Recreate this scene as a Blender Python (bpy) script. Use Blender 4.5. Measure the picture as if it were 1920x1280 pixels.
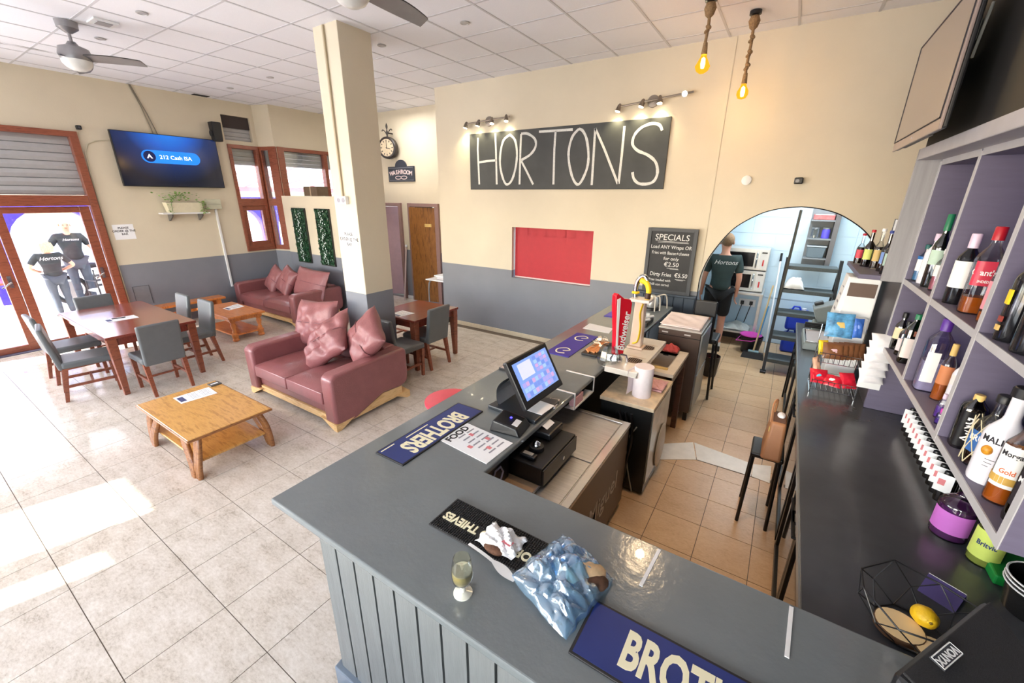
import bpy, bmesh, math, random
from mathutils import Matrix, Vector
random.seed(7)
PI = math.pi
for o in list(bpy.data.objects):
    bpy.data.objects.remove(o, do_unlink=True)
SC = bpy.context.scene
COL = SC.collection
R_ = math.radians

# ------------------------------------------------------------------ camera
cam_d = bpy.data.cameras.new('camera')
cam = bpy.data.objects.new('camera', cam_d)
COL.objects.link(cam)
SC.camera = cam
F_PX = 775.754
cam_d.sensor_width = 36.0
cam_d.lens = F_PX / 1920 * 36.0
cam_d.clip_start = 0.05
YAW, PITCH, ROLL = R_(32.7872), R_(19.2197), R_(0.5194)
_f = Vector((-math.sin(YAW), math.cos(YAW), 0)); _r = Vector((math.cos(YAW), math.sin(YAW), 0)); _u = Vector((0, 0, 1))
_f2 = _f * math.cos(PITCH) - _u * math.sin(PITCH)
_u2 = _u * math.cos(PITCH) + _f * math.sin(PITCH)
_r3 = _r * math.cos(ROLL) + _u2 * math.sin(ROLL)
_u3 = _u2 * math.cos(ROLL) - _r * math.sin(ROLL)
CAMP = Vector((0, 0, 2.25))
cam.matrix_world = Matrix(((_r3.x, _u3.x, -_f2.x, 0), (_r3.y, _u3.y, -_f2.y, 0), (_r3.z, _u3.z, -_f2.z, 2.25), (0, 0, 0, 1)))

def seen(x, y, z, m=60):
    """is this point of the room inside the view (used only to skip tiles nobody sees)"""
    q = Vector((x, y, z)) - CAMP
    d = q.dot(_f2)
    if d < 0.1:
        return False
    px = 960 + F_PX * q.dot(_r3) / d
    py = 640 - F_PX * q.dot(_u3) / d
    return -m < px < 1920 + m and -m < py < 1280 + m

# ------------------------------------------------------------------ light, sky, exposure
SC.view_settings.view_transform = 'Standard'
SC.view_settings.look = 'None'
SC.view_settings.exposure = 0.05
SC.view_settings.gamma = 1.0
SC.view_settings.use_curve_mapping = False
try:
    SC.cycles.transparent_max_bounces = 32
except Exception:
    pass
W = bpy.data.worlds.new('sky'); SC.world = W
W.use_nodes = True
wn = W.node_tree.nodes; wl = W.node_tree.links
wn.clear()
wo = wn.new('ShaderNodeOutputWorld'); wb = wn.new('ShaderNodeBackground'); ws = wn.new('ShaderNodeTexSky')
ws.sky_type = 'NISHITA'; ws.sun_disc = False; ws.sun_elevation = R_(40); ws.sun_rotation = R_(200); ws.air_density = 1.0; ws.dust_density = 2.0
wb.inputs[1].default_value = 1.5
wl.new(ws.outputs[0], wb.inputs[0]); wl.new(wb.outputs[0], wo.inputs[0])

def aim(o, d):
    o.rotation_euler = Vector(d).to_track_quat('-Z', 'Y').to_euler()
def lamp(name, kind, loc, power, col=(1, 1, 1), d=None, **k):
    l = bpy.data.lights.new(name, kind); l.energy = power; l.color = col
    for a, v in k.items():
        setattr(l, a, v)
    o = bpy.data.objects.new(name, l); COL.objects.link(o); o.location = loc
    if d: aim(o, d)
    return o
SUN_D = (0.2, 0.7, -0.5)
lamp('sun', 'SUN', (-3, -8, 8), 22.0, (1.0, 0.95, 0.87), SUN_D, angle=R_(0.6))
# area lamps stand in for daylight at unseen front windows, tilted to lift the ceiling
lamp('window_fill', 'AREA', (-6.3, -2.85, 1.9), 92, (0.88, 0.95, 1.0), (0, 1, 0.3), shape='RECTANGLE', size=4.6, size_y=2.6)
lamp('window_fill', 'AREA', (-1.2, -2.85, 1.9), 120, (0.88, 0.95, 1.0), (0, 1, 0.3), shape='RECTANGLE', size=4.2, size_y=2.6)
lamp('side_opening_fill', 'AREA', (-9.2, -1.6, 1.6), 120, (0.86, 0.94, 1.0), (1, 0.1, 0.25), shape='RECTANGLE', size=2.4, size_y=2.4)  # fill lamp in an out-of-view opening added beside the entrance
lamp('kitchen_tube_light', 'AREA', (0.2, 6.9, 2.85), 52, (0.86, 0.95, 1.0), (0, 0, -1), shape='RECTANGLE', size=1.2, size_y=0.5)
lamp('corridor_light', 'AREA', (-6.6, 5.9, 3.8), 26, (1.0, 0.97, 0.93), (0, 0, -1), shape='RECTANGLE', size=0.8, size_y=0.6)
lamp('bar_spot', 'SPOT', (-0.35, 2.6, 3.8), 85, (1.0, 0.62, 0.3), (0.0, 0.05, -1), spot_size=R_(60), spot_blend=0.6, shadow_soft_size=0.06)
lamp('bar_spot', 'SPOT', (-0.81, 4.25, 3.86), 46, (1.0, 0.72, 0.42), (0.1, -0.25, -1), spot_size=R_(115), spot_blend=0.6, shadow_soft_size=0.05)

# ------------------------------------------------------------------ materials
def lin(c):
    return tuple(((v / 255) / 12.92 if v / 255 <= 0.04045 else ((v / 255 + 0.055) / 1.055) ** 2.4) for v in c)
MATS = {}
def base(name):
    m = bpy.data.materials.new(name); m.use_nodes = True
    n = m.node_tree.nodes; l = m.node_tree.links
    return m, n, l, n['Principled BSDF']
def coords(n, kind):
    if kind == 'world':
        return n.new('ShaderNodeNewGeometry').outputs['Position']
    return n.new('ShaderNodeTexCoord').outputs['Object']
def noise(n, l, co, scale, detail=3, rough=0.6, stretch=None):
    if stretch:
        mp = n.new('ShaderNodeMapping'); mp.inputs['Scale'].default_value = stretch
        l.new(co, mp.inputs[0]); co = mp.outputs[0]
    t = n.new('ShaderNodeTexNoise'); t.inputs['Scale'].default_value = scale
    t.inputs['Detail'].default_value = detail; t.inputs['Roughness'].default_value = rough
    l.new(co, t.inputs['Vector'])
    return t.outputs[0]
def ramp(n, l, src, stops):
    r = n.new('ShaderNodeValToRGB')
    e = r.color_ramp.elements
    while len(e) < len(stops): e.new(0.5)
    for i, (p, c) in enumerate(stops):
        e[i].position = p; e[i].color = (*c, 1)
    l.new(src, r.inputs[0])
    return r.outputs[0]
def sc(c, k):
    return tuple(min(1, v * k) for v in c)
def mk(name, rgb, rough=0.5, metal=0.0, var=0.05, scale=12, bump=0.0, bscale=None, coat=0.0, spec=0.5, emit=None, estr=0, stretch=None, co='obj', sheen=0):
    if name in MATS: return MATS[name]
    m, n, l, b = base(name)
    c = lin(rgb)
    b.inputs['Roughness'].default_value = rough; b.inputs['Metallic'].default_value = metal
    b.inputs['Specular IOR Level'].default_value = spec
    b.inputs['Coat Weight'].default_value = coat
    b.inputs['Sheen Weight'].default_value = sheen
    if var > 0 or bump > 0:
        nz = noise(n, l, coords(n, co), scale, stretch=stretch)
        l.new(ramp(n, l, nz, [(0.3, sc(c, 1 - var)), (0.7, sc(c, 1 + var))]), b.inputs['Base Color'])
        if bump > 0:
            bp = n.new('ShaderNodeBump'); bp.inputs['Strength'].default_value = bump; bp.inputs['Distance'].default_value = 0.01
            l.new(noise(n, l, coords(n, co), bscale or scale * 3, stretch=stretch), bp.inputs['Height']); l.new(bp.outputs[0], b.inputs['Normal'])
    else:
        b.inputs['Base Color'].default_value = (*c, 1)
    if emit:
        b.inputs['Emission Color'].default_value = (*lin(emit), 1); b.inputs['Emission Strength'].default_value = estr
    MATS[name] = m
    return m
def wood(name, a, b_, rough=0.35, stretch=(2, 18, 2), scale=2.0, coat=0.3):
    m, n, l, b = base(name)
    nz = noise(n, l, coords(n, 'obj'), scale, 6, 0.65, stretch)
    l.new(ramp(n, l, nz, [(0.3, lin(a)), (0.5, lin(b_)), (0.62, sc(lin(a), 0.9)), (0.75, lin(b_))]), b.inputs['Base Color'])
    b.inputs['Roughness'].default_value = rough; b.inputs['Coat Weight'].default_value = coat; b.inputs['Coat Roughness'].default_value = 0.15
    MATS[name] = m
    return m
def glassy(name, tint, gloss=0.12, rough=0.03):
    m, n, l, b = base(name)
    n.remove(b)
    o = [x for x in n if x.type == 'OUTPUT_MATERIAL'][0]
    tr = n.new('ShaderNodeBsdfTransparent'); tr.inputs[0].default_value = (*lin(tint), 1)
    gl = n.new('ShaderNodeBsdfGlossy'); gl.inputs['Roughness'].default_value = rough
    lw = n.new('ShaderNodeLayerWeight'); lw.inputs[0].default_value = 0.35
    ad = n.new('ShaderNodeMath'); ad.operation = 'MULTIPLY_ADD'; ad.inputs[1].default_value = 0.6; ad.inputs[2].default_value = gloss
    l.new(lw.outputs['Fresnel'], ad.inputs[0])
    mx = n.new('ShaderNodeMixShader')
    l.new(ad.outputs[0], mx.inputs[0]); l.new(tr.outputs[0], mx.inputs[1]); l.new(gl.outputs[0], mx.inputs[2]); l.new(mx.outputs[0], o.inputs[0])
    MATS[name] = m
    return m
def two_tone(name, low, high, h=1.12):
    m, n, l, b = base(name)
    co = coords(n, 'world')
    sx = n.new('ShaderNodeSeparateXYZ'); l.new(co, sx.inputs[0])
    gt = n.new('ShaderNodeMath'); gt.operation = 'GREATER_THAN'; gt.inputs[1].default_value = h; l.new(sx.outputs[2], gt.inputs[0])
    nz = noise(n, l, co, 1.6, 4)
    lo = ramp(n, l, nz, [(0.3, sc(lin(low), 0.94)), (0.7, sc(lin(low), 1.06))])
    hi = ramp(n, l, nz, [(0.3, sc(lin(high), 0.97)), (0.7, sc(lin(high), 1.03))])
    mx = n.new('ShaderNodeMix'); mx.data_type = 'RGBA'
    l.new(gt.outputs[0], mx.inputs[0]); l.new(lo, mx.inputs[6]); l.new(hi, mx.inputs[7])
    l.new(mx.outputs[2], b.inputs['Base Color']); b.inputs['Roughness'].default_value = 0.55
    bp = n.new('ShaderNodeBump'); bp.inputs['Strength'].default_value = 0.12; bp.inputs['Distance'].default_value = 0.01
    l.new(noise(n, l, co, 60, 3), bp.inputs['Height']); l.new(bp.outputs[0], b.inputs['Normal'])
    MATS[name] = m
    return m
def tile_mat(name, c1, c2, c3, rough, rnd=0.022, scale=5.0, stretch=(1, 2.0, 1), fine=34):
    m, n, l, b = base(name)
    co = coords(n, 'world')
    nz = noise(n, l, co, scale, 8, 0.7, stretch)
    fz = noise(n, l, co, fine, 6, 0.75, stretch)
    mixf = n.new('ShaderNodeMath'); mixf.operation = 'MULTIPLY_ADD'; mixf.inputs[1].default_value = 0.5; l.new(fz, mixf.inputs[0])
    hf = n.new('ShaderNodeMath'); hf.operation = 'MULTIPLY'; hf.inputs[1].default_value = 0.5; l.new(nz, hf.inputs[0]); l.new(hf.outputs[0], mixf.inputs[2])
    col = ramp(n, l, mixf.outputs[0], [(0.36, lin(c1)), (0.47, lin(c2)), (0.6, lin(c3))])
    oi = n.new('ShaderNodeObjectInfo')
    mp = n.new('ShaderNodeMapRange'); mp.inputs[3].default_value = 1 - rnd; mp.inputs[4].default_value = 1 + rnd; l.new(oi.outputs['Random'], mp.inputs[0])
    hs = n.new('ShaderNodeHueSaturation'); l.new(mp.outputs[0], hs.inputs['Value']); l.new(col, hs.inputs['Color'])
    l.new(hs.outputs[0], b.inputs['Base Color'])
    b.inputs['Roughness'].default_value = rough
    rr = n.new('ShaderNodeMapRange'); rr.inputs[3].default_value = rough * 0.6; rr.inputs[4].default_value = rough * 1.7; l.new(nz, rr.inputs[0]); l.new(rr.outputs[0], b.inputs['Roughness'])
    MATS[name] = m
    return m

wall_m = two_tone('painted_wall', (130, 132, 140), (220, 208, 184))
tile_m = tile_mat('marbled_tile', (170, 158, 143), (204, 194, 181), (222, 214, 204), 0.12)
grout_m = mk('grout', (110, 98, 88), 0.9)
bartile_m = tile_mat('bar_tile', (196, 158, 118), (212, 176, 136), (222, 190, 152), 0.3, 0.05, 2.0)
white_tile_m = mk('white_marble', (248, 246, 242), 0.3)
ceil_m = mk('ceiling_board', (242, 242, 248), 0.85, var=0.03, scale=180, bump=0.3, bscale=260, co='world')
grid_m = mk('ceiling_bar', (206, 205, 210), 0.6, var=0)
base_m = mk('skirting_stone', (222, 206, 178), 0.35, scale=20)
brown_m = wood('door_brown', (128, 66, 46), (150, 82, 58), 0.35, (2, 2, 14), 3.0, 0.4)
oakdoor_m = wood('oak_door', (120, 74, 30), (158, 102, 44), 0.4, (9, 9, 1.2), 3.0)
mauve_m = mk('mauve_paint', (150, 118, 112), 0.45)
slat_m = mk('shutter_metal', (176, 176, 178), 0.45, 0.2, var=0.04)
black_m = mk('black_plastic', (24, 24, 27), 0.38, var=0.03)
blackwall_m = mk('black_wall', (20, 19, 18), 0.6)
glass_m = glassy('window_glass', (250, 252, 252), 0.04)
clear_m = glassy('clear_glass', (248, 250, 250), 0.06)
green_g = glassy('green_glass', (40, 110, 60), 0.14)
brown_g = glassy('brown_glass', (92, 52, 26), 0.14)
dark_g = glassy('dark_glass', (26, 26, 32), 0.16)
lilac_g = glassy('lilac_glass', (224, 220, 242), 0.10)
leather_m = mk('burgundy_leather', (142, 86, 86), 0.28, var=0.10, scale=7, bump=0.25, bscale=90, coat=0.15)
oak_m = wood('oak', (196, 138, 66), (222, 168, 92), 0.32, (1.5, 9, 2), 3.2, 0.4)
oakleg_m = wood('oak_legs', (128, 78, 40), (162, 106, 58), 0.4, (3, 3, 12), 3.0, 0.3)
pine_m = wood('orange_pine', (206, 116, 52), (226, 140, 70), 0.3, (1.5, 9, 2), 2.2, 0.5)
mahog_m = wood('mahogany', (112, 46, 34), (136, 60, 44), 0.22, (1.2, 10, 2), 2.0, 0.7)
chairleg_m = wood('chair_leg_wood', (124, 64, 44), (150, 82, 56), 0.35, (3, 3, 12), 3.0)
grey_pu = mk('grey_leatherette', (100, 103, 104), 0.38, var=0.05, bump=0.12, bscale=120)
beech_m = wood('beech', (218, 172, 112), (234, 194, 138), 0.4, (2, 2, 10), 2.5, 0.2)
bartop_m = mk('bar_paint', (118, 124, 126), 0.17, var=0.05, scale=3, bump=0.1, bscale=30, coat=0.2)
plank_m = mk('plank_paint', (116, 119, 119), 0.38, var=0.14, scale=3, stretch=(14, 14, 1), bump=0.2, bscale=14)
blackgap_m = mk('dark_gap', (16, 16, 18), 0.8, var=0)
backtop_m = mk('black_worktop', (66, 69, 74), 0.25, var=0.1, scale=5, coat=0.1)
shelf_m = mk('shelf_grey', (102, 96, 118), 0.5, var=0.05, scale=4, stretch=(2, 2, 14))  # purple tint puts a coloured glow into the board colour
shelfin_m = mk('shelf_lilac_grey', (84, 66, 158), 0.55, var=0.05)
navy_m = mk('navy_paint', (62, 74, 88), 0.45)
steel_m = mk('brushed_steel', (204, 201, 197), 0.32, 0.7, var=0.12, scale=5, stretch=(1, 14, 1))
chrome_m = mk('chrome', (212, 214, 216), 0.12, 1.0, var=0)
white_m = mk('white_plastic', (238, 238, 238), 0.4, var=0.02)
paper_m = mk('paper', (246, 246, 248), 0.7, var=0.01)
ink_m = mk('ink', (40, 38, 44), 0.7, var=0)
greyink_m = mk('grey_print', (150, 148, 158), 0.7, var=0)
red_m = mk('red_print', (206, 46, 52), 0.5, var=0.03)
chalk_m = mk('chalk', (226, 226, 222), 0.9, var=0.12, scale=60)
board_m = mk('chalkboard', (66, 68, 68), 0.6, var=0.18, scale=3)
redblind_m = mk('red_blind', (190, 40, 52), 0.55, var=0.04)
blue_mat_m = mk('blue_rubber', (24, 46, 116), 0.45, var=0.04)
cream_m = mk('cream_print', (244, 236, 202), 0.6, var=0)
blackrub_m = mk('black_rubber', (30, 30, 33), 0.5, var=0.05)
skin_m = mk('skin', (218, 160, 136), 0.5, var=0.05)
hair_m = mk('fair_hair', (196, 164, 120), 0.6, var=0.2, scale=40)
tshirt_m = mk('black_tshirt', (38, 44, 48), 0.8, var=0.1)
jeans_m = mk('grey_jeans', (66, 74, 86), 0.8, var=0.1)
blackcloth_m = mk('black_cloth', (22, 22, 25), 0.85)
rope_m = mk('jute_rope', (150, 120, 84), 0.85, var=0.25, scale=70, bump=0.5, bscale=120)
amber_m = mk('amber_spirit', (170, 86, 22), 0.2, var=0.05)
bulb_m = mk('bulb_glow', (255, 190, 60), 0.3, var=0, emit=(255, 176, 60), estr=9)
fil_m = mk('filament_glow', (255, 240, 200), 0.3, var=0, emit=(255, 236, 190), estr=60)
spot_m = mk('spot_glow', (255, 245, 215), 0.3, var=0, emit=(255, 240, 205), estr=40)
leaf_m = mk('green_leaf', (72, 120, 48), 0.5, var=0.2)
darkleaf_m = mk('hedge_leaf', (26, 76, 42), 0.4, var=0.4, scale=30)
indigo_m = mk('indigo_wall', (66, 50, 190), 0.7, var=0.05)
pink_m = mk('pink_cloth', (226, 176, 178), 0.85, var=0.1, scale=30)
tan_m = mk('tan_leather', (176, 122, 82), 0.45, var=0.05, bump=0.1)
bluepl_m = mk('blue_plastic', (24, 60, 190), 0.35, var=0.03)
yellow_m = mk('yellow_print', (250, 214, 40), 0.45, var=0.02)
gold_m = mk('cork_gold', (222, 186, 112), 0.6, var=0.1)
purple_m = mk('purple_print', (92, 48, 150), 0.4, var=0.04)
magenta_m = mk('magenta_print', (214, 70, 180), 0.5, var=0.05)
green_m = mk('green_print', (20, 140, 60), 0.45, var=0.04)
fab_m = mk('speaker_cloth', (38, 38, 41), 0.85, var=0.12, scale=220, bump=0.4, bscale=300)
darkwood_m = wood('dark_sink_wood', (78, 48, 36), (100, 62, 46), 0.4, (3, 3, 12), 3)
darkbrown_m = mk('brown_panel', (92, 74, 64), 0.35, 0.2, var=0.06)
kwall_m = mk('kitchen_tile_white', (196, 218, 232), 0.25, var=0.03, co='world', scale=2)
# ------------------------------------------------------------------ mesh helpers
def at(o, x, y):
    o, x, y = Vector(o), Vector(x).normalized(), Vector(y)
    y = (y - x * y.dot(x)).normalized(); z = x.cross(y)
    return Matrix(((x.x, y.x, z.x, o.x), (x.y, y.y, z.y, o.y), (x.z, y.z, z.z, o.z), (0, 0, 0, 1)))
def rot(ax, deg, o=(0, 0, 0)):
    return Matrix.Translation(o) @ Matrix.Rotation(R_(deg), 4, ax)
class MB:
    def __init__(s, m=None):
        s.v = []; s.f = []; s.mi = []; s.k = 0; s.m = m
    def add(s, vs, fs):
        n = len(s.v)
        if s.m: vs = [s.m @ Vector(v) for v in vs]
        s.v += [tuple(v) for v in vs]
        s.f += [tuple(n + i for i in f) for f in fs]; s.mi += [s.k] * len(fs)
        return s
    def hexa(s, p):
        return s.add(p, [(3, 2, 1, 0), (4, 5, 6, 7), (0, 1, 5, 4), (1, 2, 6, 5), (2, 3, 7, 6), (3, 0, 4, 7)])
    def box(s, x0, x1, y0, y1, z0, z1):
        return s.hexa([(x0, y0, z0), (x1, y0, z0), (x1, y1, z0), (x0, y1, z0), (x0, y0, z1), (x1, y0, z1), (x1, y1, z1), (x0, y1, z1)])
    def cb(s, c, d, m=None):
        x, y, z = d[0] / 2, d[1] / 2, d[2] / 2
        p = [(-x, -y, -z), (x, -y, -z), (x, y, -z), (-x, y, -z), (-x, -y, z), (x, -y, z), (x, y, z), (-x, y, z)]
        return s.hexa([Vector(c) + (m @ Vector(q) if m else Vector(q)) for q in p])
    def taper(s, c0, d0, c1, d1):
        p = []
        for c, d in ((c0, d0), (c1, d1)):
            for a, b in ((-1, -1), (1, -1), (1, 1), (-1, 1)):
                p.append((c[0] + a * d[0] / 2, c[1] + b * d[1] / 2, c[2]))
        return s.hexa(p)
    def ring_tube(s, rings, caps=True, closed=False):
        n = len(rings[0]); vs = [p for r in rings for p in r]; fs = []
        K = len(rings)
        for i in range(K if closed else K - 1):
            a, b = i * n, ((i + 1) % K) * n
            for j in range(n):
                j2 = (j + 1) % n
                fs.append((a + j, a + j2, b + j2, b + j))
        if caps and not closed:
            fs.append(tuple(range(n - 1, -1, -1))); fs.append(tuple((K - 1) * n + j for j in range(n)))
        return s.add(vs, fs)
    def tube(s, pts, r, n=8, closed=False, flat=1.0):
        P = [Vector(p) for p in pts]; K = len(P); rings = []
        up = None
        for i in range(K):
            if closed: t = (P[(i + 1) % K] - P[i - 1])
            else: t = P[min(i + 1, K - 1)] - P[max(i - 1, 0)]
            t.normalize()
            if up is None:
                up = Vector((0, 0, 1)) if abs(t.z) < 0.9 else Vector((1, 0, 0))
            a = t.cross(up)
            if a.length < 1e-4: a = t.orthogonal()
            a.normalize(); b = a.cross(t).normalized(); up = b
            rr = r[i] if isinstance(r, (list, tuple)) else r
            rings.append([P[i] + a * (rr * math.cos(2 * PI * j / n)) + b * (rr * flat * math.sin(2 * PI * j / n)) for j in range(n)])
        return s.ring_tube(rings, True, closed)
    def cyl(s, p, q, r0, r1=None, n=16):
        return s.tube([p, q], [r0, r0 if r1 is None else r1], n)
    def lathe(s, prof, c=(0, 0, 0), n=20, sq=0):
        rings = []
        for r, z in prof:
            r = max(r, 1e-4)
            ring = []
            for j in range(n):
                a = 2 * PI * (j + 0.5) / n
                if sq:
                    k = 1 / (abs(math.cos(a)) ** sq + abs(math.sin(a)) ** sq) ** (1 / sq)
                else: k = 1
                ring.append((c[0] + r * k * math.cos(a), c[1] + r * k * math.sin(a), c[2] + z))
            rings.append(ring)
        return s.ring_tube(rings)
    def ell(s, c, d, m=None, nu=14, nv=9):
        rings = []
        for i in range(nv + 1):
            t = -PI / 2 + PI * i / nv
            rr = max(math.cos(t), 0.02)
            ring = []
            for j in range(nu):
                a = 2 * PI * j / nu
                p = Vector((d[0] * rr * math.cos(a), d[1] * rr * math.sin(a), d[2] * math.sin(t)))
                ring.append(Vector(c) + (m @ p if m else p))
            rings.append(ring)
        return s.ring_tube(rings)
    def prism(s, poly, h0, h1, ax='z'):
        def P(a, b, h):
            return {'z': (a, b, h), 'x': (h, a, b), 'y': (a, h, b)}[ax]
        n = len(poly)
        vs = [P(a, b, h0) for a, b in poly] + [P(a, b, h1) for a, b in poly]
        fs = [tuple(range(n - 1, -1, -1)), tuple(range(n, 2 * n))] + [(i, (i + 1) % n, n + (i + 1) % n, n + i) for i in range(n)]
        return s.add(vs, fs)
    def grid(s, fn, nu, nv):
        vs = [fn(i / nu, j / nv) for j in range(nv + 1) for i in range(nu + 1)]
        fs = [(j * (nu + 1) + i, j * (nu + 1) + i + 1, (j + 1) * (nu + 1) + i + 1, (j + 1) * (nu + 1) + i) for j in range(nv) for i in range(nu)]
        return s.add(vs, fs)
    def sheet(s, fn, nu, nv, t=0.002):
        """a sheet with thickness"""
        a = [Vector(fn(i / nu, j / nv)) for j in range(nv + 1) for i in range(nu + 1)]
        w = nu + 1
        q = [(j * w + i, j * w + i + 1, (j + 1) * w + i + 1, (j + 1) * w + i) for j in range(nv) for i in range(nu)]
        N = len(a)
        s.add(a + [p - Vector((0, 0, t)) for p in a], q + [tuple(N + i for i in reversed(f)) for f in q])
        return s
    def pillow(s, w, h, d, wr=0.0, seed=0, n=14, corner=0.08):
        """a cushion lying in local x (width), z (height), thickness along y"""
        rnd = random.Random(seed)
        ph = [rnd.uniform(0, 6.28) for _ in range(8)]
        def f(side):
            def g(u, v):
                x, z = 2 * u - 1, 2 * v - 1
                e = max(0.0, (1 - abs(x) ** 2.6)) * max(0.0, (1 - abs(z) ** 2.6))
                th = d * 0.5 * e ** 0.42
                pin = 1 - corner * (1 - abs(x)) * 0 - corner * (abs(x) * (1 - abs(z)) + abs(z) * (1 - abs(x)))
                wv = wr * d * (math.sin(5 * x + 3 * z + ph[0]) * 0.5 + math.sin(9 * z - 4 * x + ph[1]) * 0.4 + math.sin(13 * x + 6 * z + ph[2]) * 0.3) * e
                return (x * w / 2 * pin, side * (th + wv * 0.5), z * h / 2 * pin)
            return g
        s.grid(f(-1), n, n)
        k = len(s.f)
        s.grid(f(1), n, n)
        s.f[k:] = [tuple(reversed(q)) for q in s.f[k:]]
        return s
def link(name, me, parent=None, loc=None):
    o = bpy.data.objects.new(name, me); COL.objects.link(o)
    if parent: o.parent = parent
    if loc: o.location = loc
    return o
def mesh(name, b, mats, smooth=None):
    me = bpy.data.meshes.new(name)
    me.from_pydata(b.v, [], b.f)
    for m in (mats if isinstance(mats, (list, tuple)) else [mats]):
        me.materials.append(m)
    if any(b.mi):
        me.polygons.foreach_set('material_index', b.mi)
    bm = bmesh.new(); bm.from_mesh(me)
    bmesh.ops.remove_doubles(bm, verts=bm.verts, dist=1e-5)
    bmesh.ops.recalc_face_normals(bm, faces=bm.faces)
    bm.to_mesh(me); bm.free()
    if smooth is not None:
        me.polygons.foreach_set('use_smooth', [True] * len(me.polygons))
        me.set_sharp_from_angle(angle=R_(smooth))
    me.update()
    return me
def ob(name, b, mats, parent=None, smooth=None, bevel=0, loc=None, seg=2):
    o = link(name, mesh(name, b, mats, smooth), parent, loc)
    if bevel:
        md = o.modifiers.new('bevel', 'BEVEL'); md.width = bevel; md.segments = seg; md.limit_method = 'ANGLE'; md.angle_limit = R_(40)
    return o
def tag(o, label, cat, group=None):
    o['label'] = label; o['category'] = cat
    if group: o['group'] = group
    return o
def thing(name, label, cat, loc=(0, 0, 0), rz=0, group=None):
    o = bpy.data.objects.new(name, None); COL.objects.link(o)
    o.location = loc; o.rotation_euler = (0, 0, R_(rz)); o.empty_display_size = 0.05
    return tag(o, label, cat, group)
def struct(o):
    o['kind'] = 'structure'; return o
def dup(root, loc, rz=None, label=None, group=None):
    r = root.copy(); COL.objects.link(r); r.location = loc
    if rz is not None: r.rotation_euler = (0, 0, R_(rz))
    if label: r['label'] = label
    if group: r['group'] = group
    for ch in list(root.children):
        c = ch.copy(); COL.objects.link(c); c.parent = r
        for g in ch.children:
            d = g.copy(); COL.objects.link(d); d.parent = c
    return r
_tc = {}
def txt(s, size, mat, m, parent=None, name='lettering', align='CENTER', ext=0.0006, bold=0.0, sx=1.0, shear=0.0):
    key = (s, size, align, ext, bold, sx, shear, mat.name)
    me = _tc.get(key)
    if me is None:
        cu = bpy.data.curves.new('t', 'FONT'); cu.body = s; cu.size = size; cu.align_x = align; cu.align_y = 'CENTER'
        cu.extrude = ext; cu.offset = bold * size; cu.shear = shear; cu.resolution_u = 3
        t = bpy.data.objects.new('t', cu); COL.objects.link(t)
        dg = bpy.context.evaluated_depsgraph_get()
        me = bpy.data.meshes.new_from_object(t.evaluated_get(dg))
        bpy.data.objects.remove(t, do_unlink=True)
        if sx != 1.0:
            for v in me.vertices: v.co.x *= sx
        me.materials.clear(); me.materials.append(mat)
        me.name = name
        _tc[key] = me
    o = link(name, me, parent)
    o.matrix_local = m
    return o
def stroke(b, pts, w, y):
    """chalk line: one flat ribbon on a plane of constant y"""
    P = [Vector(p) for p in pts]; n = len(P); A = []; B = []
    for i in range(n):
        t = (P[min(i + 1, n - 1)] - P[max(i - 1, 0)])
        if t.length < 1e-6: t = P[i] - P[i - 1]
        t.normalize(); nr = Vector((-t.y, t.x)) * (w / 2) * (0.88 + 0.24 * ((i * 7919) % 13) / 13)
        A.append(P[i] + nr); B.append(P[i] - nr)
    vs = []
    for yy in (y, y - 0.0015):
        vs += [(p.x, yy, p.y) for p in A] + [(p.x, yy, p.y) for p in B]
    fs = []
    o = 2 * n
    for i in range(n - 1):
        fs += [(o + i, o + i + 1, o + n + i + 1, o + n + i), (n + i, n + i + 1, i + 1, i), (i, i + 1, o + i + 1, o + i), (o + n + i, o + n + i + 1, n + i + 1, n + i)]
    fs += [(0, o, o + n, n), (n - 1, 2 * n - 1, o + 2 * n - 1, o + n - 1)]
    b.add(vs, fs)
def smooth_pts(p, k=6):
    out = []
    n = len(p)
    for i in range(n - 1):
        a, b, c, d = Vector(p[max(i - 1, 0)]), Vector(p[i]), Vector(p[i + 1]), Vector(p[min(i + 2, n - 1)])
        for j in range(k):
            t = j / k
            out.append(tuple(0.5 * ((2 * b) + (c - a) * t + (2 * a - 5 * b + 4 * c - d) * t * t + (3 * b - a - 3 * c + d) * t ** 3)))
    out.append(tuple(p[-1]))
    return out
def wall_rect(b, axis, c0, c1, u0, u1, z0, z1, holes):
    """a wall slab between c0..c1 on `axis`, spanning u and z, with rectangular holes (u0,u1,z0,z1)"""
    us = sorted({u0, u1, *[h for q in holes for h in q[:2] if u0 < h < u1]})
    zs = sorted({z0, z1, *[h for q in holes for h in q[2:] if z0 < h < z1]})
    for i in range(len(us) - 1):
        for j in range(len(zs) - 1):
            um, zm = (us[i] + us[i + 1]) / 2, (zs[j] + zs[j + 1]) / 2
            if any(h[0] < um < h[1] and h[2] < zm < h[3] for h in holes): continue
            if axis == 'x': b.box(c0, c1, us[i], us[i + 1], zs[j], zs[j + 1])
            else: b.box(us[i], us[i + 1], c0, c1, zs[j], zs[j + 1])
    return b
# ------------------------------------------------------------------ the setting
ZC = 3.895
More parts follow.
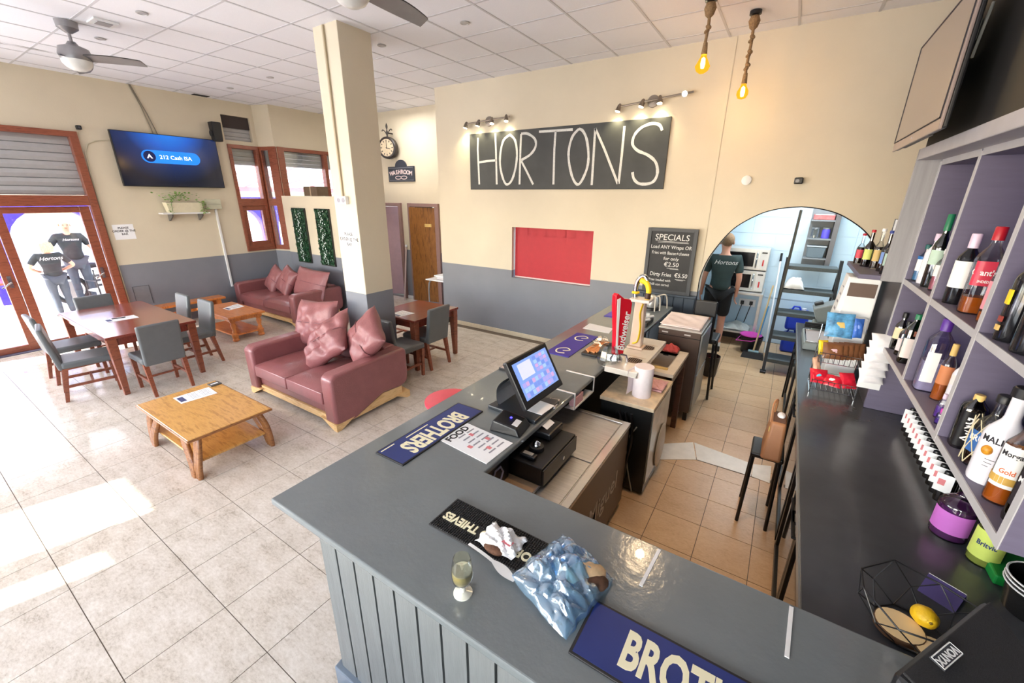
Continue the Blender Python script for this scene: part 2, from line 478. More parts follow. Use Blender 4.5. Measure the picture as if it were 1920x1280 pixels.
# floors with every tile in view a piece of its own
fl = struct(ob('floor', MB().box(-9.4, -1.36, -3.2, 6.8, -0.1, -0.003).box(-1.36, 1.18, -3.2, 1.0, -0.1, -0.003), grout_m))
def tiles(parent, px, py, x0, x1, y0, y1, ox, oy, m, skip=lambda x, y: False):
    g = 0.0022
    me = mesh('tile', MB().box(-px / 2 + g, px / 2 - g, -py / 2 + g, py / 2 - g, -0.003, 0), m)
    rest = MB(); n = 0
    i0 = math.floor((x0 - ox) / px); i1 = math.ceil((x1 - ox) / px)
    j0 = math.floor((y0 - oy) / py); j1 = math.ceil((y1 - oy) / py)
    for i in range(i0, i1):
        for j in range(j0, j1):
            a, b, c, d = ox + i * px, ox + (i + 1) * px, oy + j * py, oy + (j + 1) * py
            full = a >= x0 and b <= x1 and c >= y0 and d <= y1
            a, b, c, d = max(a, x0), min(b, x1), max(c, y0), min(d, y1)
            if b - a < 0.02 or d - c < 0.02 or skip((a + b) / 2, (c + d) / 2): continue
            if any(seen(p, q, 0, 20) for p in (a, (a + b) / 2, b) for q in (c, (c + d) / 2, d)):
                if full:
                    o = link('tile', me, parent, ((a + b) / 2, (c + d) / 2, 0))
                else:
                    ob('tile', MB().box(a + g, b - g, c + g, d - g, -0.003, 0), m, parent)
                n += 1
            else:
                rest.box(a + g, b - g, c + g, d - g, -0.003, 0)
    if rest.v:
        o = ob('tile_field', rest, m, parent); o['kind'] = 'stuff'
    return n
tiles(fl, 0.4515, 0.4535, -9.25, -1.42, -3.0, 6.65, -3.228, 0.5775, tile_m, lambda x, y: x > -5.2 and y > 5.7)
flb = struct(ob('floor', MB().box(-1.36, 1.6, 1.0, 7.9, -0.1, -0.003), grout_m))
tiles(flb, 0.329, 0.331, -1.36, 1.5, 1.0, 7.8, -0.470, 2.447, bartile_m)
# white threshold strip across the bar passage
tr = struct(ob('trim_1', MB().box(-0.75, 0.27, 3.62, 3.66, -0.002, 0.0015), grout_m))
for q in ([(-0.95, 3.50), (-0.60, 3.44), (-0.32, 3.62), (-0.40, 3.91), (-0.66, 3.70), (-0.95, 3.72)], [(-0.315, 3.625), (0.12, 3.628), (0.118, 3.834), (-0.39, 3.91)], [(0.125, 3.628), (0.26, 3.61), (0.26, 3.89), (0.123, 3.836)]):
    ob('tile', MB().prism(q, 0.0, 0.004), white_tile_m, tr)

# ceiling boards
ce = struct(ob('ceiling', MB().box(-9.4, 1.18, -3.2, 6.8, ZC + 0.02, ZC + 0.12), grid_m))
px, py, ox, oy = 0.6216, 0.6145, -0.2916, 2.38
cme = mesh('ceiling_tile', MB().box(-px / 2 + 0.011, px / 2 - 0.011, -py / 2 + 0.011, py / 2 - 0.011, 0.003, 0.018), ceil_m)
crest = MB(); gb = MB()
for i in range(-15, 3):
    for j in range(-9, 8):
        a, b, c, d = ox + i * px, ox + (i + 1) * px, oy + j * py, oy + (j + 1) * py
        if b > 1.02 and a > 0.9 or d > 7: continue
        if c > 5.6 and a > -5.1: continue
        if any(seen(p, q, ZC, 20) for p in (a, b) for q in (c, d)):
            link('ceiling_tile', cme, ce, ((a + b) / 2, (c + d) / 2, ZC))
        else:
            crest.box(a + 0.011, b - 0.011, c + 0.011, d - 0.011, ZC + 0.003, ZC + 0.018)
for i in range(-15, 3): gb.box(ox + i * px - 0.011, ox + i * px + 0.011, -3, 6.65, ZC - 0.001, ZC + 0.019)
for j in range(-8, 8): gb.box(-9.25, 1.0, oy + j * py - 0.011, oy + j * py + 0.011, ZC, ZC + 0.019)
ob('ceiling_bars', gb, grid_m, ce)['kind'] = 'stuff'
ob('ceiling_tile_field', crest, ceil_m, ce)['kind'] = 'stuff'

# walls
TOP = ZC + 0.02
struct(ob('wall_left', wall_rect(MB(), 'x', -9.45, -9.25, -3.2, 4.88, -0.2, TOP, [(-0.12, 2.22, -0.2, 3.12), (4.30, 4.86, 1.15, 3.16), (4.29, 4.80, 3.23, 3.66), (-2.9, -0.5, 0.1, 3.0)]), wall_m))  # last opening is out of view, added to let daylight in
struct(ob('wall_partition', MB().box(-8.83, -6.45, 4.95, 5.05, 0, 2.236), wall_m, bevel=0.004))
struct(ob('wall_corridor', wall_rect(MB(), 'x', -9.0, -8.87, 5.0, 6.85, 0, TOP, [(5.12, 6.35, 2.0, 3.16)]), wall_m))
struct(ob('wall_washroom', wall_rect(MB(), 'y', 6.65, 6.75, -9.0, -5.05, 0, TOP, [(-8.0, -7.19, 0, 2.1), (-6.94, -6.10, 0, 2.1)]), wall_m))
struct(ob('wall_return', MB().box(-5.2, -5.05, 5.86, 6.65, 0, TOP), wall_m))
struct(ob('wall_right', MB().box(1.06, 1.18, -3.2, 5.7, 0, TOP), blackwall_m))
struct(ob('wall_upper_right', MB().box(0.565, 1.06, -1.5, 3.445, 2.532, TOP), blackwall_m))
struct(ob('wall_front', wall_rect(MB(), 'y', -3.2, -3.0, -9.45, 1.18, -0.2, TOP, [(-9.0, -5.6, 1.06, 2.95), (-5.4, -4.67, 1.06, 2.75), (-4.44, -4.2, 1.06, 2.507), (-3.8, 0.9, 1.06, 2.95)]), wall_m))
aw = MB()
for a, b in ((-9.6, -5.4), (-4.67, -4.44), (-4.2, 1.4)):
    aw.prism([(a, -3.2), (b, -3.2), (b - 0.86, -6.2), (a - 0.86, -6.2)], 3.2, 3.22)
struct(ob('front_sun_blocker', aw, white_m))  # unseen slabs added outside to keep sun out except at narrow openings
# bright lettered wall with the hatch and the arch
arc_l = [(-0.836, 0.0), (-0.836, 1.0), (-0.836, 1.294), (-0.791, 1.503), (-0.718, 1.668), (-0.604, 1.855), (-0.486, 1.979), (-0.286, 2.105), (-0.1, 2.16), (0.07, 2.178)]
arc = smooth_pts(arc_l, 4)
arc = [(-0.836, 0.0)] + [p for p in arc if p[1] > 0.9]
arc = arc + [(0.14 - x, z) for x, z in reversed(arc[:-1])]
wb_ = wall_rect(MB(), 'y', 5.70, 5.86, -5.2, -0.836, 0, TOP, [(-3.69, -2.313, 1.005, 1.805)])
wb_.box(0.976, 1.5, 5.70, 5.86, 0, TOP)
for i in range(len(arc) - 1):
    (a, za), (b, zb) = arc[i], arc[i + 1]
    if b - a > 1e-4:
        wb_.hexa([(a, 5.70, za), (b, 5.70, zb), (b, 5.86, zb), (a, 5.86, za), (a, 5.70, TOP), (b, 5.70, TOP), (b, 5.86, TOP), (a, 5.86, TOP)])
struct(ob('wall_back', wb_, wall_m))
struct(ob('arch_shade', MB().tube([(x, 5.70, z) for x, z in arc], 0.006, 6), black_m))  # dark rim stands for the shading along the arch edge
struct(ob('baseboard_back', MB().box(-5.2, -1.6, 5.685, 5.70, 0.0, 0.075), base_m, bevel=0.003))
struct(ob('baseboard_return', MB().box(-5.2, -5.05, 5.685, 5.70, 0.0, 0.075), base_m, bevel=0.003))
struct(ob('baseboard_washroom', MB().box(-7.17, -6.96, 6.635, 6.65, 0.0, 0.075), white_m, bevel=0.003))
# navy boarding under the specials board
pn = struct(ob('trim_3', MB().box(-1.62, -0.85, 5.655, 5.70, 0.0, 1.04), navy_m))
for i in range(6):
    ob('plank', MB().box(-1.62 + i * 0.13, -1.62 + i * 0.13 + 0.118, 5.642, 5.655, 0.02, 1.03), navy_m, pn, bevel=0.003)
ob('ledge', MB().box(-1.63, -0.84, 5.60, 5.70, 1.04, 1.065), navy_m, pn, bevel=0.004)

# pillar
struct(ob('pillar', MB().box(-4.56, -4.16, 3.18, 3.60, 0, TOP), wall_m, bevel=0.006))
# kitchen shell
kw = struct(ob('wall_kitchen', MB().box(-1.7, 1.6, 7.83, 7.95, 0, 3.0), kwall_m))
kt = mesh('tile', MB().box(-0.163, 0.163, -0.008, 0, -0.123, 0.123), kwall_m)
for i in range(9):
    for j in range(3, 10):
        link('tile', kt, kw, (-1.3 + i * 0.33, 7.83, 0.12 + 0.25 * j))
struct(ob('wall_kitchen_left', MB().box(-1.8, -1.7, 5.86, 7.95, 0, 3.0), kwall_m))
struct(ob('wall_kitchen_right', MB().box(1.5, 1.6, 5.86, 7.95, 0, 3.0), kwall_m))
struct(ob('ceiling_kitchen', MB().box(-1.8, 1.6, 5.86, 7.95, 3.0, 3.1), white_m))

# entrance door: frame, two glazed leaves, roller shutter above
d1 = struct(ob('door_1', MB().box(-9.36, -9.20, 2.12, 2.22, 0, 3.12).box(-9.36, -9.20, -0.12, -0.02, 0, 3.12).box(-9.357, -9.197, -0.118, 2.218, 3.04, 3.118).box(-9.36, -9.19, -0.02, 2.12, 2.07, 2.22), brown_m, bevel=0.006))
ob('threshold', MB().box(-9.42, -9.16, -0.12, 2.2, -0.01, 0.012), mk('grey_threshold', (84, 84, 104), 0.4), d1)
for a, b, hy in ((1.1, 2.11, 2.03), (-0.01, 1.09, 1.03)):
    lf = ob('door_leaf', MB().box(-9.31, -9.25, a, a + 0.1, 0.01, 2.06).box(-9.31, -9.25, b - 0.12, b, 0.01, 2.06).box(-9.307, -9.253, a + 0.002, b - 0.002, 1.97, 2.058).box(-9.307, -9.253, a + 0.002, b - 0.002, 0.012, 0.1), brown_m, d1, bevel=0.005)
    ob('glass', MB().box(-9.285, -9.279, a + 0.1, b - 0.12, 0.1, 1.97), glass_m, lf)
    ob('handle', MB().tube([(-9.25, hy, 1.03), (-9.2, hy, 1.03), (-9.2, hy - 0.02, 1.02), (-9.2, hy - 0.1, 0.96)], 0.011, 8).box(-9.25, -9.243, hy - 0.02, hy + 0.02, 0.95, 1.12), chrome_m, lf, 40)
for i in range(7):
    ob('slat', MB().prism([(-9.335, 0), (-9.31, 0.010), (-9.30, 0.06), (-9.31, 0.112), (-9.335, 0.124)], -0.02, 2.12, 'y').add([], []), slat_m, d1, loc=(0, 0, 2.225 + i * 0.117))
# window beside the television
w1 = struct(ob('window_1', MB().box(-9.36, -9.22, 4.30, 4.36, 1.15, 3.16).box(-9.36, -9.22, 4.80, 4.86, 1.15, 3.16).box(-9.357, -9.217, 4.302, 4.858, 3.09, 3.158).box(-9.357, -9.217, 4.302, 4.858, 2.04, 2.18).box(-9.357, -9.217, 4.302, 4.858, 1.152, 1.27), brown_m, bevel=0.005))
ob('sash', MB().box(-9.33, -9.24, 4.36, 4.43, 1.27, 2.04).box(-9.33, -9.24, 4.74, 4.80, 1.27, 2.04).box(-9.33, -9.24, 4.43, 4.74, 1.95, 2.04).box(-9.33, -9.24, 4.43, 4.74, 1.27, 1.34), brown_m, w1, bevel=0.005)
ob('glass', MB().box(-9.30, -9.295, 4.43, 4.74, 1.34, 1.95), glass_m, w1)
ob('glass', MB().box(-9.30, -9.295, 4.36, 4.80, 2.18, 3.09), glass_m, w1)
slp = lambda a, b: MB().prism([(-9.35, 0), (-9.33, 0.008), (-9.322, 0.04), (-9.33, 0.076), (-9.35, 0.086)], a, b, 'y')
for i in range(4):
    ob('slat', slp(4.34, 4.82), slat_m, w1, loc=(0, 0, 2.80 + i * 0.08))
w2 = struct(ob('window_2', MB().box(-9.40, -9.30, 4.29, 4.80, 3.45, 3.66), mk('dark_shutter_box', (58, 48, 48), 0.6)))
for i in range(3):
    ob('slat', slp(4.29, 4.80), slat_m, w2, loc=(0, 0, 3.225 + i * 0.078))
# splayed corner with a narrow light, then the high corridor window
cm = at((-9.25, 4.88, 0), (0.365, 0.13, 0), (0, 0, 1))   # local x along the wall, y up, z out of the room side
L3 = 0.388
cw = MB(cm)
for a, b, c, d in ((0, L3, -0.1, 1.15), (0, L3, 3.16, TOP)):
    cw.box(a, b, c, d, -0.01, 0.01) if False else cw.box(a, b, c, d, -0.10, 0.0)
struct(ob('wall_corner', cw, wall_m))
w3 = MB(cm)
w3.box(0, 0.06, 1.15, 3.16, -0.09, 0.01).box(L3 - 0.16, L3 + 0.02, 1.15, 3.16, -0.09, 0.02).box(0.002, L3 - 0.002, 3.09, 3.158, -0.087, 0.013).box(0.002, L3 - 0.002, 2.04, 2.18, -0.087, 0.013).box(0.002, L3 - 0.002, 1.152, 1.24, -0.087, 0.013)
w3 = struct(ob('window_3', w3, brown_m, bevel=0.004))
ob('glass', MB(cm).box(0.06, L3 - 0.16, 1.24, 2.04, -0.05, -0.045), glass_m, w3)
ob('glass', MB(cm).box(0.06, L3 - 0.16, 2.18, 3.09, -0.05, -0.045), glass_m, w3)
for i in range(4):
    ob('slat', MB(cm).box(0.04, L3 - 0.1, 2.80 + i * 0.08, 2.882 + i * 0.08, -0.085 + 0.004 * (i % 2), -0.07), slat_m, w3)
w4 = struct(ob('window_4', MB().box(-8.98, -8.84, 5.04, 5.16, 2.0, 3.16).box(-8.98, -8.85, 6.05, 6.13, 2.0, 3.16).box(-8.98, -8.85, 6.29, 6.35, 2.0, 3.16).box(-8.977, -8.847, 5.1, 6.348, 3.09, 3.158).box(-8.977, -8.847, 5.1, 6.348, 2.002, 2.07), brown_m, bevel=0.004))
ob('glass', MB().box(-8.93, -8.925, 5.16, 6.29, 2.07, 3.09), glass_m, w4)
for i in range(4):
    ob('slat', MB().box(-8.975, -8.955, 5.14, 6.3, 2.80 + i * 0.08, 2.878 + i * 0.08), slat_m, w4)
# washroom doors
d2 = struct(ob('door_2', MB().box(-7.25, -7.17, 6.60, 6.75, 0, 2.11).box(-8.02, -7.94, 6.60, 6.75, 0, 2.11).box(-8.018, -7.172, 6.597, 6.747, 2.04, 2.108), mauve_m, bevel=0.005))
rm = rot('Z', 24, (-7.94, 6.70, 0))
lf = ob('door_leaf', MB(rm).box(0, 0.66, -0.02, 0.02, 0.01, 2.03), mk('pink_door', (206, 170, 172), 0.4), d2, bevel=0.003)
ob('handle', MB(rm).tube([(0.60, -0.02, 1.05), (0.60, -0.06, 1.05), (0.50, -0.06, 1.05)], 0.011, 8).box(0.58, 0.62, -0.028, -0.02, 0.95, 1.16), chrome_m, lf, 40)
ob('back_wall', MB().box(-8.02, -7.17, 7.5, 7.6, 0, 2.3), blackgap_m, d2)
d3 = struct(ob('door_3', MB().box(-6.18, -6.08, 6.60, 6.75, 0, 2.11).box(-6.96, -6.88, 6.60, 6.75, 0, 2.11).box(-6.958, -6.082, 6.597, 6.747, 2.04, 2.108), mauve_m, bevel=0.005))
lf = ob('door_leaf', MB(rot('Z', 12, (-6.18, 6.71, 0))).box(-0.70, 0, -0.02, 0.02, 0.02, 2.03), oakdoor_m, d3, bevel=0.003)
ob('plaque', MB(rot('Z', 12, (-6.18, 6.71, 0))).box(-0.32, -0.16, -0.03, -0.02, 1.64, 1.70), gold_m, lf)
ob('back_wall', MB().box(-6.96, -6.08, 7.5, 7.6, 0, 2.3), brown_m, d3)
# terrace ground, arched indigo wall, canopy
struct(ob('terrace_floor', MB().box(-60, -9.45, -40, 40, -0.3, -0.14), mk('terrace_paving', (228, 214, 206), 0.6, var=0.05, scale=1.0)))
tb = MB()
ys = [y0 + k * 2.0 for k, y0 in enumerate([-3.4] * 8)]
for yc in ys:
    R0 = 0.78; n = 12
    for i in range(n):
        a0, a1 = PI - PI * i / n, PI - PI * (i + 1) / n
        p0, p1 = (yc + R0 * math.cos(a0), 1.15 + R0 * math.sin(a0)), (yc + R0 * math.cos(a1), 1.15 + R0 * math.sin(a1))
        tb.hexa([(-14.7, p0[0], p0[1]), (-14.4, p0[0], p0[1]), (-14.4, p1[0], p1[1]), (-14.7, p1[0], p1[1]), (-14.7, p0[0], 2.18), (-14.4, p0[0], 2.18), (-14.4, p1[0], 2.18), (-14.7, p1[0], 2.18)])
    tb.box(-14.7, -14.4, yc + R0, yc + 2 - R0, -0.14, 2.18)
struct(ob('wall_terrace', tb, indigo_m))
m, n, l, b = base('awning_fabric')
b.inputs['Base Color'].default_value = (0.9, 0.88, 0.88, 1); b.inputs['Roughness'].default_value = 0.9
tl_ = n.new('ShaderNodeBsdfTranslucent'); tl_.inputs[0].default_value = (0.95, 0.93, 0.93, 1)
mx = n.new('ShaderNodeMixShader'); mx.inputs[0].default_value = 0.65
o_ = [x for x in n if x.type == 'OUTPUT_MATERIAL'][0]
l.new(b.outputs[0], mx.inputs[1]); l.new(tl_.outputs[0], mx.inputs[2]); l.new(mx.outputs[0], o_.inputs[0])
cn = thing('canopy', 'white fabric canopy with pink ribs over the terrace outside the windows', 'canopy', (-9.5, 3.5, 3.3))
ob('fabric', MB().sheet(lambda u, v: (-0.05 - 4.7 * u, -5 + 12 * v, -0.75 * u - 0.03 * abs(math.sin(v * 24))), 6, 72, 0.004), m, cn)
for i in range(12):
    y = -4.6 + i
    ob('rib', MB().tube([(-0.05, y, -0.05), (-4.75, y, -0.82)], 0.025, 8), mk('pink_rib', (214, 150, 156), 0.5), cn, 40)
ob('beam', MB().box(-4.8, -4.7, -5, 7, -0.95, -0.82), mk('pink_rib', (0, 0, 0)), cn)
# ------------------------------------------------------------------ sofas
def sofa(name, label, loc, Wd, D, group=None):
    t = thing(name, label, 'sofa', loc)
    arm = [(0, 0.10), (0.03, 0.055), (0.24, 0.05), (0.38, 0.10), (0.62, 0.185), (0.88, 0.165), (0.98, 0.20), (1.0, 0.3), (1.0, 0.585), (0.96, 0.615), (0.5, 0.61), (0.06, 0.60), (0.0, 0.56)]
    arm = [(a * D, z) for a, z in arm]
    for x in (0, Wd - 0.18):
        ob('arm', MB().prism(arm, x, x + 0.18, 'x'), leather_m, t, 60, bevel=0.032, seg=4)
    ob('base', MB().prism([(0.05, 0.13), (0.05, 0.25), (D - 0.06, 0.25), (D - 0.06, 0.17), (0.4 * D, 0.17)], 0.17, Wd - 0.17, 'x'), leather_m, t, bevel=0.015)
    ob('backrest', MB().prism([(D - 0.22, 0.24), (D - 0.2, 0.58), (D - 0.16, 0.63), (D - 0.03, 0.63), (D, 0.58), (D, 0.2)], 0.17, Wd - 0.17, 'x'), leather_m, t, 60, bevel=0.02, seg=3)
    w = (Wd - 0.36) / 2
    for k in range(2):
        x0 = 0.18 + k * w
        def f(u, v, x0=x0, w=w):
            e = (1 - abs(2 * u - 1) ** 4) * (1 - abs(2 * v - 1) ** 4)
            return (x0 + 0.006 + u * (w - 0.012), 0.0 + v * (D - 0.22), 0.385 + 0.045 * e ** 0.5)
        b = MB().box(x0 + 0.006, x0 + w - 0.006, 0.0, D - 0.22, 0.25, 0.386).grid(f, 12, 12)
        ob('seat_cushion', b, leather_m, t, 50, bevel=0.012, seg=3)
    for x, sx in ((0.0, 1), (Wd, -1)):
        for y, sy in ((0.0, 1), (D, -1)):
            b = MB().hexa([(x, y, 0), (x + sx * 0.05, y, 0), (x + sx * 0.05, y + sy * 0.05, 0), (x, y + sy * 0.05, 0),
                           (x, y, 0.075), (x + sx * 0.26, y, 0.105), (x + sx * 0.26, y + sy * 0.06, 0.105), (x, y + sy * 0.22, 0.085)])
            ob('foot', b, beech_m, t)
    ob('rail', MB().box(0.2, Wd - 0.2, 0.03, 0.07, 0.06, 0.13), beech_m, t, bevel=0.004)
    for x in (0.02, Wd - 0.06):
        ob('rail', MB().prism([(0.2 * D, 0.045), (0.9 * D, 0.06), (0.9 * D, 0.17), (0.62 * D, 0.182), (0.36 * D, 0.09)], x, x + 0.04, 'x'), beech_m, t)
    return t
sofa('leather_sofa', 'two-seat burgundy leather sofa in the middle of the room beside the pillar', (-5.09, 2.1, 0), 1.66, 0.99)
sofa('leather_sofa', 'long burgundy leather sofa in the corner under the green foliage panels', (-9.12, 3.84, 0), 2.12, 0.98)
def cushion(label, c, w, h, d, tilt, roll, seed, wr=0.16, yaw=0):
    m = Matrix.Rotation(R_(yaw), 4, 'Z') @ Matrix.Rotation(R_(tilt), 4, 'X') @ Matrix.Rotation(R_(roll), 4, 'Y')
    me = mesh('cushion', MB().pillow(w, h, d, wr, seed, 22), mk('cushion_leather', (146, 90, 90), 0.42, var=0.08, scale=7, bump=0.3, bscale=60), 70)
    o = link('cushion', me); o.matrix_world = Matrix.Translation(c) @ m
    tag(o, label, 'cushion')
    b = MB().tube([(x * w / 2 * 0.98, -d * 0.49 * max(0.0, 1 - abs(x) ** 2.6) ** 0.42, 0.0) for x in [-1 + k / 10 for k in range(21)]], 0.005, 6)
    ob('seam', b, mk('leather_seam', (104, 54, 58), 0.5), o, 60)
cushion('large burgundy cushion leaning against the back of the two-seat sofa', (-4.80, 2.87, 0.72), 0.76, 0.60, 0.24, -20, -6, 1, 0.3)
cushion('crumpled burgundy cushion lying tilted in the middle of the two-seat sofa', (-4.25, 2.64, 0.66), 0.70, 0.58, 0.22, -36, -42, 2, 0.6, -12)
cushion('burgundy cushion propped on the right arm of the two-seat sofa', (-3.70, 2.76, 0.77), 0.52, 0.54, 0.23, -26, 38, 3, 0.24, -10)
cushion('leftmost small cushion on the long corner sofa', (-8.52, 4.36, 0.65), 0.42, 0.52, 0.18, -24, 22, 4)
cushion('small cushion between the other two on the long corner sofa', (-8.10, 4.38, 0.655), 0.50, 0.54, 0.19, -26, 18, 5)
cushion('wide back cushion at the right of the long corner sofa', (-7.44, 4.47, 0.675), 0.98, 0.55, 0.20, -22, 2, 6, 0.06)

# ------------------------------------------------------------------ dining tables and chairs
def dining_table(label, x0, x1, y0, y1, z=0.72):
    t = thing('dining_table', label, 'table', ((x0 + x1) / 2, (y0 + y1) / 2, 0))
    w, d = (x1 - x0) / 2, (y1 - y0) / 2
    ob('tabletop', MB().box(-w, w, -d, d, z - 0.032, z), mahog_m, t, bevel=0.006)
    ap = MB()
    for s in (-1, 1):
        ap.box(-w + 0.08, w - 0.08, s * (d - 0.05) - 0.01, s * (d - 0.05) + 0.01, z - 0.12, z - 0.032)
        ap.box(s * (w - 0.05) - 0.01, s * (w - 0.05) + 0.01, -d + 0.08, d - 0.08, z - 0.12, z - 0.032)
    ob('apron', ap, mahog_m, t)
    for a in (-1, 1):
        for b in (-1, 1):
            ob('leg', MB().taper((a * (w - 0.05), b * (d - 0.05), 0), (0.05, 0.05), (a * (w - 0.055), b * (d - 0.055), z - 0.15), (0.085, 0.085)).box(a * (w - 0.055) - 0.043, a * (w - 0.055) + 0.043, b * (d - 0.055) - 0.043, b * (d - 0.055) + 0.043, z - 0.15, z - 0.032), chairleg_m, t, bevel=0.003)
    return t
dining_table('long mahogany dining table by the entrance with six grey chairs around it', -8.06, -6.19, 1.2, 2.09)
dining_table('small square mahogany dining table behind the pillar', -4.66, -3.86, 3.64, 4.53)
chair0 = thing('dining_chair', 'x', 'chair', group='grey dining chairs')
ob('seat', MB().box(-0.215, 0.215, -0.22, 0.225, 0.385, 0.46), grey_pu, chair0, 60, bevel=0.022, seg=3)
ob('backrest', MB().hexa([(-0.2, -0.25, 0.37), (0.2, -0.25, 0.37), (0.2, -0.19, 0.37), (-0.2, -0.19, 0.37), (-0.205, -0.315, 0.86), (0.205, -0.315, 0.86), (0.205, -0.265, 0.86), (-0.205, -0.265, 0.86)]), grey_pu, chair0, 60, bevel=0.02, seg=3)
for a in (-1, 1):
    ob('leg', MB().taper((a * 0.185, 0.19, 0), (0.032, 0.032), (a * 0.19, 0.19, 0.386), (0.046, 0.046)), chairleg_m, chair0)
    ob('leg', MB().taper((a * 0.185, -0.27, 0), (0.032, 0.032), (a * 0.185, -0.2, 0.39), (0.046, 0.05)), chairleg_m, chair0)
    ob('side_stretcher', MB().box(a * 0.185 - 0.01, a * 0.185 + 0.01, -0.24, 0.19, 0.16, 0.19), chairleg_m, chair0)
ob('stretcher', MB().box(-0.185, 0.185, -0.03, -0.005, 0.165, 0.185), chairleg_m, chair0)
CH = [(-6.14, 1.60, 90, 'grey chair, wide back to the camera, at the near end of the long table'),
      (-6.68, 1.10, -9, 'grey chair nearest the camera on the window side of the long table'),
      (-7.43, 1.14, 0, 'grey chair behind the nearest one on the window side of the long table'),
      (-7.34, 2.10, 180, 'grey chair at the far end of the sofa side of the long table'),
      (-6.65, 2.12, 180, 'grey chair on the sofa side of the long table, nearest the camera'),
      (-7.98, 1.62, -90, 'grey chair at the head of the long table next to the entrance'),
      (-4.02, 3.98, 90, 'grey chair with its back to the bar at the small square table'),
      (-3.92, 3.43, 0, 'grey chair mostly hidden by the pillar, near side of the small square table'),
      (-4.97, 4.28, -90, 'grey chair half hidden behind the pillar at the far side of the small square table')]
for i, (x, y, a, lb) in enumerate(CH):
    if i == 0:
        chair0.location = (x, y, 0); chair0.rotation_euler = (0, 0, R_(a)); chair0['label'] = lb
    else:
        dup(chair0, (x, y, 0), a, lb)

# ------------------------------------------------------------------ coffee tables and bench
t = thing('coffee_table', 'square light oak coffee table with curved fluted legs in the foreground', 'table', (-4.24, 1.32, 0))
ob('tabletop', MB().box(-0.545, 0.545, -0.33, 0.33, 0.37, 0.40), oak_m, t, bevel=0.008, seg=3)
ob('edging', MB().box(-0.552, 0.552, -0.337, 0.337, 0.374, 0.396), oakleg_m, t, bevel=0.006)
ob('lower_shelf', MB().box(-0.47, 0.47, -0.27, 0.27, 0.13, 0.15), oak_m, t, bevel=0.004)
for a in (-1, 1):
    for b in (-1, 1):
        g = []
        for k in range(3):
            o = 0.030 * (k - 1)
            g.append(MB().tube(smooth_pts([(a * (0.47 + o), b * 0.24, 0.37), (a * (0.50 + o), b * 0.27, 0.25), (a * (0.49 + o), b * 0.29, 0.12), (a * (0.47 + o), b * 0.30, 0.0)], 4), 0.0205, 8))
            g.append(MB().tube(smooth_pts([(a * (0.26 + o), b * 0.26, 0.37), (a * (0.30 + o), b * 0.28, 0.27), (a * (0.40 + o), b * 0.30, 0.12), (a * (0.42 + o * 0.6), b * 0.31, 0.0)], 4), 0.0205, 8))
        bb = MB()
        for q in g: bb.add(q.v, q.f)
        ob('leg', bb, oakleg_m, t, 50)
t = thing('coffee_table', 'orange pine coffee table with turned legs before the long corner sofa', 'table', (-7.68, 3.11, 0))
ob('tabletop', MB().box(-0.56, 0.56, -0.285, 0.285, 0.385, 0.42), pine_m, t, bevel=0.008)
ap = MB()
for s in (-1, 1):
    ap.prism([(-0.5, 0.385), (-0.5, 0.33), (-0.3, 0.345), (0, 0.31), (0.3, 0.345), (0.5, 0.33), (0.5, 0.385)], s * 0.24 - 0.01, s * 0.24 + 0.01, 'y')
    ap.box(s * 0.5 - 0.01, s * 0.5 + 0.01, -0.23, 0.23, 0.33, 0.385)
ob('apron', ap, pine_m, t)
ob('lower_shelf', MB().box(-0.5, 0.5, -0.23, 0.23, 0.09, 0.115), pine_m, t, bevel=0.004)
lg = [(0.0, 0), (0.04, 0.0), (0.055, 0.02), (0.04, 0.05), (0.05, 0.07), (0.05, 0.12), (0.03, 0.135), (0.036, 0.16), (0.024, 0.18), (0.034, 0.23), (0.042, 0.27), (0.028, 0.30), (0.042, 0.315), (0.042, 0.385), (0, 0.385)]
lm = mesh('leg', MB().lathe(lg, n=14), pine_m, 50)
for a in (-1, 1):
    for b in (-1, 1):
        link('leg', lm, t, (a * 0.47, b * 0.2, 0))
t = thing('bench', 'narrow orange pine bench standing along the grey wall', 'bench', (-9.0, 2.72, 0))
ob('seat', MB().box(-0.14, 0.14, -0.84, 0.84, 0.36, 0.40), pine_m, t, bevel=0.008)
for y in (-0.72, 0.72):
    for x in (-0.09, 0.09):
        ob('leg', MB().taper((x * 1.1, y * 1.04, 0), (0.045, 0.045), (x, y, 0.36), (0.055, 0.08)), pine_m, t)
ob('stretcher', MB().box(-0.02, 0.02, -0.72, 0.72, 0.2, 0.25), pine_m, t)

# papers lying on the tables
def menu(label, pts, z, lines=5, pic=True, head=None):
    c = Vector((sum(p[0] for p in pts) / 4, sum(p[1] for p in pts) / 4, 0))
    o = ob('menu_sheet', MB().prism([(p[0] - c.x, p[1] - c.y) for p in pts], 0, 0.002), paper_m, None, loc=(c.x, c.y, z))
    tag(o, label, 'menu')
    P = [Vector((p[0] - c.x, p[1] - c.y)) for p in pts]
    b = MB()
    def uv(u, v): return P[0] * (1 - u) * (1 - v) + P[1] * u * (1 - v) + P[2] * u * v + P[3] * (1 - u) * v
    for i in range(lines):
        for (ua, ub) in ((0.34, 0.58), (0.64, 0.9)):
            v = 0.2 + 0.65 * i / max(1, lines - 1)
            b.prism([tuple(uv(ua, v)), tuple(uv(ub, v)), tuple(uv(ub, v + 0.028)), tuple(uv(ua, v + 0.028))], 0.002, 0.0026)
    ob('print', b, greyink_m, o)
    if pic:
        ob('picture', MB().prism([tuple(uv(0.04, 0.18)), tuple(uv(0.2, 0.18)), tuple(uv(0.2, 0.8)), tuple(uv(0.04, 0.8))], 0.002, 0.0026), mk('blue_print', (70, 76, 120), 0.6, var=0.4, scale=60), o)
    return o
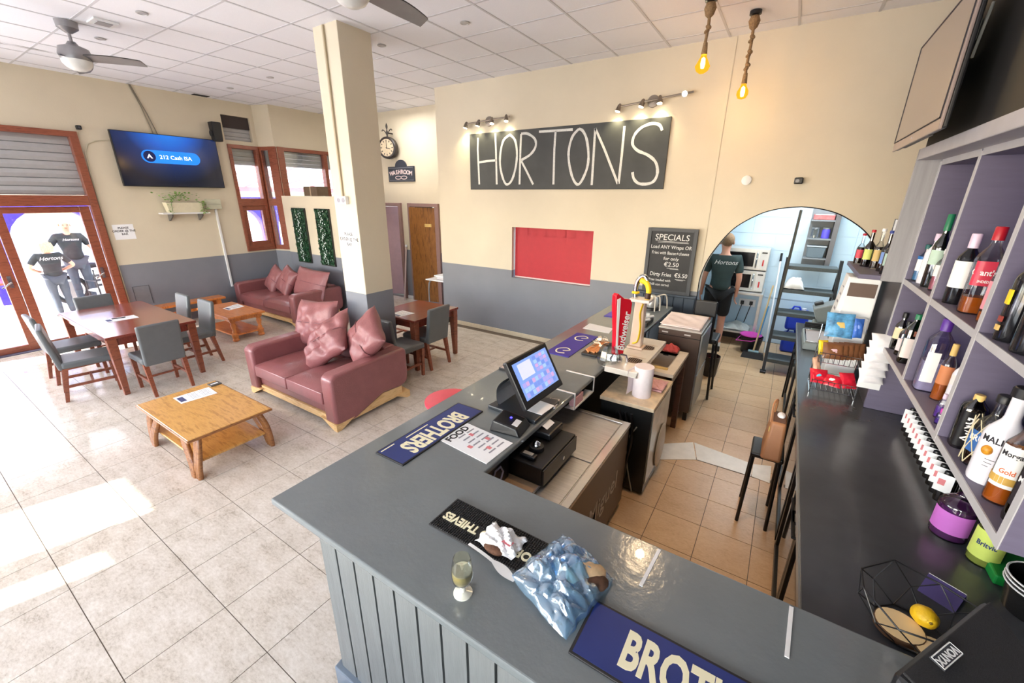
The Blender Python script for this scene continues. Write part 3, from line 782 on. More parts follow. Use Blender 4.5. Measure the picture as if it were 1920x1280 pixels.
menu('white menu sheet on the light oak coffee table', [(-4.46, 1.23), (-4.43, 1.52), (-4.65, 1.535), (-4.66, 1.235)], 0.401)
menu('white menu sheet on the long mahogany dining table', [(-6.95, 1.42), (-6.93, 1.73), (-7.13, 1.735), (-7.16, 1.43)], 0.721)
menu('white menu sheet on the orange pine coffee table', [(-7.62, 3.07), (-7.68, 3.34), (-7.97, 3.36), (-7.83, 3.06)], 0.421)
menu('white menu sheet on the small square table behind the pillar', [(-4.16, 3.68), (-4.13, 3.92), (-4.38, 3.93), (-4.38, 3.69)], 0.721)
t = ob('coaster', MB().box(-0.045, 0.045, -0.05, 0.05, 0, 0.012), mk('dark_grey_card', (84, 80, 76), 0.5), None, bevel=0.003, loc=(-4.675, 1.60, 0.40)); tag(t, 'small dark grey card holder at the far corner of the light oak coffee table', 'coaster')
ob('print', MB().box(-0.01, 0.012, -0.035, 0.03, 0.012, 0.0128), paper_m, t)
t = ob('pen', MB().cyl((-7.09, 1.50, 0.729), (-7.06, 1.63, 0.729), 0.006, n=8), black_m); tag(t, 'dark pen lying on the menu sheet of the long dining table', 'pen')
ob('cap', MB().cyl((-7.067, 1.60, 0.729), (-7.06, 1.63, 0.729), 0.0072, n=8), ink_m, t)

# ------------------------------------------------------------------ stools
def stool(label, x, y, z, m, r=0.19):
    t = thing('bar_stool', label, 'stool', (x, y, 0))
    ob('seat', MB().lathe([(0, z - 0.05), (r * 0.8, z - 0.05), (r, z - 0.02), (r, z), (r * 0.85, z + 0.005), (0.0, z - 0.012)], n=28), m, t, 50)
    ob('column', MB().cyl((0, 0, 0.03), (0, 0, z - 0.05), 0.028), chrome_m, t, 40)
    ob('foot_ring', MB().tube([(0.15 * math.cos(a), 0.15 * math.sin(a), 0.28 * z / 0.75) for a in [2 * PI * k / 20 for k in range(20)]], 0.01, 8, True), chrome_m, t, 40)
    ob('base', MB().lathe([(0, 0), (r * 0.85, 0), (r * 0.85, 0.012), (0.05, 0.035), (0, 0.035)], n=28), chrome_m, t, 40)
stool('bar stool with a bright pinkish red seat against the customer side of the bar', -1.99, 2.2, 0.74, mk('pinkish_red_seat', (226, 60, 84), 0.35), 0.2)

# ------------------------------------------------------------------ things on the left wall
t = thing('television', 'large wall television showing a blue advert on the left wall', 'television', (-9.15, 3.33, 2.78))
ob('casing', MB().box(-0.06, 0, -0.745, 0.745, -0.415, 0.415), black_m, t, bevel=0.004)
m, n, l, b = base('advert_screen')
sx = n.new('ShaderNodeSeparateXYZ'); l.new(coords(n, 'obj'), sx.inputs[0])
def mth(op, a, b=None, c=None):
    q = n.new('ShaderNodeMath'); q.operation = op
    for i, v in enumerate((a, b, c)):
        if v is None: continue
        if hasattr(v, 'is_linked') or hasattr(v, 'links'): l.new(v, q.inputs[i])
        else: q.inputs[i].default_value = v
    return q.outputs[0]
yy = mth('MULTIPLY', sx.outputs[1], 0.9); zz = mth('SUBTRACT', sx.outputs[2], 0.5)
rr = mth('SQRT', mth('ADD', mth('MULTIPLY', yy, yy), mth('MULTIPLY', zz, zz)))
col = ramp(n, l, rr, [(0.0, lin((30, 140, 250))), (0.3, lin((16, 96, 205))), (0.52, lin((12, 46, 104))), (0.85, lin((12, 18, 34)))])
l.new(col, b.inputs['Emission Color']); b.inputs['Emission Strength'].default_value = 1.0; b.inputs['Base Color'].default_value = (0.01, 0.012, 0.02, 1); b.inputs['Roughness'].default_value = 0.12
ob('screen', MB().box(0, 0.002, -0.735, 0.735, -0.40, 0.405), m, t)
pill = MB()
pp = [(0.365 + 0.1 * math.cos(a), 0.1 * math.sin(a)) for a in [-PI / 2 + PI * k / 10 for k in range(11)]] + [(-0.28 + 0.1 * math.cos(a), 0.1 * math.sin(a)) for a in [PI / 2 + PI * k / 10 for k in range(11)]]
pill.prism([(y - 0.04, z + 0.06) for y, z in pp], 0.002, 0.003, 'x')
ob('advert_pill', pill, mk('advert_blue', (30, 120, 220), 0.3, var=0, emit=(24, 128, 236), estr=0.9), t)
ob('advert_badge', MB().prism([(-0.31 + 0.085 * math.cos(a), 0.06 + 0.085 * math.sin(a)) for a in [2 * PI * k / 20 for k in range(20)]], 0.003, 0.004, 'x'), mk('advert_navy', (10, 20, 60), 0.3, var=0, emit=(10, 30, 90), estr=0.6), t)
wh = mk('advert_white', (240, 245, 255), 0.3, var=0, emit=(235, 240, 250), estr=1.0)
ob('advert_arrow', MB().prism([(-0.35, 0.03), (-0.31, 0.1), (-0.27, 0.03), (-0.29, 0.03), (-0.31, 0.065), (-0.33, 0.03)], 0.004, 0.005, 'x'), wh, t)
txt('212 Cash ISA', 0.086, wh, at((0.004, 0.06, 0.058), (0, 1, 0), (0, 0, 1)), t, bold=0.012)
for dy, nm in ((0.0, 'x'), (0.05, 'y')):
    pass
t = ob('power_cable', MB().tube([(-9.24, 3.02, 3.89), (-9.235, 3.10, 3.6), (-9.235, 3.16, 3.3), (-9.23, 3.18, 3.18)], 0.008, 6).tube([(-9.24, 3.03, 3.89), (-9.235, 3.16, 3.5), (-9.23, 3.24, 3.18)], 0.008, 6), mk('grey_cable', (142, 132, 116), 0.6), None, 50); tag(t, 'pair of grey cables running from the ceiling down to the television', 'cable')
t = ob('door_cable', MB().tube([(-9.24, 2.62, 3.05), (-9.24, 2.42, 3.02), (-9.24, 2.31, 2.96), (-9.24, 2.26, 2.84), (-9.24, 2.24, 2.5), (-9.24, 2.24, 0.2)], 0.009, 6), mk('pale_cable', (206, 196, 170), 0.5), None, 50); tag(t, 'pale cable looping from the television round the entrance door frame', 'cable')
t = ob('door_sensor', MB().box(-9.25, -9.19, 2.23, 2.29, 3.15, 3.21), black_m, None, bevel=0.01); tag(t, 'small black sensor on the wall above the entrance door', 'sensor')
ob('lens', MB().cyl((-9.19, 2.26, 3.18), (-9.186, 2.26, 3.18), 0.014, n=12), mk('grey_lens', (90, 90, 100), 0.2), t)
# plant shelf
t = thing('plant_shelf', 'small cream wall shelf on two brackets under the television', 'shelf', (-9.14, 3.33, 1.93))
ob('board', MB().box(-0.11, 0.1, -0.36, 0.36, -0.012, 0.012), white_m, t, bevel=0.003)
for y in (-0.22, 0.24):
    ob('bracket', MB().prism([(-0.11, -0.012), (0.08, -0.012), (0.06, -0.05), (-0.09, -0.13), (-0.11, -0.13)], y - 0.012, y + 0.012, 'y'), mk('grey_bracket', (108, 104, 100), 0.5), t)
t = thing('planter', 'cream trough planter with a trailing plant on the shelf below the television', 'plant', (-9.14, 3.33, 1.943))
ob('trough', MB().taper((0, 0, 0), (0.14, 0.5), (0, 0, 0.17), (0.17, 0.56)), mk('cream_plastic', (226, 216, 188), 0.5), t, bevel=0.004)
ob('soil', MB().box(-0.075, 0.075, -0.26, 0.26, 0.16, 0.172), mk('soil', (70, 54, 40), 0.9), t)
lb = MB(); rnd = random.Random(3)
for i in range(150):
    if rnd.random() < 0.72:
        c = Vector((rnd.uniform(-0.06, 0.09), rnd.gauss(-0.06, 0.13), 0.2 + rnd.random() * 0.14))
    else:
        s = rnd.choice((-0.24, 0.26, 0.3)); c = Vector((0.1 + rnd.random() * 0.03, s + rnd.uniform(-0.05, 0.05), rnd.uniform(-0.02, 0.2)))
    m_ = Matrix.Rotation(rnd.uniform(0, 6.28), 3, 'Z') @ Matrix.Rotation(rnd.uniform(-1, 1), 3, 'X')
    q = [Vector(v) for v in ((-0.02, 0, 0), (0, -0.016, 0.004), (0.026, 0, 0), (0, 0.016, 0.004))]
    lb.add([c + m_ @ v for v in q], [(0, 1, 2), (0, 2, 3)])
ob('leaves', lb, mk('pale_leaf', (128, 170, 76), 0.5, var=0.25, scale=30), t)['kind'] = 'stuff'
for s in (-0.22, 0.27):
    ob('trailing_stem', MB().tube([(0.05, s * 0.7, 0.2), (0.1, s * 0.95, 0.16), (0.11, s, 0.02)], 0.004, 5), leaf_m, t, 50)
t = ob('trunking', MB().box(-9.25, -9.215, 3.85, 3.885, 0.5, 1.99), white_m, None, bevel=0.004); tag(t, 'white vertical trunking on the left wall above the corner sofa', 'trunking')
t = ob('junction_box', MB().box(-9.25, -9.19, 3.72, 3.97, 1.985, 2.165), mk('pale_green_plastic', (206, 206, 182), 0.5), None, bevel=0.008); tag(t, 'pale junction box on top of the white trunking', 'box')
ob('cover_line', MB().box(-9.19, -9.188, 3.73, 3.96, 2.07, 2.076), mk('grey_seam', (170, 168, 150), 0.6), t)
t = ob('order_notice', MB().box(-9.25, -9.247, 2.31, 2.58, 1.53, 1.77), paper_m); tag(t, 'white paper notice on the left wall beside the entrance door', 'notice')
for i, s in enumerate(('PLEASE', 'ORDER @ THE', 'BAR')):
    txt(s, 0.045, ink_m, at((-9.247, 2.445, 1.715 - 0.05 * i), (0, 1, 0), (0, 0, 1)), t, bold=0.02)
t = thing('wall_speaker', 'black wall loudspeaker on a bracket right of the television', 'speaker', (-9.12, 4.1, 3.33))
ob('cabinet', MB().taper((0, 0, -0.16), (0.13, 0.14), (0, 0, 0.16), (0.15, 0.16)), black_m, t, bevel=0.012)
ob('grille', MB().lathe([(0, 0), (0.055, 0), (0.05, 0.012), (0, 0.02)], n=20), fab_m, t, 40).matrix_local = at((0.0, -0.082, -0.03), (1, 0, 0), (0, 0, 1))
ob('bracket', MB().tube([(-0.13, 0.0, 0.1), (-0.03, 0, 0.1)], 0.02, 8), mk('grey_bracket', (0, 0, 0)), t)
t = ob('access_panel', MB().box(-9.25, -9.245, 2.34, 2.56, 0.42, 0.74), mk('grey_paint', (126, 128, 134), 0.5)); tag(t, 'flush grey access panel low on the wall behind the dining table', 'panel')
ob('frame', MB().box(-9.246, -9.242, 2.335, 2.342, 0.42, 0.745).box(-9.246, -9.242, 2.558, 2.565, 0.42, 0.745).box(-9.246, -9.242, 2.335, 2.565, 0.738, 0.745), mk('dark_grey_edge', (88, 90, 96), 0.5), t)
# box on the partition and foliage panels
t = ob('cardboard_box', MB().box(-8.03, -7.6, 4.96, 5.2, 2.237, 2.41), mk('brown_card', (98, 80, 62), 0.8, var=0.12), None, bevel=0.004); tag(t, 'small brown cardboard box standing on the half-height partition', 'box')
ob('tape', MB().box(-7.83, -7.79, 4.958, 5.202, 2.236, 2.412), mk('tape', (160, 140, 112), 0.4), t)
def foliage(label, x0, x1, seed):
    z0, z1 = 0.95, 2.0
    t = thing('foliage_panel', label, 'wall decoration', ((x0 + x1) / 2, 4.95, z0))
    w = (x1 - x0) / 2; h = z1 - z0
    ob('backing', MB().box(-w, w, -0.012, 0, 0, h), mk('dark_green_backing', (16, 44, 28), 0.8), t)
    ob('frame', MB().box(-w - 0.012, -w, -0.03, 0, -0.01, h + 0.01).box(w, w + 0.012, -0.03, 0, -0.01, h + 0.01).box(-w, w, -0.03, 0, h, h + 0.012).box(-w, w, -0.03, 0, -0.012, 0), mk('dark_frame', (50, 48, 44), 0.5), t)
    rnd = random.Random(seed); b = MB()
    for i in range(1100):
        c = Vector((rnd.uniform(-w, w), -0.02 - rnd.random() * 0.03, rnd.uniform(0.01, h)))
        m_ = Matrix.Rotation(rnd.uniform(0, 6.28), 3, 'Y') @ Matrix.Rotation(rnd.uniform(-0.9, 0.9), 3, 'X')
        s = rnd.uniform(0.012, 0.022)
        b.add([c + m_ @ Vector(v) for v in ((-s * 1.5, 0, 0), (0, 0, -s * 0.6), (s * 1.5, 0, 0), (0, 0, s * 0.6))], [(0, 1, 2), (0, 2, 3)])
    ob('leaves', b, darkleaf_m, t)['kind'] = 'stuff'
    b = MB()
    for i in range(64):
        c = Vector((rnd.gauss(0, w * 0.22), -0.055, 0.03 + (h - 0.06) * i / 63)); s = rnd.uniform(0.012, 0.024)
        m_ = Matrix.Rotation(rnd.uniform(0, 6.28), 3, 'Y')
        b.add([c + m_ @ Vector(v) for v in ((-s, 0, 0), (0, -0.004, -s * 0.6), (s, 0, 0), (0, -0.004, s * 0.6))], [(0, 1, 2), (0, 2, 3)])
    ob('silvery_leaves', b, mk('silver_leaf', (214, 226, 222), 0.3), t)['kind'] = 'stuff'
foliage('left of the two green artificial foliage panels above the corner sofa', -8.49, -8.06, 1)
foliage('right green artificial foliage panel above the corner sofa, nearer the pillar', -7.70, -7.28, 2)

# ------------------------------------------------------------------ pillar notice, socket, washroom corner
t = ob('order_notice', MB().box(-4.51, -4.21, 3.176, 3.18, 1.65, 1.885), paper_m); tag(t, 'white paper notice taped to the pillar', 'notice')
for i, s in enumerate(('PLEASE', 'ORDER @ THE', 'BAR')):
    txt(s, 0.05, ink_m, at((-4.36, 3.176, 1.82 - 0.06 * i), (1, 0, 0), (0, 0, 1)), t, bold=0.02)
t = thing('wall_socket', 'white double socket with a conduit running up the pillar', 'socket', (-4.37, 3.18, 2.2))
ob('box', MB().box(-0.085, 0.085, -0.045, 0, -0.045, 0.045), white_m, t, bevel=0.006)
ob('conduit', MB().box(-0.012, 0.012, -0.022, 0, 0.045, 1.69), mk('cream_conduit', (186, 170, 140), 0.5), t, bevel=0.003)
for x in (-0.042, 0.042):
    ob('outlet', MB().cyl((x, -0.045, 0), (x, -0.049, 0), 0.026, n=16), mk('grey_outlet', (150, 146, 156), 0.5), t)
t = thing('station_clock', 'black double-sided station clock on a scrolled bracket above the washroom sign', 'clock', (-7.28, 6.5, 3.19))
cz = at((0, 0, 0), (0.97, 0.24, 0), (0, 0, 1))
ob('rim', MB(cz).lathe([(0.0, -0.06), (0.19, -0.06), (0.21, -0.045), (0.21, 0.045), (0.19, 0.06), (0.165, 0.06), (0.165, 0.052), (0.0, 0.052)], n=36), mk('bronze_black', (44, 36, 34), 0.4), t, 40)
ob('dial', MB(cz).lathe([(0, 0.052), (0.165, 0.052), (0.165, 0.056), (0, 0.056)], n=36), mk('aged_dial', (196, 178, 150), 0.6, var=0.1), t)
b = MB(cz)
for k in range(12):
    a = k * PI / 6; s, c = math.sin(a), math.cos(a)
    b.prism([(0.115 * s - 0.008 * c, 0.115 * c + 0.008 * s), (0.115 * s + 0.008 * c, 0.115 * c - 0.008 * s), (0.15 * s + 0.008 * c, 0.15 * c - 0.008 * s), (0.15 * s - 0.008 * c, 0.15 * c + 0.008 * s)], 0.056, 0.058)
ob('numerals', b, ink_m, t)
ob('hand', MB(cz).prism([(-0.008, -0.02), (0.008, -0.02), (0.004, 0.12), (-0.004, 0.12)], 0.058, 0.06), ink_m, t)
ob('hand', MB(cz).prism([(-0.02, 0.008), (-0.02, -0.008), (0.085, -0.03), (0.085, -0.02)], 0.058, 0.06), ink_m, t)
ob('finial', MB().lathe([(0, 0.2), (0.02, 0.2), (0.012, 0.26), (0.02, 0.3), (0.008, 0.34), (0.022, 0.39), (0.02, 0.42), (0, 0.47)], n=12), mk('bronze_black', (0, 0, 0)), t, 50)
for s in (-1, 1):
    ob('scroll', MB().tube(smooth_pts([(0, 0, 0.22), (s * 0.05, 0, 0.30), (s * 0.12, 0, 0.345), (s * 0.15, 0, 0.32)], 5), 0.009, 7), mk('bronze_black', (0, 0, 0)), t, 50)
ob('arm', MB().tube([(0, 0, 0.28), (0, 0.14, 0.28)], 0.014, 8), mk('bronze_black', (0, 0, 0)), t)
t = thing('washroom_sign', 'dark framed washroom sign with an arched top on the corridor wall', 'sign', (-7.095, 6.65, 2.69))
sh = [(-0.39, -0.15), (0.39, -0.15), (0.39, 0.15)] + [(0.17 * math.cos(a), 0.15 + 0.13 * math.sin(a)) for a in [PI * k / 12 for k in range(13)]] + [(-0.39, 0.15)]
ob('board', MB().prism(sh, -0.025, 0, 'y'), mk('slate_board', (52, 56, 66), 0.5), t, bevel=0.004)
ob('border', MB().tube([(-0.36, -0.028, -0.12), (0.36, -0.028, -0.12), (0.36, -0.028, 0.12), (-0.36, -0.028, 0.12)], 0.005, 5, True), mk('grey_border', (130, 132, 140), 0.5), t)
for i, ch in enumerate('WASHROOM'):
    u = (i - 3.5) / 3.5
    txt(ch, 0.115, mk('pale_pink_print', (226, 206, 206), 0.6, var=0), at((u * 0.29, -0.027, 0.04 - 0.03 * u * u), (1, 0, -0.12 * u), (0, 0, 1)), t, bold=0.03)
b = MB()
for s in (-1, 1):
    b.tube([(s * 0.085 + 0.085 * math.cos(a), -0.028, -0.07 + 0.03 * math.sin(a)) for a in [2 * PI * k / 20 for k in range(20)]], 0.008, 6, True)
ob('ornament', b, mk('pale_pink_print', (0, 0, 0)), t)
t = ob('leaning_pole', MB().cyl((-7.09, 6.45, 0.0), (-7.075, 6.6, 1.19), 0.018, n=10), mk('pale_pole', (206, 182, 178), 0.4), None, 40); tag(t, 'pale pole with a white knob leaning between the two washroom doors', 'pole')
ob('knob', MB().ell((-7.075, 6.602, 1.205), (0.03, 0.03, 0.03)), white_m, t, 60)
t = thing('school_table', 'small white-topped table with grey tube legs by the washroom door', 'table', (-5.46, 6.05, 0))
ob('tabletop', MB().box(-0.24, 0.24, -0.3, 0.3, 0.73, 0.75), white_m, t, bevel=0.005)
for s in (-1, 1):
    ob('leg_frame', MB().tube(smooth_pts([(s * 0.2, -0.26, 0), (s * 0.2, -0.26, 0.55), (s * 0.2, -0.2, 0.71), (s * 0.2, 0, 0.72), (s * 0.2, 0.2, 0.71), (s * 0.2, 0.26, 0.55), (s * 0.2, 0.26, 0)], 5), 0.014, 8), mk('grey_tube', (140, 140, 144), 0.3, 0.5), t, 50)
t = ob('document_tray', MB().box(-5.5, -5.24, 5.85, 6.15, 0.751, 0.80), mk('pale_grey_plastic', (212, 206, 208), 0.4), None, bevel=0.006); tag(t, 'pale tray of papers on the small white-topped table', 'tray')
ob('papers', MB().box(-5.56, -5.26, 5.84, 6.12, 0.801, 0.82), paper_m, t)

# ------------------------------------------------------------------ ceiling fittings
def fan(label, x, y, zh, r, ang):
    t = thing('ceiling_fan', label, 'ceiling fan', (x, y, zh))
    g = mk('fan_silver', (150, 148, 150), 0.35, 0.5)
    H = ZC - zh
    ob('canopy_cup', MB().lathe([(0, H), (0.09, H), (0.085, H - 0.06), (0.03, H - 0.1), (0, H - 0.1)], n=24), g, t, 40)
    ob('rod', MB().cyl((0, 0, 0.12), (0, 0, H - 0.08), 0.014, n=10), g, t, 40)
    ob('motor', MB().lathe([(0, 0.14), (0.03, 0.14), (0.05, 0.11), (0.12, 0.08), (0.135, 0.02), (0.12, -0.03), (0, -0.03)], n=28), g, t, 40)
    ob('lamp_bowl', MB().lathe([(0.125, -0.03), (0.12, -0.06), (0.09, -0.10), (0.05, -0.12), (0, -0.125), (0, -0.03)], n=28), mk('frosted_bowl', (226, 226, 222), 0.25), t, 50)
    for a in ang:
        def f(u, v, a=a):
            R0 = 0.1 + (r - 0.1) * u
            wd = 0.075 * (0.65 + 0.5 * math.sin(PI * min(1, u * 0.9 + 0.1)))
            s = (v - 0.5) * 2 * wd + 0.05 * u * u
            p = Vector((R0, s, 0.0 - 0.03 * (v - 0.5) - 0.02 * u * u))
            return Matrix.Rotation(R_(a), 3, 'Z') @ p
        ob('blade', MB().sheet(f, 10, 4, 0.008), g, t, 50)
fan('silver three-blade ceiling fan over the dining table, top left', -6.55, 1.75, 3.58, 0.62, (38, 157, 276))
fan('silver ceiling fan cut off by the top edge of the picture near the pillar', -2.72, 2.22, 3.56, 0.66, (84, 204, 324))
def down(label, x, y):
    t = thing('downlight', label, 'ceiling light', (x, y, ZC), group='recessed ceiling downlights')
    ob('trim_ring', MB().lathe([(0.034, 0.0), (0.05, 0.0), (0.05, -0.006), (0.036, -0.01), (0.034, -0.006)], n=20), mk('satin_ring', (188, 186, 186), 0.4, 0.3), t, 50)
    ob('lens', MB().lathe([(0, 0.0), (0.035, 0.0), (0.035, -0.003), (0, -0.003)], n=16), mk('dark_lens', (70, 62, 60), 0.3), t)
for lb, x, y in (('recessed downlight right of the fan over the dining table, the nearest to the pillar', -5.615, 2.084), ('recessed downlight just behind the fan over the dining table', -6.90, 2.1), ('recessed downlight near the left wall above the television', -8.10, 3.99),
                 ('recessed downlight left of the pillar in front of the partition', -6.87, 3.98), ('recessed downlight just right of the pillar top', -4.35, 3.91), ('recessed downlight beyond the blade of the cut-off fan', -3.11, 3.90)):
    down(lb, x, y)
t = ob('ceiling_hatch', MB().box(-6.36, -6.14, 1.86, 2.06, ZC - 0.014, ZC + 0.002), white_m, None, bevel=0.003); tag(t, 'small square white plate in the ceiling beside the left fan', 'ceiling vent')
ob('insert', MB().box(-6.31, -6.19, 1.9, 2.02, ZC - 0.02, ZC - 0.014), mk('grey_insert', (164, 160, 162), 0.5), t)
t = ob('ceiling_vent', MB().box(-9.2, -9.08, 3.86, 4.1, ZC - 0.004, ZC + 0.002), blackgap_m); tag(t, 'narrow black slot vent where the ceiling meets the left wall', 'ceiling vent')

# ------------------------------------------------------------------ lettered board, spot bars, hatch, specials
t = ob('name_board', MB().box(-4.487, -1.422, 5.676, 5.697, 2.362, 3.176), board_m, None, bevel=0.003); tag(t, 'long black chalkboard with the name HORTONS high on the cream wall', 'chalkboard')
STR = [[(-4.317, 3.116), (-4.326, 2.953), (-4.307, 2.438)], [(-3.99, 3.157), (-3.979, 2.937), (-3.965, 2.436)], [(-4.3, 2.765), (-4.15, 2.778), (-3.975, 2.783)], [(-3.724, 3.123), (-3.838, 3.053), (-3.896, 2.88), (-3.897, 2.683), (-3.837, 2.499), (-3.771, 2.434), (-3.684, 2.497), (-3.618, 2.675), (-3.598, 2.867), (-3.634, 3.041), (-3.724, 3.123)], [(-3.529, 3.119), (-3.538, 2.916), (-3.546, 2.433)], [(-3.529, 3.123), (-3.416, 3.115), (-3.297, 3.039), (-3.283, 2.938), (-3.366, 2.84), (-3.522, 2.769)], [(-3.522, 2.76), (-3.426, 2.618), (-3.307, 2.431)], [(-3.231, 3.13), (-2.983, 3.125), (-2.707, 3.122)], [(-2.967, 3.122), (-2.976, 2.89), (-2.97, 2.428)], [(-2.617, 3.123), (-2.706, 3.036), (-2.75, 2.879), (-2.74, 2.717), (-2.674, 2.518), (-2.594, 2.425), (-2.526, 2.483), (-2.462, 2.644), (-2.456, 2.803), (-2.497, 2.992), (-2.56, 3.096), (-2.617, 3.123)], [(-2.384, 3.115), (-2.382, 2.862), (-2.38, 2.416)], [(-2.384, 3.115), (-2.234, 2.855), (-2.012, 2.429)], [(-1.99, 3.112), (-1.993, 2.769), (-2.003, 2.429)], [(-1.514, 3.03), (-1.555, 3.092), (-1.65, 3.115), (-1.771, 3.079), (-1.851, 2.998), (-1.864, 2.897), (-1.791, 2.82), (-1.656, 2.762), (-1.551, 2.678), (-1.513, 2.559), (-1.541, 2.463), (-1.617, 2.426), (-1.732, 2.43), (-1.805, 2.489), (-1.83, 2.569)]]
letters = [STR[0:3], STR[3:4], STR[4:7], STR[7:9], STR[9:10], STR[10:13], STR[13:14]]
for L in letters:
    b = MB()
    for s in L:
        stroke(b, smooth_pts(s, 5) if len(s) > 3 else s, 0.034, 5.675)
    ob('chalk_letter', b, chalk_m, t)
def spot_bar(label, x0, z0, x1, z1, heads, hub, lit):
    t = thing('spot_bar', label, 'light', ((x0 + x1) / 2, 5.70, (z0 + z1) / 2))
    g = mk('nickel', (150, 140, 130), 0.3, 0.9)
    P = lambda u: Vector(((x0 - x1) / 2 + u * (x1 - x0), -0.075, (z0 - z1) / 2 + u * (z1 - z0)))
    ob('bar', MB().tube([P(0), P(1)], 0.011, 8), g, t, 40)
    c = P(hub)
    ob('wall_plate', MB().lathe([(0, 0), (0.07, 0), (0.065, 0.018), (0, 0.022)], n=24), g, t, 40).matrix_local = at((c.x, 0, c.z), (1, 0, 0), (0, 0, 1))
    ob('stem', MB().tube([(c.x, -0.01, c.z), (c.x, -0.075, c.z)], 0.01, 8), g, t)
    for k, u in enumerate(heads):
        p = P(u); d = Vector((-0.25 if k < 2 else 0.1, -0.22, -1)).normalized()
        if lit[k] == 2: d = Vector((0.1, -0.9, -0.25)).normalized()
        a = p - d * 0.035
        h = ob('spot_head', MB().tube([a, a + d * 0.02, a + d * 0.085, a + d * 0.09], [0.012, 0.024, 0.034, 0.034], 14), g, t, 40)
        q = a + d * 0.091
        ob('lamp', MB().tube([q, q + d * 0.003], 0.028, 14), spot_m, h)
        wp = Vector(t.location) + q + d * 0.012
        lamp('spot_bar_light', 'SPOT', wp, 15 if lit[k] == 1 else 8, (1.0, 0.86, 0.5), (d.x * 0.4, 0.16, -1) if lit[k] == 1 else d, spot_size=R_(110), spot_blend=0.9, shadow_soft_size=0.02)
spot_bar('left bar of four small spotlights over the start of the lettered board', -4.53, 3.31, -3.70, 3.352, (0.03, 0.32, 0.62, 0.93), 0.5, (1, 1, 1, 1))
spot_bar('right bar of four small spotlights over the end of the lettered board', -2.08, 3.325, -1.20, 3.40, (0.02, 0.35, 0.58, 0.90), 0.47, (1, 1, 1, 2))
t = ob('smoke_alarm', MB().lathe([(0, 0), (0.052, 0), (0.05, 0.025), (0.03, 0.032), (0, 0.034)], n=24), white_m, None, 40); t.matrix_world = at((-0.51, 5.70, 2.454), (1, 0, 0), (0, 0, 1)); tag(t, 'round white alarm on the cream wall above the arch', 'alarm')
t = thing('security_camera', 'small black camera on the cream wall above the arch top', 'camera', (0.0, 5.70, 2.44))
ob('body', MB().box(-0.05, 0.03, -0.07, 0, -0.03, 0.035), black_m, t, bevel=0.01)
ob('lens', MB().cyl((-0.02, -0.07, 0), (-0.02, -0.08, 0), 0.018, n=14), mk('grey_lens', (0, 0, 0)), t)
t = thing('hatch_blind', 'red blind drawn down behind the serving hatch', 'blind', (-3.0, 5.78, 1.0))
ob('cloth', MB().sheet(lambda u, v: (-0.675 + 1.35 * u, 0.006 * math.sin(u * 26) * (1 - v) ** 3, 0.02 + 0.79 * v), 60, 6, 0.002), redblind_m, t, 60)
ob('bottom_bar', MB().box(-0.67, 0.67, -0.012, 0.008, 0.006, 0.024), mk('white_bar', (232, 214, 210), 0.4), t)
ob('head_roll', MB().cyl((-0.67, 0.03, 0.79), (0.67, 0.03, 0.79), 0.02, n=12), redblind_m, t, 40)
t = thing('specials_board', 'framed chalkboard of specials standing on the navy ledge', 'chalkboard', (-1.225, 5.63, 1.066))
fm = mk('charcoal_frame', (70, 72, 76), 0.5)
tm = at((0, 0.03, 0), (1, 0, 0), (0, -0.02, 1))
ob('board', MB(tm).box(-0.26, 0.26, 0.04, 0.79, 0.0, 0.015), mk('specials_black', (44, 44, 46), 0.6, var=0.15, scale=5), t)
ob('frame', MB(tm).box(-0.305, -0.26, 0, 0.83, 0.0, 0.03).box(0.26, 0.305, 0, 0.83, 0.0, 0.03).box(-0.26, 0.26, 0, 0.042, 0.0, 0.03).box(-0.26, 0.26, 0.788, 0.83, 0.0, 0.03), fm, t, bevel=0.003)
for s, x, z, sz, w in (('SPECIALS', 0, 0.715, 0.105, 1.0), ('Load ANY Wraps OR', 0, 0.595, 0.062, 0.9), ('Fries with Bacon+cheese', 0, 0.52, 0.056, 0.82), ('for only', 0.02, 0.45, 0.06, 1.0), ('\u20ac2.50', 0.03, 0.375, 0.078, 1.0), ('Dirty Fries', -0.09, 0.24, 0.072, 0.88), ('\u20ac5.50', 0.165, 0.243, 0.075, 0.9), ('(Fries loaded with', -0.1, 0.165, 0.045, 0.9), ('Chilli con carne)', -0.1, 0.105, 0.045, 0.9)):
    txt(s, sz, chalk_m, tm @ at((x, z, 0.0155), (1, 0, 0), (0, 1, 0)), t, name='chalk_lettering', sx=w, shear=0.08, bold=0.004)
b = MB(tm)
for (xa, xb, z) in ((-0.2, 0.2, 0.665), (-0.17, 0.21, 0.652), (-0.02, 0.12, 0.328), (0.02, 0.13, 0.318), (0.1, 0.23, 0.192), (0.12, 0.2, 0.182)):
    b.box(xa, xb, z, z + 0.004, 0.015, 0.016)
ob('chalk_underline', b, chalk_m, t)
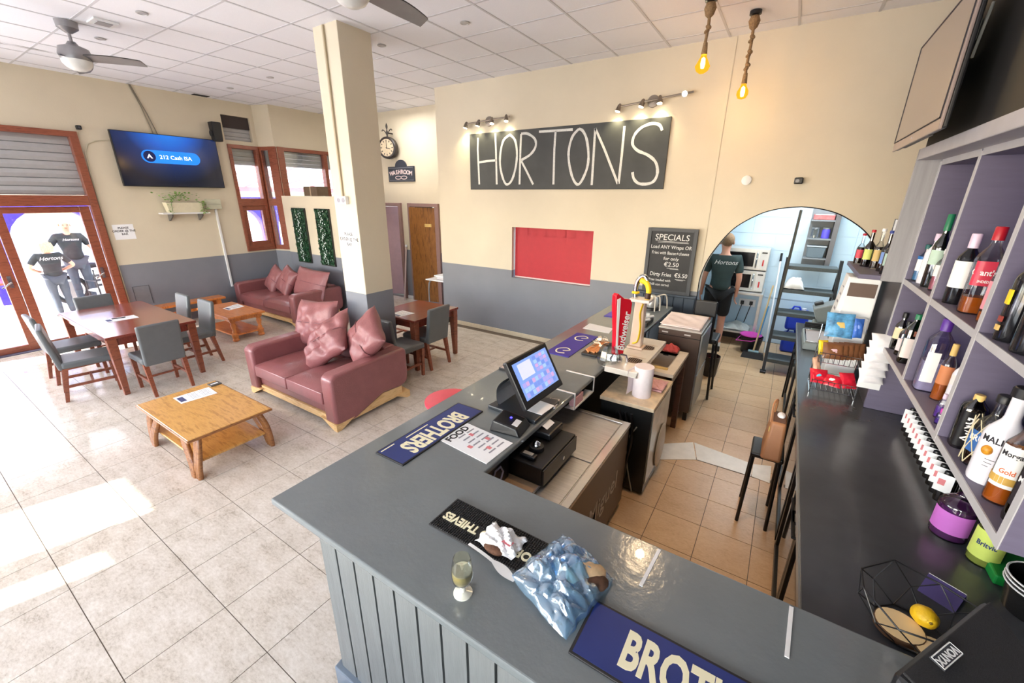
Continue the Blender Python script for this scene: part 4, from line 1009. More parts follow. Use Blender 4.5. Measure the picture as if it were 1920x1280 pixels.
# rope pendants
amber_glass, n, l, b = base('lit_amber_glass')
n.remove(b); o_ = [x for x in n if x.type == 'OUTPUT_MATERIAL'][0]
tr_ = n.new('ShaderNodeBsdfTransparent'); tr_.inputs[0].default_value = (*lin((255, 200, 90)), 1)
em_ = n.new('ShaderNodeEmission'); em_.inputs[0].default_value = (*lin((255, 186, 50)), 1); em_.inputs[1].default_value = 1.6
mx = n.new('ShaderNodeMixShader'); mx.inputs[0].default_value = 0.5
l.new(tr_.outputs[0], mx.inputs[1]); l.new(em_.outputs[0], mx.inputs[2]); l.new(mx.outputs[0], o_.inputs[0])
def pendant(label, x, y, zb, style):
    t = thing('rope_pendant', label, 'lamp', (x, y, ZC))
    H = zb - ZC
    ob('ceiling_rose', MB().lathe([(0, 0.0), (0.05, 0.0), (0.05, -0.03), (0, -0.035)], n=20), black_m, t, 40)
    ob('rope_bundle', MB().lathe([(0, -0.03), (0.035, -0.04), (0.05, -0.08), (0.035, -0.13), (0.014, -0.15), (0, -0.15)], n=14), rope_m, t, 60)
    ob('rope', MB().tube([(0, 0, -0.1), (0.004, 0, H * 0.4), (-0.004, 0, H * 0.7), (0, 0, H + 0.15)], 0.013, 8), rope_m, t, 60)
    for u in ((0.34, 0.52, 0.68) if style else (0.2, 0.48)):
        k = ob('knot', MB().ell((0.006, 0, H * u + 0.02), (0.026, 0.026, 0.018), Matrix.Rotation(0.5, 3, 'Y'), 12, 7).ell((-0.004, 0, H * u - 0.012), (0.024, 0.024, 0.016), Matrix.Rotation(-0.5, 3, 'Y'), 12, 7), rope_m, t, 60)
    ob('socket', MB().lathe([(0, H + 0.16), (0.018, H + 0.16), (0.026, H + 0.07), (0, H + 0.07)], n=14), rope_m, t, 50)
    if style:
        pr = [(0, H + 0.07), (0.022, H + 0.07), (0.028, H + 0.05), (0.05, H + 0.01), (0.052, H - 0.02), (0.036, H - 0.05), (0, H - 0.062)]; nn = 24
    else:
        pr = [(0, H + 0.08), (0.024, H + 0.08), (0.026, H + 0.055), (0.066, H - 0.02), (0.052, H - 0.055), (0.022, H - 0.075), (0, H - 0.075)]; nn = 8
    ob('bulb', MB().lathe(pr, n=nn), amber_glass, t, 60 if style else 20)
    ob('filament', MB().lathe([(0, H + 0.055), (0.016, H + 0.04), (0.02, H), (0.014, H - 0.035), (0, H - 0.04)], n=12), fil_m, t, 60)
    lamp('pendant_light', 'POINT', (x, y, zb - 0.09), 6, (1.0, 0.62, 0.25), shadow_soft_size=0.04)
pendant('rope pendant with a faceted amber bulb, the left and nearer one', -0.93, 4.58, 3.40, 0)
pendant('rope pendant with a round amber bulb, the right and farther one', -0.629, 5.09, 3.235, 1)
# ------------------------------------------------------------------ the bar
BZ = 0.96
bar = thing('bar_counter', 'grey painted L-shaped bar counter with vertical front boards', 'bar', (0, 0, 0))
ob('countertop', MB().prism([(-1.735, 0.695), (1.05, 0.695), (1.05, 1.385), (-1.045, 1.385), (-1.045, 5.37), (-1.735, 5.37)], 0.925, BZ), bartop_m, bar, bevel=0.008, seg=3)
ob('carcass', MB().box(-1.395, 1.05, 0.728, 0.80, 0.0, 0.925).box(-1.395, -1.33, 0.80, 5.34, 0.0, 0.925), blackgap_m, bar)
ob('plinth', MB().box(-1.44, 1.05, 0.688, 0.728, 0, 0.12).box(-1.44, -1.395, 0.728, 5.34, 0, 0.12), mk('plinth_paint', (112, 124, 138), 0.4, var=0.08), bar, bevel=0.006)
ob('top_rail', MB().box(-1.41, 1.05, 0.712, 0.73, 0.914, 0.926), plank_m, bar)
pm = mesh('plank', MB().box(0.0055, 0.108, 0.0, 0.016, 0.12, 0.915), plank_m)
ob('plank', MB().box(-1.41, -1.308, 0.713, 0.729, 0.12, 0.915), plank_m, bar, bevel=0.002)
for i in range(20):
    link('plank', pm, bar, (-1.302 + 0.1135 * i, 0.713, 0))
ps = mesh('plank', MB().box(0.0, 0.016, 0.0055, 0.108, 0.12, 0.915), plank_m)
for i in range(40):
    link('plank', ps, bar, (-1.411, 0.74 + 0.1135 * i, 0))
for x in (-0.198, 0.237):
    ob('edge_strip', MB(rot('Z', -4 if x < 0 else -3, (x, 1.27, BZ))).box(-0.006, 0.006, -0.1, 0.1, 0, 0.003), white_m, bar)

def flat(name, pts, z, th, m, label, cat, bevel=0.0, group=None):
    c = Vector((sum(p[0] for p in pts) / len(pts), sum(p[1] for p in pts) / len(pts), 0))
    o = ob(name, MB().prism([(p[0] - c.x, p[1] - c.y) for p in pts], 0, th), m, None, bevel=bevel, loc=(c.x, c.y, z))
    return tag(o, label, cat, group), c
def R4(x0, x1, y0, y1): return [(x0, y0), (x1, y0), (x1, y1), (x0, y1)]
# blue mats
o, c = flat('bar_mat', R4(-1.62, -1.415, 1.188, 1.865), BZ, 0.008, blackrub_m, 'blue BROTHERS bar mat beside the food menu on the long arm of the bar', 'bar mat', 0.002)
ob('print_field', MB().box(-0.094, 0.094, -0.33, 0.33, 0.008, 0.0088), blue_mat_m, o)
txt('BROTHERS', 0.165, cream_m, at((0.012, 0.0, 0.009), (0, -1, 0), (1, 0, 0)), o, bold=0.035, sx=0.58)
for s, x, y, z in (('FESTIVAL STRENGTH CIDER', -0.075, 0.0, 0.022), ('ENJOY RESPONSIBLY', -0.083, -0.27, 0.009)):
    ob('small_print', MB().box(x, x + 0.008, y - (0.15 if y == 0 else 0.05), y + (0.02 if y == 0 else 0.04), 0.0088, 0.0094), cream_m, o)
o, c = flat('bar_mat', R4(-0.32, 0.37, 0.822, 1.03), BZ, 0.008, blackrub_m, 'blue BROTHERS bar mat at the bottom edge next to the plastic bag', 'bar mat', 0.002)
ob('print_field', MB().box(-0.335, 0.335, -0.095, 0.095, 0.008, 0.0088), blue_mat_m, o)
txt('BROTHERS', 0.165, cream_m, at((0.02, -0.005, 0.009), (1, 0, 0), (0, 1, 0)), o, bold=0.035, sx=0.58)
# black nubbed mat
o, c = flat('bar_mat', R4(-1.03, -0.56, 0.97, 1.155), BZ, 0.006, blackrub_m, 'black nubbed rubber bar mat with white ORCHARD THIEVES lettering', 'bar mat', 0.002)
nb = MB()
for i in range(46):
    for j in range(18):
        x, y = -0.226 + i * 0.01, -0.085 + j * 0.01
        if abs(y + 0.012) < 0.026 and abs(x) < 0.21: continue
        nb.taper((x, y, 0.006), (0.008, 0.008), (x, y, 0.0105), (0.006, 0.006))
ob('nubs', nb, blackrub_m, o)['kind'] = 'stuff'
txt('ORCHARD THIEVES', 0.056, cream_m, at((0.0, -0.012, 0.0085), (-1, 0, 0), (0, -1, 0)), o, bold=0.03, sx=0.86, ext=0.002)
# indigo mats farther along
o, c = flat('bar_mat', R4(-1.60, -1.375, 3.03, 3.70), BZ, 0.007, mk('indigo_rubber', (62, 52, 160), 0.5), 'indigo bar mat with white swirls behind the till screen', 'bar mat', 0.002)
for s in (-1, 1):
    ob('swirl', MB().tube(smooth_pts([(0.04, s * 0.2 - 0.07, 0.008), (-0.03, s * 0.2 - 0.08, 0.008), (-0.06, s * 0.2, 0.008), (0.0, s * 0.2 + 0.06, 0.008), (0.05, s * 0.2 + 0.02, 0.008), (0.0, s * 0.2 - 0.02, 0.008)], 5), 0.007, 6, False, 0.3), cream_m, o)
o, c = flat('bar_mat', R4(-1.61, -1.5, 4.45, 4.85), BZ, 0.007, mk('indigo_rubber', (0, 0, 0)), 'small indigo bar mat at the far end of the bar by the taps', 'bar mat', 0.002)
ob('print_field', MB().box(-0.045, 0.045, -0.16, 0.16, 0.007, 0.0078), mk('indigo_print', (96, 84, 190), 0.5), o)
# menus and paper
o = menu('white FOOD menu lying next to the blue bar mat on the bar', [(-1.425, 1.47), (-1.41, 1.70), (-1.065, 1.672), (-1.075, 1.437)], BZ + 0.001, 7, False)
txt('FOOD', 0.062, ink_m, at((-0.135, 0.005, 0.0024), (0, 1, 0), (-1, 0.04, 0)), o, bold=0.03)
rp = MB()
for x, y in ((-0.08, 0.03), (-0.01, -0.07), (0.02, 0.05), (0.08, -0.02)): rp.box(x, x + 0.03, y, y + 0.022, 0.002, 0.0027)
ob('red_marks', rp, mk('pale_red_print', (222, 130, 136), 0.6), o)['kind'] = 'stuff'
o, c = flat('paper_sheet', [(-1.62, 3.88), (-1.33, 3.87), (-1.35, 4.05), (-1.63, 4.09)], BZ, 0.002, paper_m, 'blank white paper sheet on the bar behind the red tap', 'paper')
o, c = flat('magazine', R4(-1.72, -1.56, 2.48, 2.68), BZ, 0.02, black_m, 'dark magazine tray with a picture cover at the outer edge of the bar', 'magazine', 0.003)
ob('cover', MB().box(-0.07, 0.07, -0.09, 0.09, 0.02, 0.023), mk('photo_print', (196, 180, 172), 0.4, var=0.5, scale=26), o)
# beer glass
t = thing('beer_glass', 'small footed glass half full of pale beer at the front of the bar', 'glass', (-0.711, 0.806, BZ))
ob('bowl', MB().lathe([(0.0, 0.03), (0.012, 0.034), (0.034, 0.06), (0.038, 0.09), (0.035, 0.125), (0.03, 0.155), (0.0285, 0.155), (0.033, 0.125), (0.036, 0.09), (0.032, 0.062), (0.0, 0.04)], n=28), clear_m, t, 60)
ob('beer', MB().lathe([(0, 0.042), (0.031, 0.063), (0.035, 0.088), (0.0345, 0.1), (0, 0.1)], n=28), mk('pale_beer', (252, 226, 140), 0.3, var=0.05), t, 60)
ob('foam', MB().lathe([(0, 0.1), (0.0343, 0.1), (0.034, 0.104), (0, 0.105)], n=28), mk('foam', (250, 240, 205), 0.8, var=0.2, scale=120), t, 60)
ob('foot', MB().lathe([(0, 0), (0.033, 0), (0.033, 0.004), (0.01, 0.012), (0.009, 0.03), (0, 0.03)], n=28), mk('milky_glass', (226, 226, 214), 0.1), t, 60)
# crumpled wrapper, spoon, plastic bag with roll
def crumple(fn, n, amp, seed, mat, name, label, cat, loc, th=None):
    rnd = random.Random(seed); ph = [(rnd.uniform(3, 6 + n / 3), rnd.uniform(3, 6 + n / 3), rnd.uniform(0, 6.28)) for _ in range(7)]
    def g(u, v):
        x, y, z = fn(u, v)
        w = sum(abs(math.sin(a * u + b_ * v + p)) - 0.5 for a, b_, p in ph) / 3
        e = min(1, 6 * min(u, 1 - u, v, 1 - v) + 0.25)
        return (x + 0.12 * amp * math.sin(17 * v + seed), y + 0.12 * amp * math.sin(15 * u), max(0.0015, z + amp * w * e))
    o = ob(name, MB().grid(g, n, n), mat, None, 25, loc=loc)
    md = o.modifiers.new('thick', 'SOLIDIFY'); md.thickness = 0.0006
    return tag(o, label, cat)
wr = mk('wrapper_foil', (248, 248, 250), 0.35, var=0.03)
o = crumple(lambda u, v: ((u - 0.5) * 0.17, (v - 0.5) * 0.115, 0.035 * math.sin(PI * u) * math.sin(PI * v) + 0.006), 14, 0.035, 5, wr, 'food_wrapper', 'crumpled white wrapper with pink print on the black nubbed mat', 'wrapper', (-0.72, 1.055, BZ + 0.008))
ob('print', MB().prism([(0.02, -0.03), (0.06, -0.035), (0.065, -0.01), (0.03, 0.0)], 0.04, 0.041), mk('pink_red_print', (220, 120, 130), 0.5), o)
ob('biscuit', MB().ell((0.0, -0.055, 0.012), (0.045, 0.02, 0.014)), mk('brown_biscuit', (104, 70, 52), 0.8, var=0.3, scale=80), o, 60)
sp = MB().sheet(lambda u, v: (-0.11 + 0.24 * u, (v - 0.5) * (0.012 + 0.026 * max(0, math.sin(PI * min(1, max(0, (u - 0.55) / 0.45))))) , 0.004 + 0.01 * math.sin(PI * u)), 20, 6, 0.002)
o = ob('plastic_knife', sp, white_m, None, 50); o.matrix_world = Matrix.Translation((-0.71, 0.955, BZ + 0.012)) @ Matrix.Rotation(R_(-10), 4, 'Z')
tag(o, 'white plastic cutlery piece lying along the front edge of the black nubbed mat', 'cutlery')
m, n, l, b = base('blue_film')
b.inputs['Base Color'].default_value = (*lin((176, 218, 250)), 1); b.inputs['Roughness'].default_value = 0.3
o_ = [x for x in n if x.type == 'OUTPUT_MATERIAL'][0]
tr_ = n.new('ShaderNodeBsdfTransparent'); tr_.inputs[0].default_value = (*lin((156, 208, 248)), 1)
gl_ = n.new('ShaderNodeBsdfGlossy'); gl_.inputs['Roughness'].default_value = 0.12
mx = n.new('ShaderNodeMixShader'); mx.inputs[0].default_value = 0.24
m2 = n.new('ShaderNodeMixShader'); lw = n.new('ShaderNodeLayerWeight'); lw.inputs[0].default_value = 0.4
ad = n.new('ShaderNodeMath'); ad.operation = 'MULTIPLY_ADD'; ad.inputs[1].default_value = 0.6; ad.inputs[2].default_value = 0.12
l.new(lw.outputs['Facing'], ad.inputs[0]); l.new(ad.outputs[0], m2.inputs[0])
l.new(tr_.outputs[0], mx.inputs[1]); l.new(b.outputs[0], mx.inputs[2]); l.new(mx.outputs[0], m2.inputs[1]); l.new(gl_.outputs[0], m2.inputs[2]); l.new(m2.outputs[0], o_.inputs[0])
Q = [Vector((-0.165, -0.09)), Vector((0.10, -0.19)), Vector((0.155, 0.10)), Vector((-0.09, 0.185))]
from mathutils import noise as NZ
def bagf(u, v):
    p = Q[0] * (1 - u) * (1 - v) + Q[1] * u * (1 - v) + Q[2] * u * v + Q[3] * (1 - u) * v
    k = (max(0, math.sin(PI * u) * math.sin(PI * v))) ** 0.45
    q = Vector((p.x * 10 + p.y * 4, p.y * 15, 3.0))
    d1 = NZ.voronoi(q)[0]; d2 = NZ.voronoi(q * 2.3)[0]
    z = 0.004 + k * (0.078 + 0.06 * (d1[1] - d1[0]) + 0.025 * (d2[1] - d2[0]) - 0.03 * d1[0])
    z += 0.03 * max(0, v - 0.8) * 5 * (1 - abs(2 * u - 0.5)) * 0.5
    w = Vector((NZ.noise(q * 1.4), NZ.noise(q * 1.4 + Vector((9, 0, 0))))) * 0.012
    return (p.x + w.x, p.y + w.y, max(0.002, z))
o = ob('plastic_bag', MB().grid(bagf, 70, 70), m, None, 35, loc=(-0.44, 1.03, BZ + 0.009))
tag(o, 'crumpled pale blue plastic bag with a bread roll on the front of the bar', 'bag')
o2 = ob('bread_roll', MB().ell((-0.375, 1.075, BZ + 0.042), (0.075, 0.045, 0.03), Matrix.Rotation(0.7, 3, 'Z')), mk('bread', (224, 190, 146), 0.8, var=0.2, scale=25), None, 60); tag(o2, 'bread roll with a brown crust inside the blue plastic bag', 'bread')
ob('crust', MB().ell((-0.345, 1.055, BZ + 0.036), (0.062, 0.037, 0.026), Matrix.Rotation(0.7, 3, 'Z')), mk('brown_crust', (96, 66, 48), 0.8, var=0.3, scale=40), o2, 60)

# ------------------------------------------------------------------ till
t = thing('till_screen', 'touchscreen till on a curved grey stand on the bar', 'till', (-1.15, 2.08, BZ))
P0 = Vector((-1.08, 1.845, 1.08)) - Vector(t.location); PX = Vector((-1.065, 2.29, 1.08)) - Vector((-1.08, 1.845, 1.08)); PY = Vector((-1.226, 1.916, 1.34)) - Vector((-1.08, 1.845, 1.08))
tm = at(P0, PX, PY); w_, h_ = PX.length, PY.length
ob('housing', MB(tm).box(0, w_, 0, h_, -0.035, 0), black_m, t, bevel=0.008)
def scr(name, rgb, st):
    return mk(name, rgb, 0.2, var=0, emit=rgb, estr=st)
ob('screen', MB(tm).box(0.035, w_ - 0.03, 0.045, h_ - 0.03, 0, 0.001), scr('till_blue', (126, 158, 226), 0.85), t)
ob('screen_list', MB(tm).box(0.075, 0.215, 0.165, h_ - 0.045, 0.001, 0.0016), scr('till_list', (206, 212, 236), 0.85), t)
rnd = random.Random(2)
cols = [scr('till_lilac', (160, 156, 222), 0.85), scr('till_pink', (192, 160, 210), 0.8), scr('till_pale', (152, 184, 236), 0.9), scr('till_deep', (112, 140, 214), 0.85)]
for k, c_ in enumerate(cols):
    b = MB(tm)
    for i in range(10):
        for j in range(3):
            if (i * 3 + j * 2 + (i * j) % 3) % 4 == k: b.box(0.055 + i * 0.034, 0.055 + i * 0.034 + 0.03, 0.055 + j * 0.032, 0.055 + j * 0.032 + 0.027, 0.001, 0.0018)
    for i in range(4):
        for j in range(4):
            if (i + j) % 4 == k: b.box(0.24 + i * 0.038, 0.24 + i * 0.038 + 0.033, 0.165 + j * 0.026, 0.165 + j * 0.026 + 0.021, 0.001, 0.0018)
    ob('screen_keys', b, c_, t)['kind'] = 'stuff'
gs = mk('till_grey', (134, 138, 146), 0.4, 0.2)
ob('base', MB().prism([(-0.27, -0.16), (0.09, -0.17), (0.09, 0.15), (-0.24, 0.14)], 0.0, 0.028), mk('till_dark', (48, 52, 58), 0.35), t, bevel=0.008)
ob('stand', MB().sheet(lambda u, v: (-0.20 - 0.10 * math.sin(PI * u) + 0.16 * u, -0.12 + 0.25 * v + 0.02 * u, 0.02 + 0.27 * u), 14, 2, 0.02), gs, t, 60)
ob('stand_arm', MB().tube([(-0.14, 0.0, 0.2), (-0.03, 0.02, 0.25)], 0.03, 10), black_m, t)
t = ob('receipt_paper', MB().prism([(-1.19, 1.99), (-1.06, 1.99), (-1.05, 2.14), (-1.17, 2.15)], 0.99, 0.993), paper_m); tag(t, 'white slip of paper on the till base under the screen', 'paper')
t = ob('calculator', MB(rot('Z', 12, (-1.095, 2.2, 0.962))).box(-0.035, 0.035, -0.06, 0.06, 0, 0.016), mk('pale_grey_plastic', (190, 190, 194), 0.4), None, bevel=0.003); tag(t, 'small grey calculator beside the till stand', 'calculator')
ob('display', MB(rot('Z', 12, (-1.095, 2.2, 0.962))).box(-0.026, 0.026, 0.02, 0.05, 0.016, 0.017), mk('lcd', (72, 78, 72), 0.3), t)
t = thing('card_terminal', 'black card terminal with a blue light in front of the till', 'card terminal', (-1.165, 1.80, BZ), 8)
ob('body', MB().hexa([(-0.1, -0.085, 0), (0.1, -0.085, 0), (0.1, 0.085, 0), (-0.1, 0.085, 0), (-0.08, -0.075, 0.075), (0.07, -0.075, 0.05), (0.07, 0.075, 0.05), (-0.08, 0.075, 0.075)]), black_m, t, bevel=0.012, seg=3)
ob('led', MB().ell((0.0, 0.01, 0.0655), (0.008, 0.008, 0.004)), mk('blue_led', (60, 60, 255), 0.3, var=0, emit=(70, 60, 255), estr=4), t)
ob('label', MB().hexa([(0.03, -0.05, 0.055), (0.065, -0.05, 0.0505), (0.065, 0.02, 0.0505), (0.03, 0.02, 0.055), (0.03, -0.05, 0.058), (0.065, -0.05, 0.0525), (0.065, 0.02, 0.0525), (0.03, 0.02, 0.058)]), paper_m, t)

# ------------------------------------------------------------------ under the bar: cooler, drawer, washer, sink, cabinet
t = thing('bottle_cooler', 'low steel-topped bottle cooler with a dark San Miguel front', 'cooler', (-1.0, 2.05, 0))
ob('cabinet', MB().box(-0.30, 0.30, -0.6, 0.61, 0.06, 0.69), darkbrown_m, t, bevel=0.006)
ob('plinth', MB().box(-0.28, 0.27, -0.58, 0.58, 0.0, 0.06), blackgap_m, t)
ob('top', MB().box(-0.31, 0.305, -0.605, 0.615, 0.69, 0.715), steel_m, t, bevel=0.004)
ob('rim', MB().box(0.26, 0.308, -0.605, 0.615, 0.715, 0.727).box(-0.31, 0.26, 0.575, 0.615, 0.715, 0.727), mk('bright_steel', (214, 212, 208), 0.25, 0.8, var=0.04), t, bevel=0.004)
ob('sliding_lid', MB().box(-0.28, 0.25, 0.02, 0.56, 0.715, 0.722), steel_m, t, bevel=0.003)
ob('sliding_lid', MB().box(-0.28, 0.25, -0.58, 0.01, 0.715, 0.72), steel_m, t, bevel=0.003)
txt('San', 0.2, mk('silver_print', (206, 198, 190), 0.5), at((0.3015, -0.42, 0.36), (0, 1, 0), (0, 0, 1)), t, bold=0.008, shear=0.05)
txt('Miguel', 0.2, mk('silver_print', (206, 198, 190), 0.5), at((0.3015, 0.17, 0.36), (0, 1, 0), (0, 0, 1)), t, bold=0.008, shear=0.05)
t = ob('wooden_board', MB().box(-1.27, -0.9, 1.42, 1.74, 0.728, 0.742), mk('tan_board', (190, 160, 128), 0.5), None, bevel=0.003); tag(t, 'tan wooden board under the cash drawer on the cooler', 'board')
ob('front_edge', MB().box(-0.9, -0.896, 1.42, 1.74, 0.728, 0.742), steel_m, t)
t = thing('cash_drawer', 'black cash drawer on the steel cooler under the bar', 'cash drawer', (-1.07, 1.9, 0.743))
ob('case', MB().box(-0.2, 0.19, -0.22, 0.21, 0.0, 0.115), black_m, t, bevel=0.006)
ob('front', MB().box(0.19, 0.2, -0.22, 0.21, 0.005, 0.105), mk('dark_charcoal', (46, 46, 48), 0.35), t, bevel=0.003)
ob('lock', MB().cyl((0.2, 0.02, 0.055), (0.205, 0.02, 0.055), 0.012, n=14), chrome_m, t, 40)
t = thing('receipt_printer', 'black receipt printer with white paper on the cash drawer', 'printer', (-1.06, 2.03, 0.859))
ob('case', MB().box(-0.09, 0.09, -0.09, 0.09, 0, 0.05), black_m, t, bevel=0.012)
ob('paper', MB().sheet(lambda u, v: (-0.04 + 0.12 * u, -0.05 + 0.1 * v, 0.055 + 0.012 * math.sin(u * 5)), 8, 2, 0.001), paper_m, t, 60)
t = thing('tape_dispenser', 'black desk tape dispenser with a silver dome on the cash drawer', 'dispenser', (-1.0, 1.83, 0.859))
ob('base', MB().lathe([(0, 0), (0.045, 0), (0.042, 0.025), (0, 0.03)], n=20), black_m, t, 50)
ob('dome', MB().lathe([(0.026, 0.026), (0.022, 0.045), (0, 0.058), (0, 0.026)], n=20), chrome_m, t, 60)
t = ob('stapler', MB().box(-1.05, -0.95, 1.715, 1.755, 0.859, 0.885), black_m, None, bevel=0.008); tag(t, 'black stapler on the near end of the cash drawer', 'stapler')
ob('steel_plate', MB().box(-1.03, -0.97, 1.722, 1.748, 0.885, 0.888), steel_m, t)
t = ob('storage_box', MB().box(-1.3, -1.08, 1.43, 1.66, 0.743, 0.90), mk('dark_navy_plastic', (22, 22, 34), 0.35), None, bevel=0.01); tag(t, 'dark box with a white hexagon outline under the corner of the bar', 'box')
ob('hexagon', MB().tube([(-1.0785, 1.545 + 0.05 * math.cos(a), 0.82 + 0.05 * math.sin(a)) for a in [PI / 3 * k for k in range(6)]], 0.006, 6, True), mk('lilac_white', (206, 204, 226), 0.4), t)
t = thing('glasswasher', 'black glasswasher with a glass front panel and a stained white top', 'glasswasher', (-0.795, 3.145, 0))
ob('cabinet', MB().box(-0.2, 0.2, -0.29, 0.29, 0.02, 0.755), mk('washer_black', (34, 36, 36), 0.25), t, bevel=0.004)
ob('top', MB().box(-0.21, 0.21, -0.3, 0.3, 0.755, 0.785), mk('stained_white_top', (222, 202, 170), 0.4, var=0.25, scale=9), t, bevel=0.003)
ob('front_glass', MB().box(0.2, 0.206, -0.26, 0.27, 0.1, 0.74), mk('grey_glass_front', (186, 182, 168), 0.15, 0.2, var=0.2, scale=6), t)
ob('plastic_sack', MB().ell((0.215, 0.1, 0.27), (0.018, 0.15, 0.2)), mk('white_sack', (226, 220, 208), 0.4), t, 60)
ob('side_wire', MB().tube(smooth_pts([(0.1, -0.295, 0.6), (0.04, -0.30, 0.45), (0.06, -0.30, 0.25), (0.12, -0.30, 0.02)], 5), 0.006, 6), mk('pale_wire', (150, 150, 140), 0.5), t, 60)
for k in range(3):
    ob('cable', MB().tube(smooth_pts([(-0.05 + 0.05 * k, -0.30, 0.7), (0.02 + 0.03 * k, -0.33, 0.5), (-0.04 + 0.05 * k, -0.34, 0.3), (0.05, -0.31, 0.05 + 0.04 * k)], 5), 0.012, 6), black_m, t, 60)
t = thing('paper_roll', 'big white kitchen paper roll standing on the glasswasher', 'paper roll', (-0.735, 3.03, 0.786))
ob('roll', MB().lathe([(0.024, 0), (0.072, 0), (0.073, 0.245), (0.024, 0.245)], n=32), mk('tissue', (244, 234, 236), 0.9), t, 50)
ob('core', MB().lathe([(0.018, 0.0), (0.024, 0.0), (0.024, 0.244), (0.018, 0.244)], n=24), mk('brown_core', (120, 84, 60), 0.8), t, 50)
ob('loose_sheet', MB().sheet(lambda u, v: (-0.073 - 0.02 * u, 0.02 - 0.12 * u + 0.02 * math.sin(v * 4) * u, 0.02 + 0.21 * v), 6, 6, 0.001), mk('tissue', (0, 0, 0)), t, 60)
o = crumple(lambda u, v: ((u - 0.5) * 0.14, (v - 0.5) * 0.2, 0.03), 10, 0.02, 4, pink_m, 'cleaning_cloth', 'folded pink checked cloth beside the paper roll', 'cloth', (-0.67, 3.24, 0.786))
ob('fold', MB().box(-0.06, 0.06, -0.09, 0.09, 0.0, 0.018), pink_m, o, bevel=0.006)
t = thing('hand_sink', 'small sink with a steel basin and dark wooden legs behind the taps', 'sink', (-0.80, 3.82, 0))
sb = MB()
wall = [(-0.2, 0.2, -0.33, -0.2), (-0.2, 0.2, 0.24, 0.33), (-0.2, -0.14, -0.2, 0.24), (0.12, 0.2, -0.2, 0.24)]
for a_, b_, c_, d_ in wall: sb.box(a_, b_, c_, d_, 0.79, 0.82)
ob('top', sb, mk('sink_white', (226, 214, 196), 0.3), t)
ob('basin', MB().box(-0.142, 0.122, -0.202, 0.242, 0.66, 0.668).box(-0.148, -0.14, -0.202, 0.242, 0.66, 0.822).box(0.12, 0.128, -0.202, 0.242, 0.66, 0.822).box(-0.142, 0.122, -0.208, -0.2, 0.66, 0.822).box(-0.142, 0.122, 0.24, 0.248, 0.66, 0.822), mk('basin_steel', (190, 180, 168), 0.4, 0.3), t, bevel=0.003)
ob('wooden_edge', MB().box(-0.05, 0.13, -0.25, -0.215, 0.82, 0.832), gold_m, t)
ob('apron', MB().box(-0.18, 0.185, -0.31, -0.29, 0.7, 0.79).box(0.165, 0.185, -0.29, 0.31, 0.7, 0.79), darkwood_m, t)
for x in (-0.165, 0.165):
    for y in (-0.285, 0.285):
        ob('leg', MB().box(x - 0.025, x + 0.025, y - 0.025, y + 0.025, 0, 0.79), darkwood_m, t)
ob('overflow', MB().box(-0.02, 0.03, 0.236, 0.2405, 0.78, 0.795), blackgap_m, t)
o = crumple(lambda u, v: ((u - 0.5) * 0.15, (v - 0.5) * 0.13, 0.05 * math.sin(PI * u) * math.sin(PI * v) + 0.01), 12, 0.035, 8, mk('coral_cloth', (206, 84, 78), 0.85), 'cleaning_cloth', 'crumpled coral red cloth on the far edge of the sink', 'cloth', (-0.76, 4.1, 0.822))
ob('hem', MB().tube([(-0.07, -0.06, 0.006), (0.07, -0.06, 0.006)], 0.003, 6), mk('coral_hem', (176, 60, 58), 0.8), o)
t = thing('steel_fridge', 'tall brown-fronted steel cabinet with towels on top by the kitchen arch', 'cabinet', (-0.74, 4.57, 0))
ob('cabinet', MB().box(-0.205, 0.205, -0.28, 0.28, 0.1, 0.985), darkbrown_m, t, bevel=0.006)
ob('top', MB().box(-0.21, 0.21, -0.285, 0.285, 0.985, 1.0), steel_m, t, bevel=0.003)
ob('door', MB().box(0.205, 0.225, -0.27, 0.27, 0.55, 0.97), mk('satin_steel', (150, 152, 150), 0.35, 0.7, var=0.06), t, bevel=0.004)
ob('drawer', MB().box(0.205, 0.225, -0.27, 0.27, 0.12, 0.535), mk('satin_steel', (0, 0, 0)), t, bevel=0.004)
ob('seam', MB().box(-0.205, 0.205, -0.282, -0.279, 0.918, 0.924), blackgap_m, t)
for x in (-0.14, 0.08):
    ob('slot', MB().box(x - 0.03, x + 0.03, -0.283, -0.279, 0.945, 0.958), mk('slot_white', (214, 204, 196), 0.4), t)
for x in (-0.17, 0.17):
    for y in (-0.24, 0.24):
        ob('leg', MB().box(x - 0.02, x + 0.02, y - 0.02, y + 0.02, 0, 0.1), black_m, t)
o = crumple(lambda u, v: ((u - 0.5) * 0.40, (v - 0.5) * 0.50, 0.02 + 0.012 * v), 16, 0.012, 12, mk('towel', (240, 222, 216), 0.9, var=0.06, scale=14), 'tea_towel', 'pale folded tea towels lying on the tall steel cabinet', 'towel', (-0.75, 4.58, 1.002))
ob('fold', MB().box(-0.19, 0.19, -0.24, 0.24, 0, 0.014), mk('towel', (0, 0, 0)), o, bevel=0.005)
t = thing('counter_chair', 'black high chair with a small rounded backrest beside the tall steel cabinet', 'chair', (-0.62, 5.15, 0))
ob('backrest', MB().box(-0.11, 0.12, -0.20, -0.17, 1.0, 1.18), black_m, t, bevel=0.03, seg=4)
ob('seat', MB().box(-0.17, 0.17, -0.17, 0.17, 0.68, 0.74), black_m, t, bevel=0.02)
ob('post', MB().tube([(0.1, -0.18, 0.7), (0.105, -0.185, 1.08)], 0.016, 8), black_m, t, 40)
for x in (-0.14, 0.14):
    for y in (-0.14, 0.14):
        ob('leg', MB().tube([(x, y, 0.69), (x * 1.25, y * 1.25, 0)], 0.014, 8), black_m, t, 40)
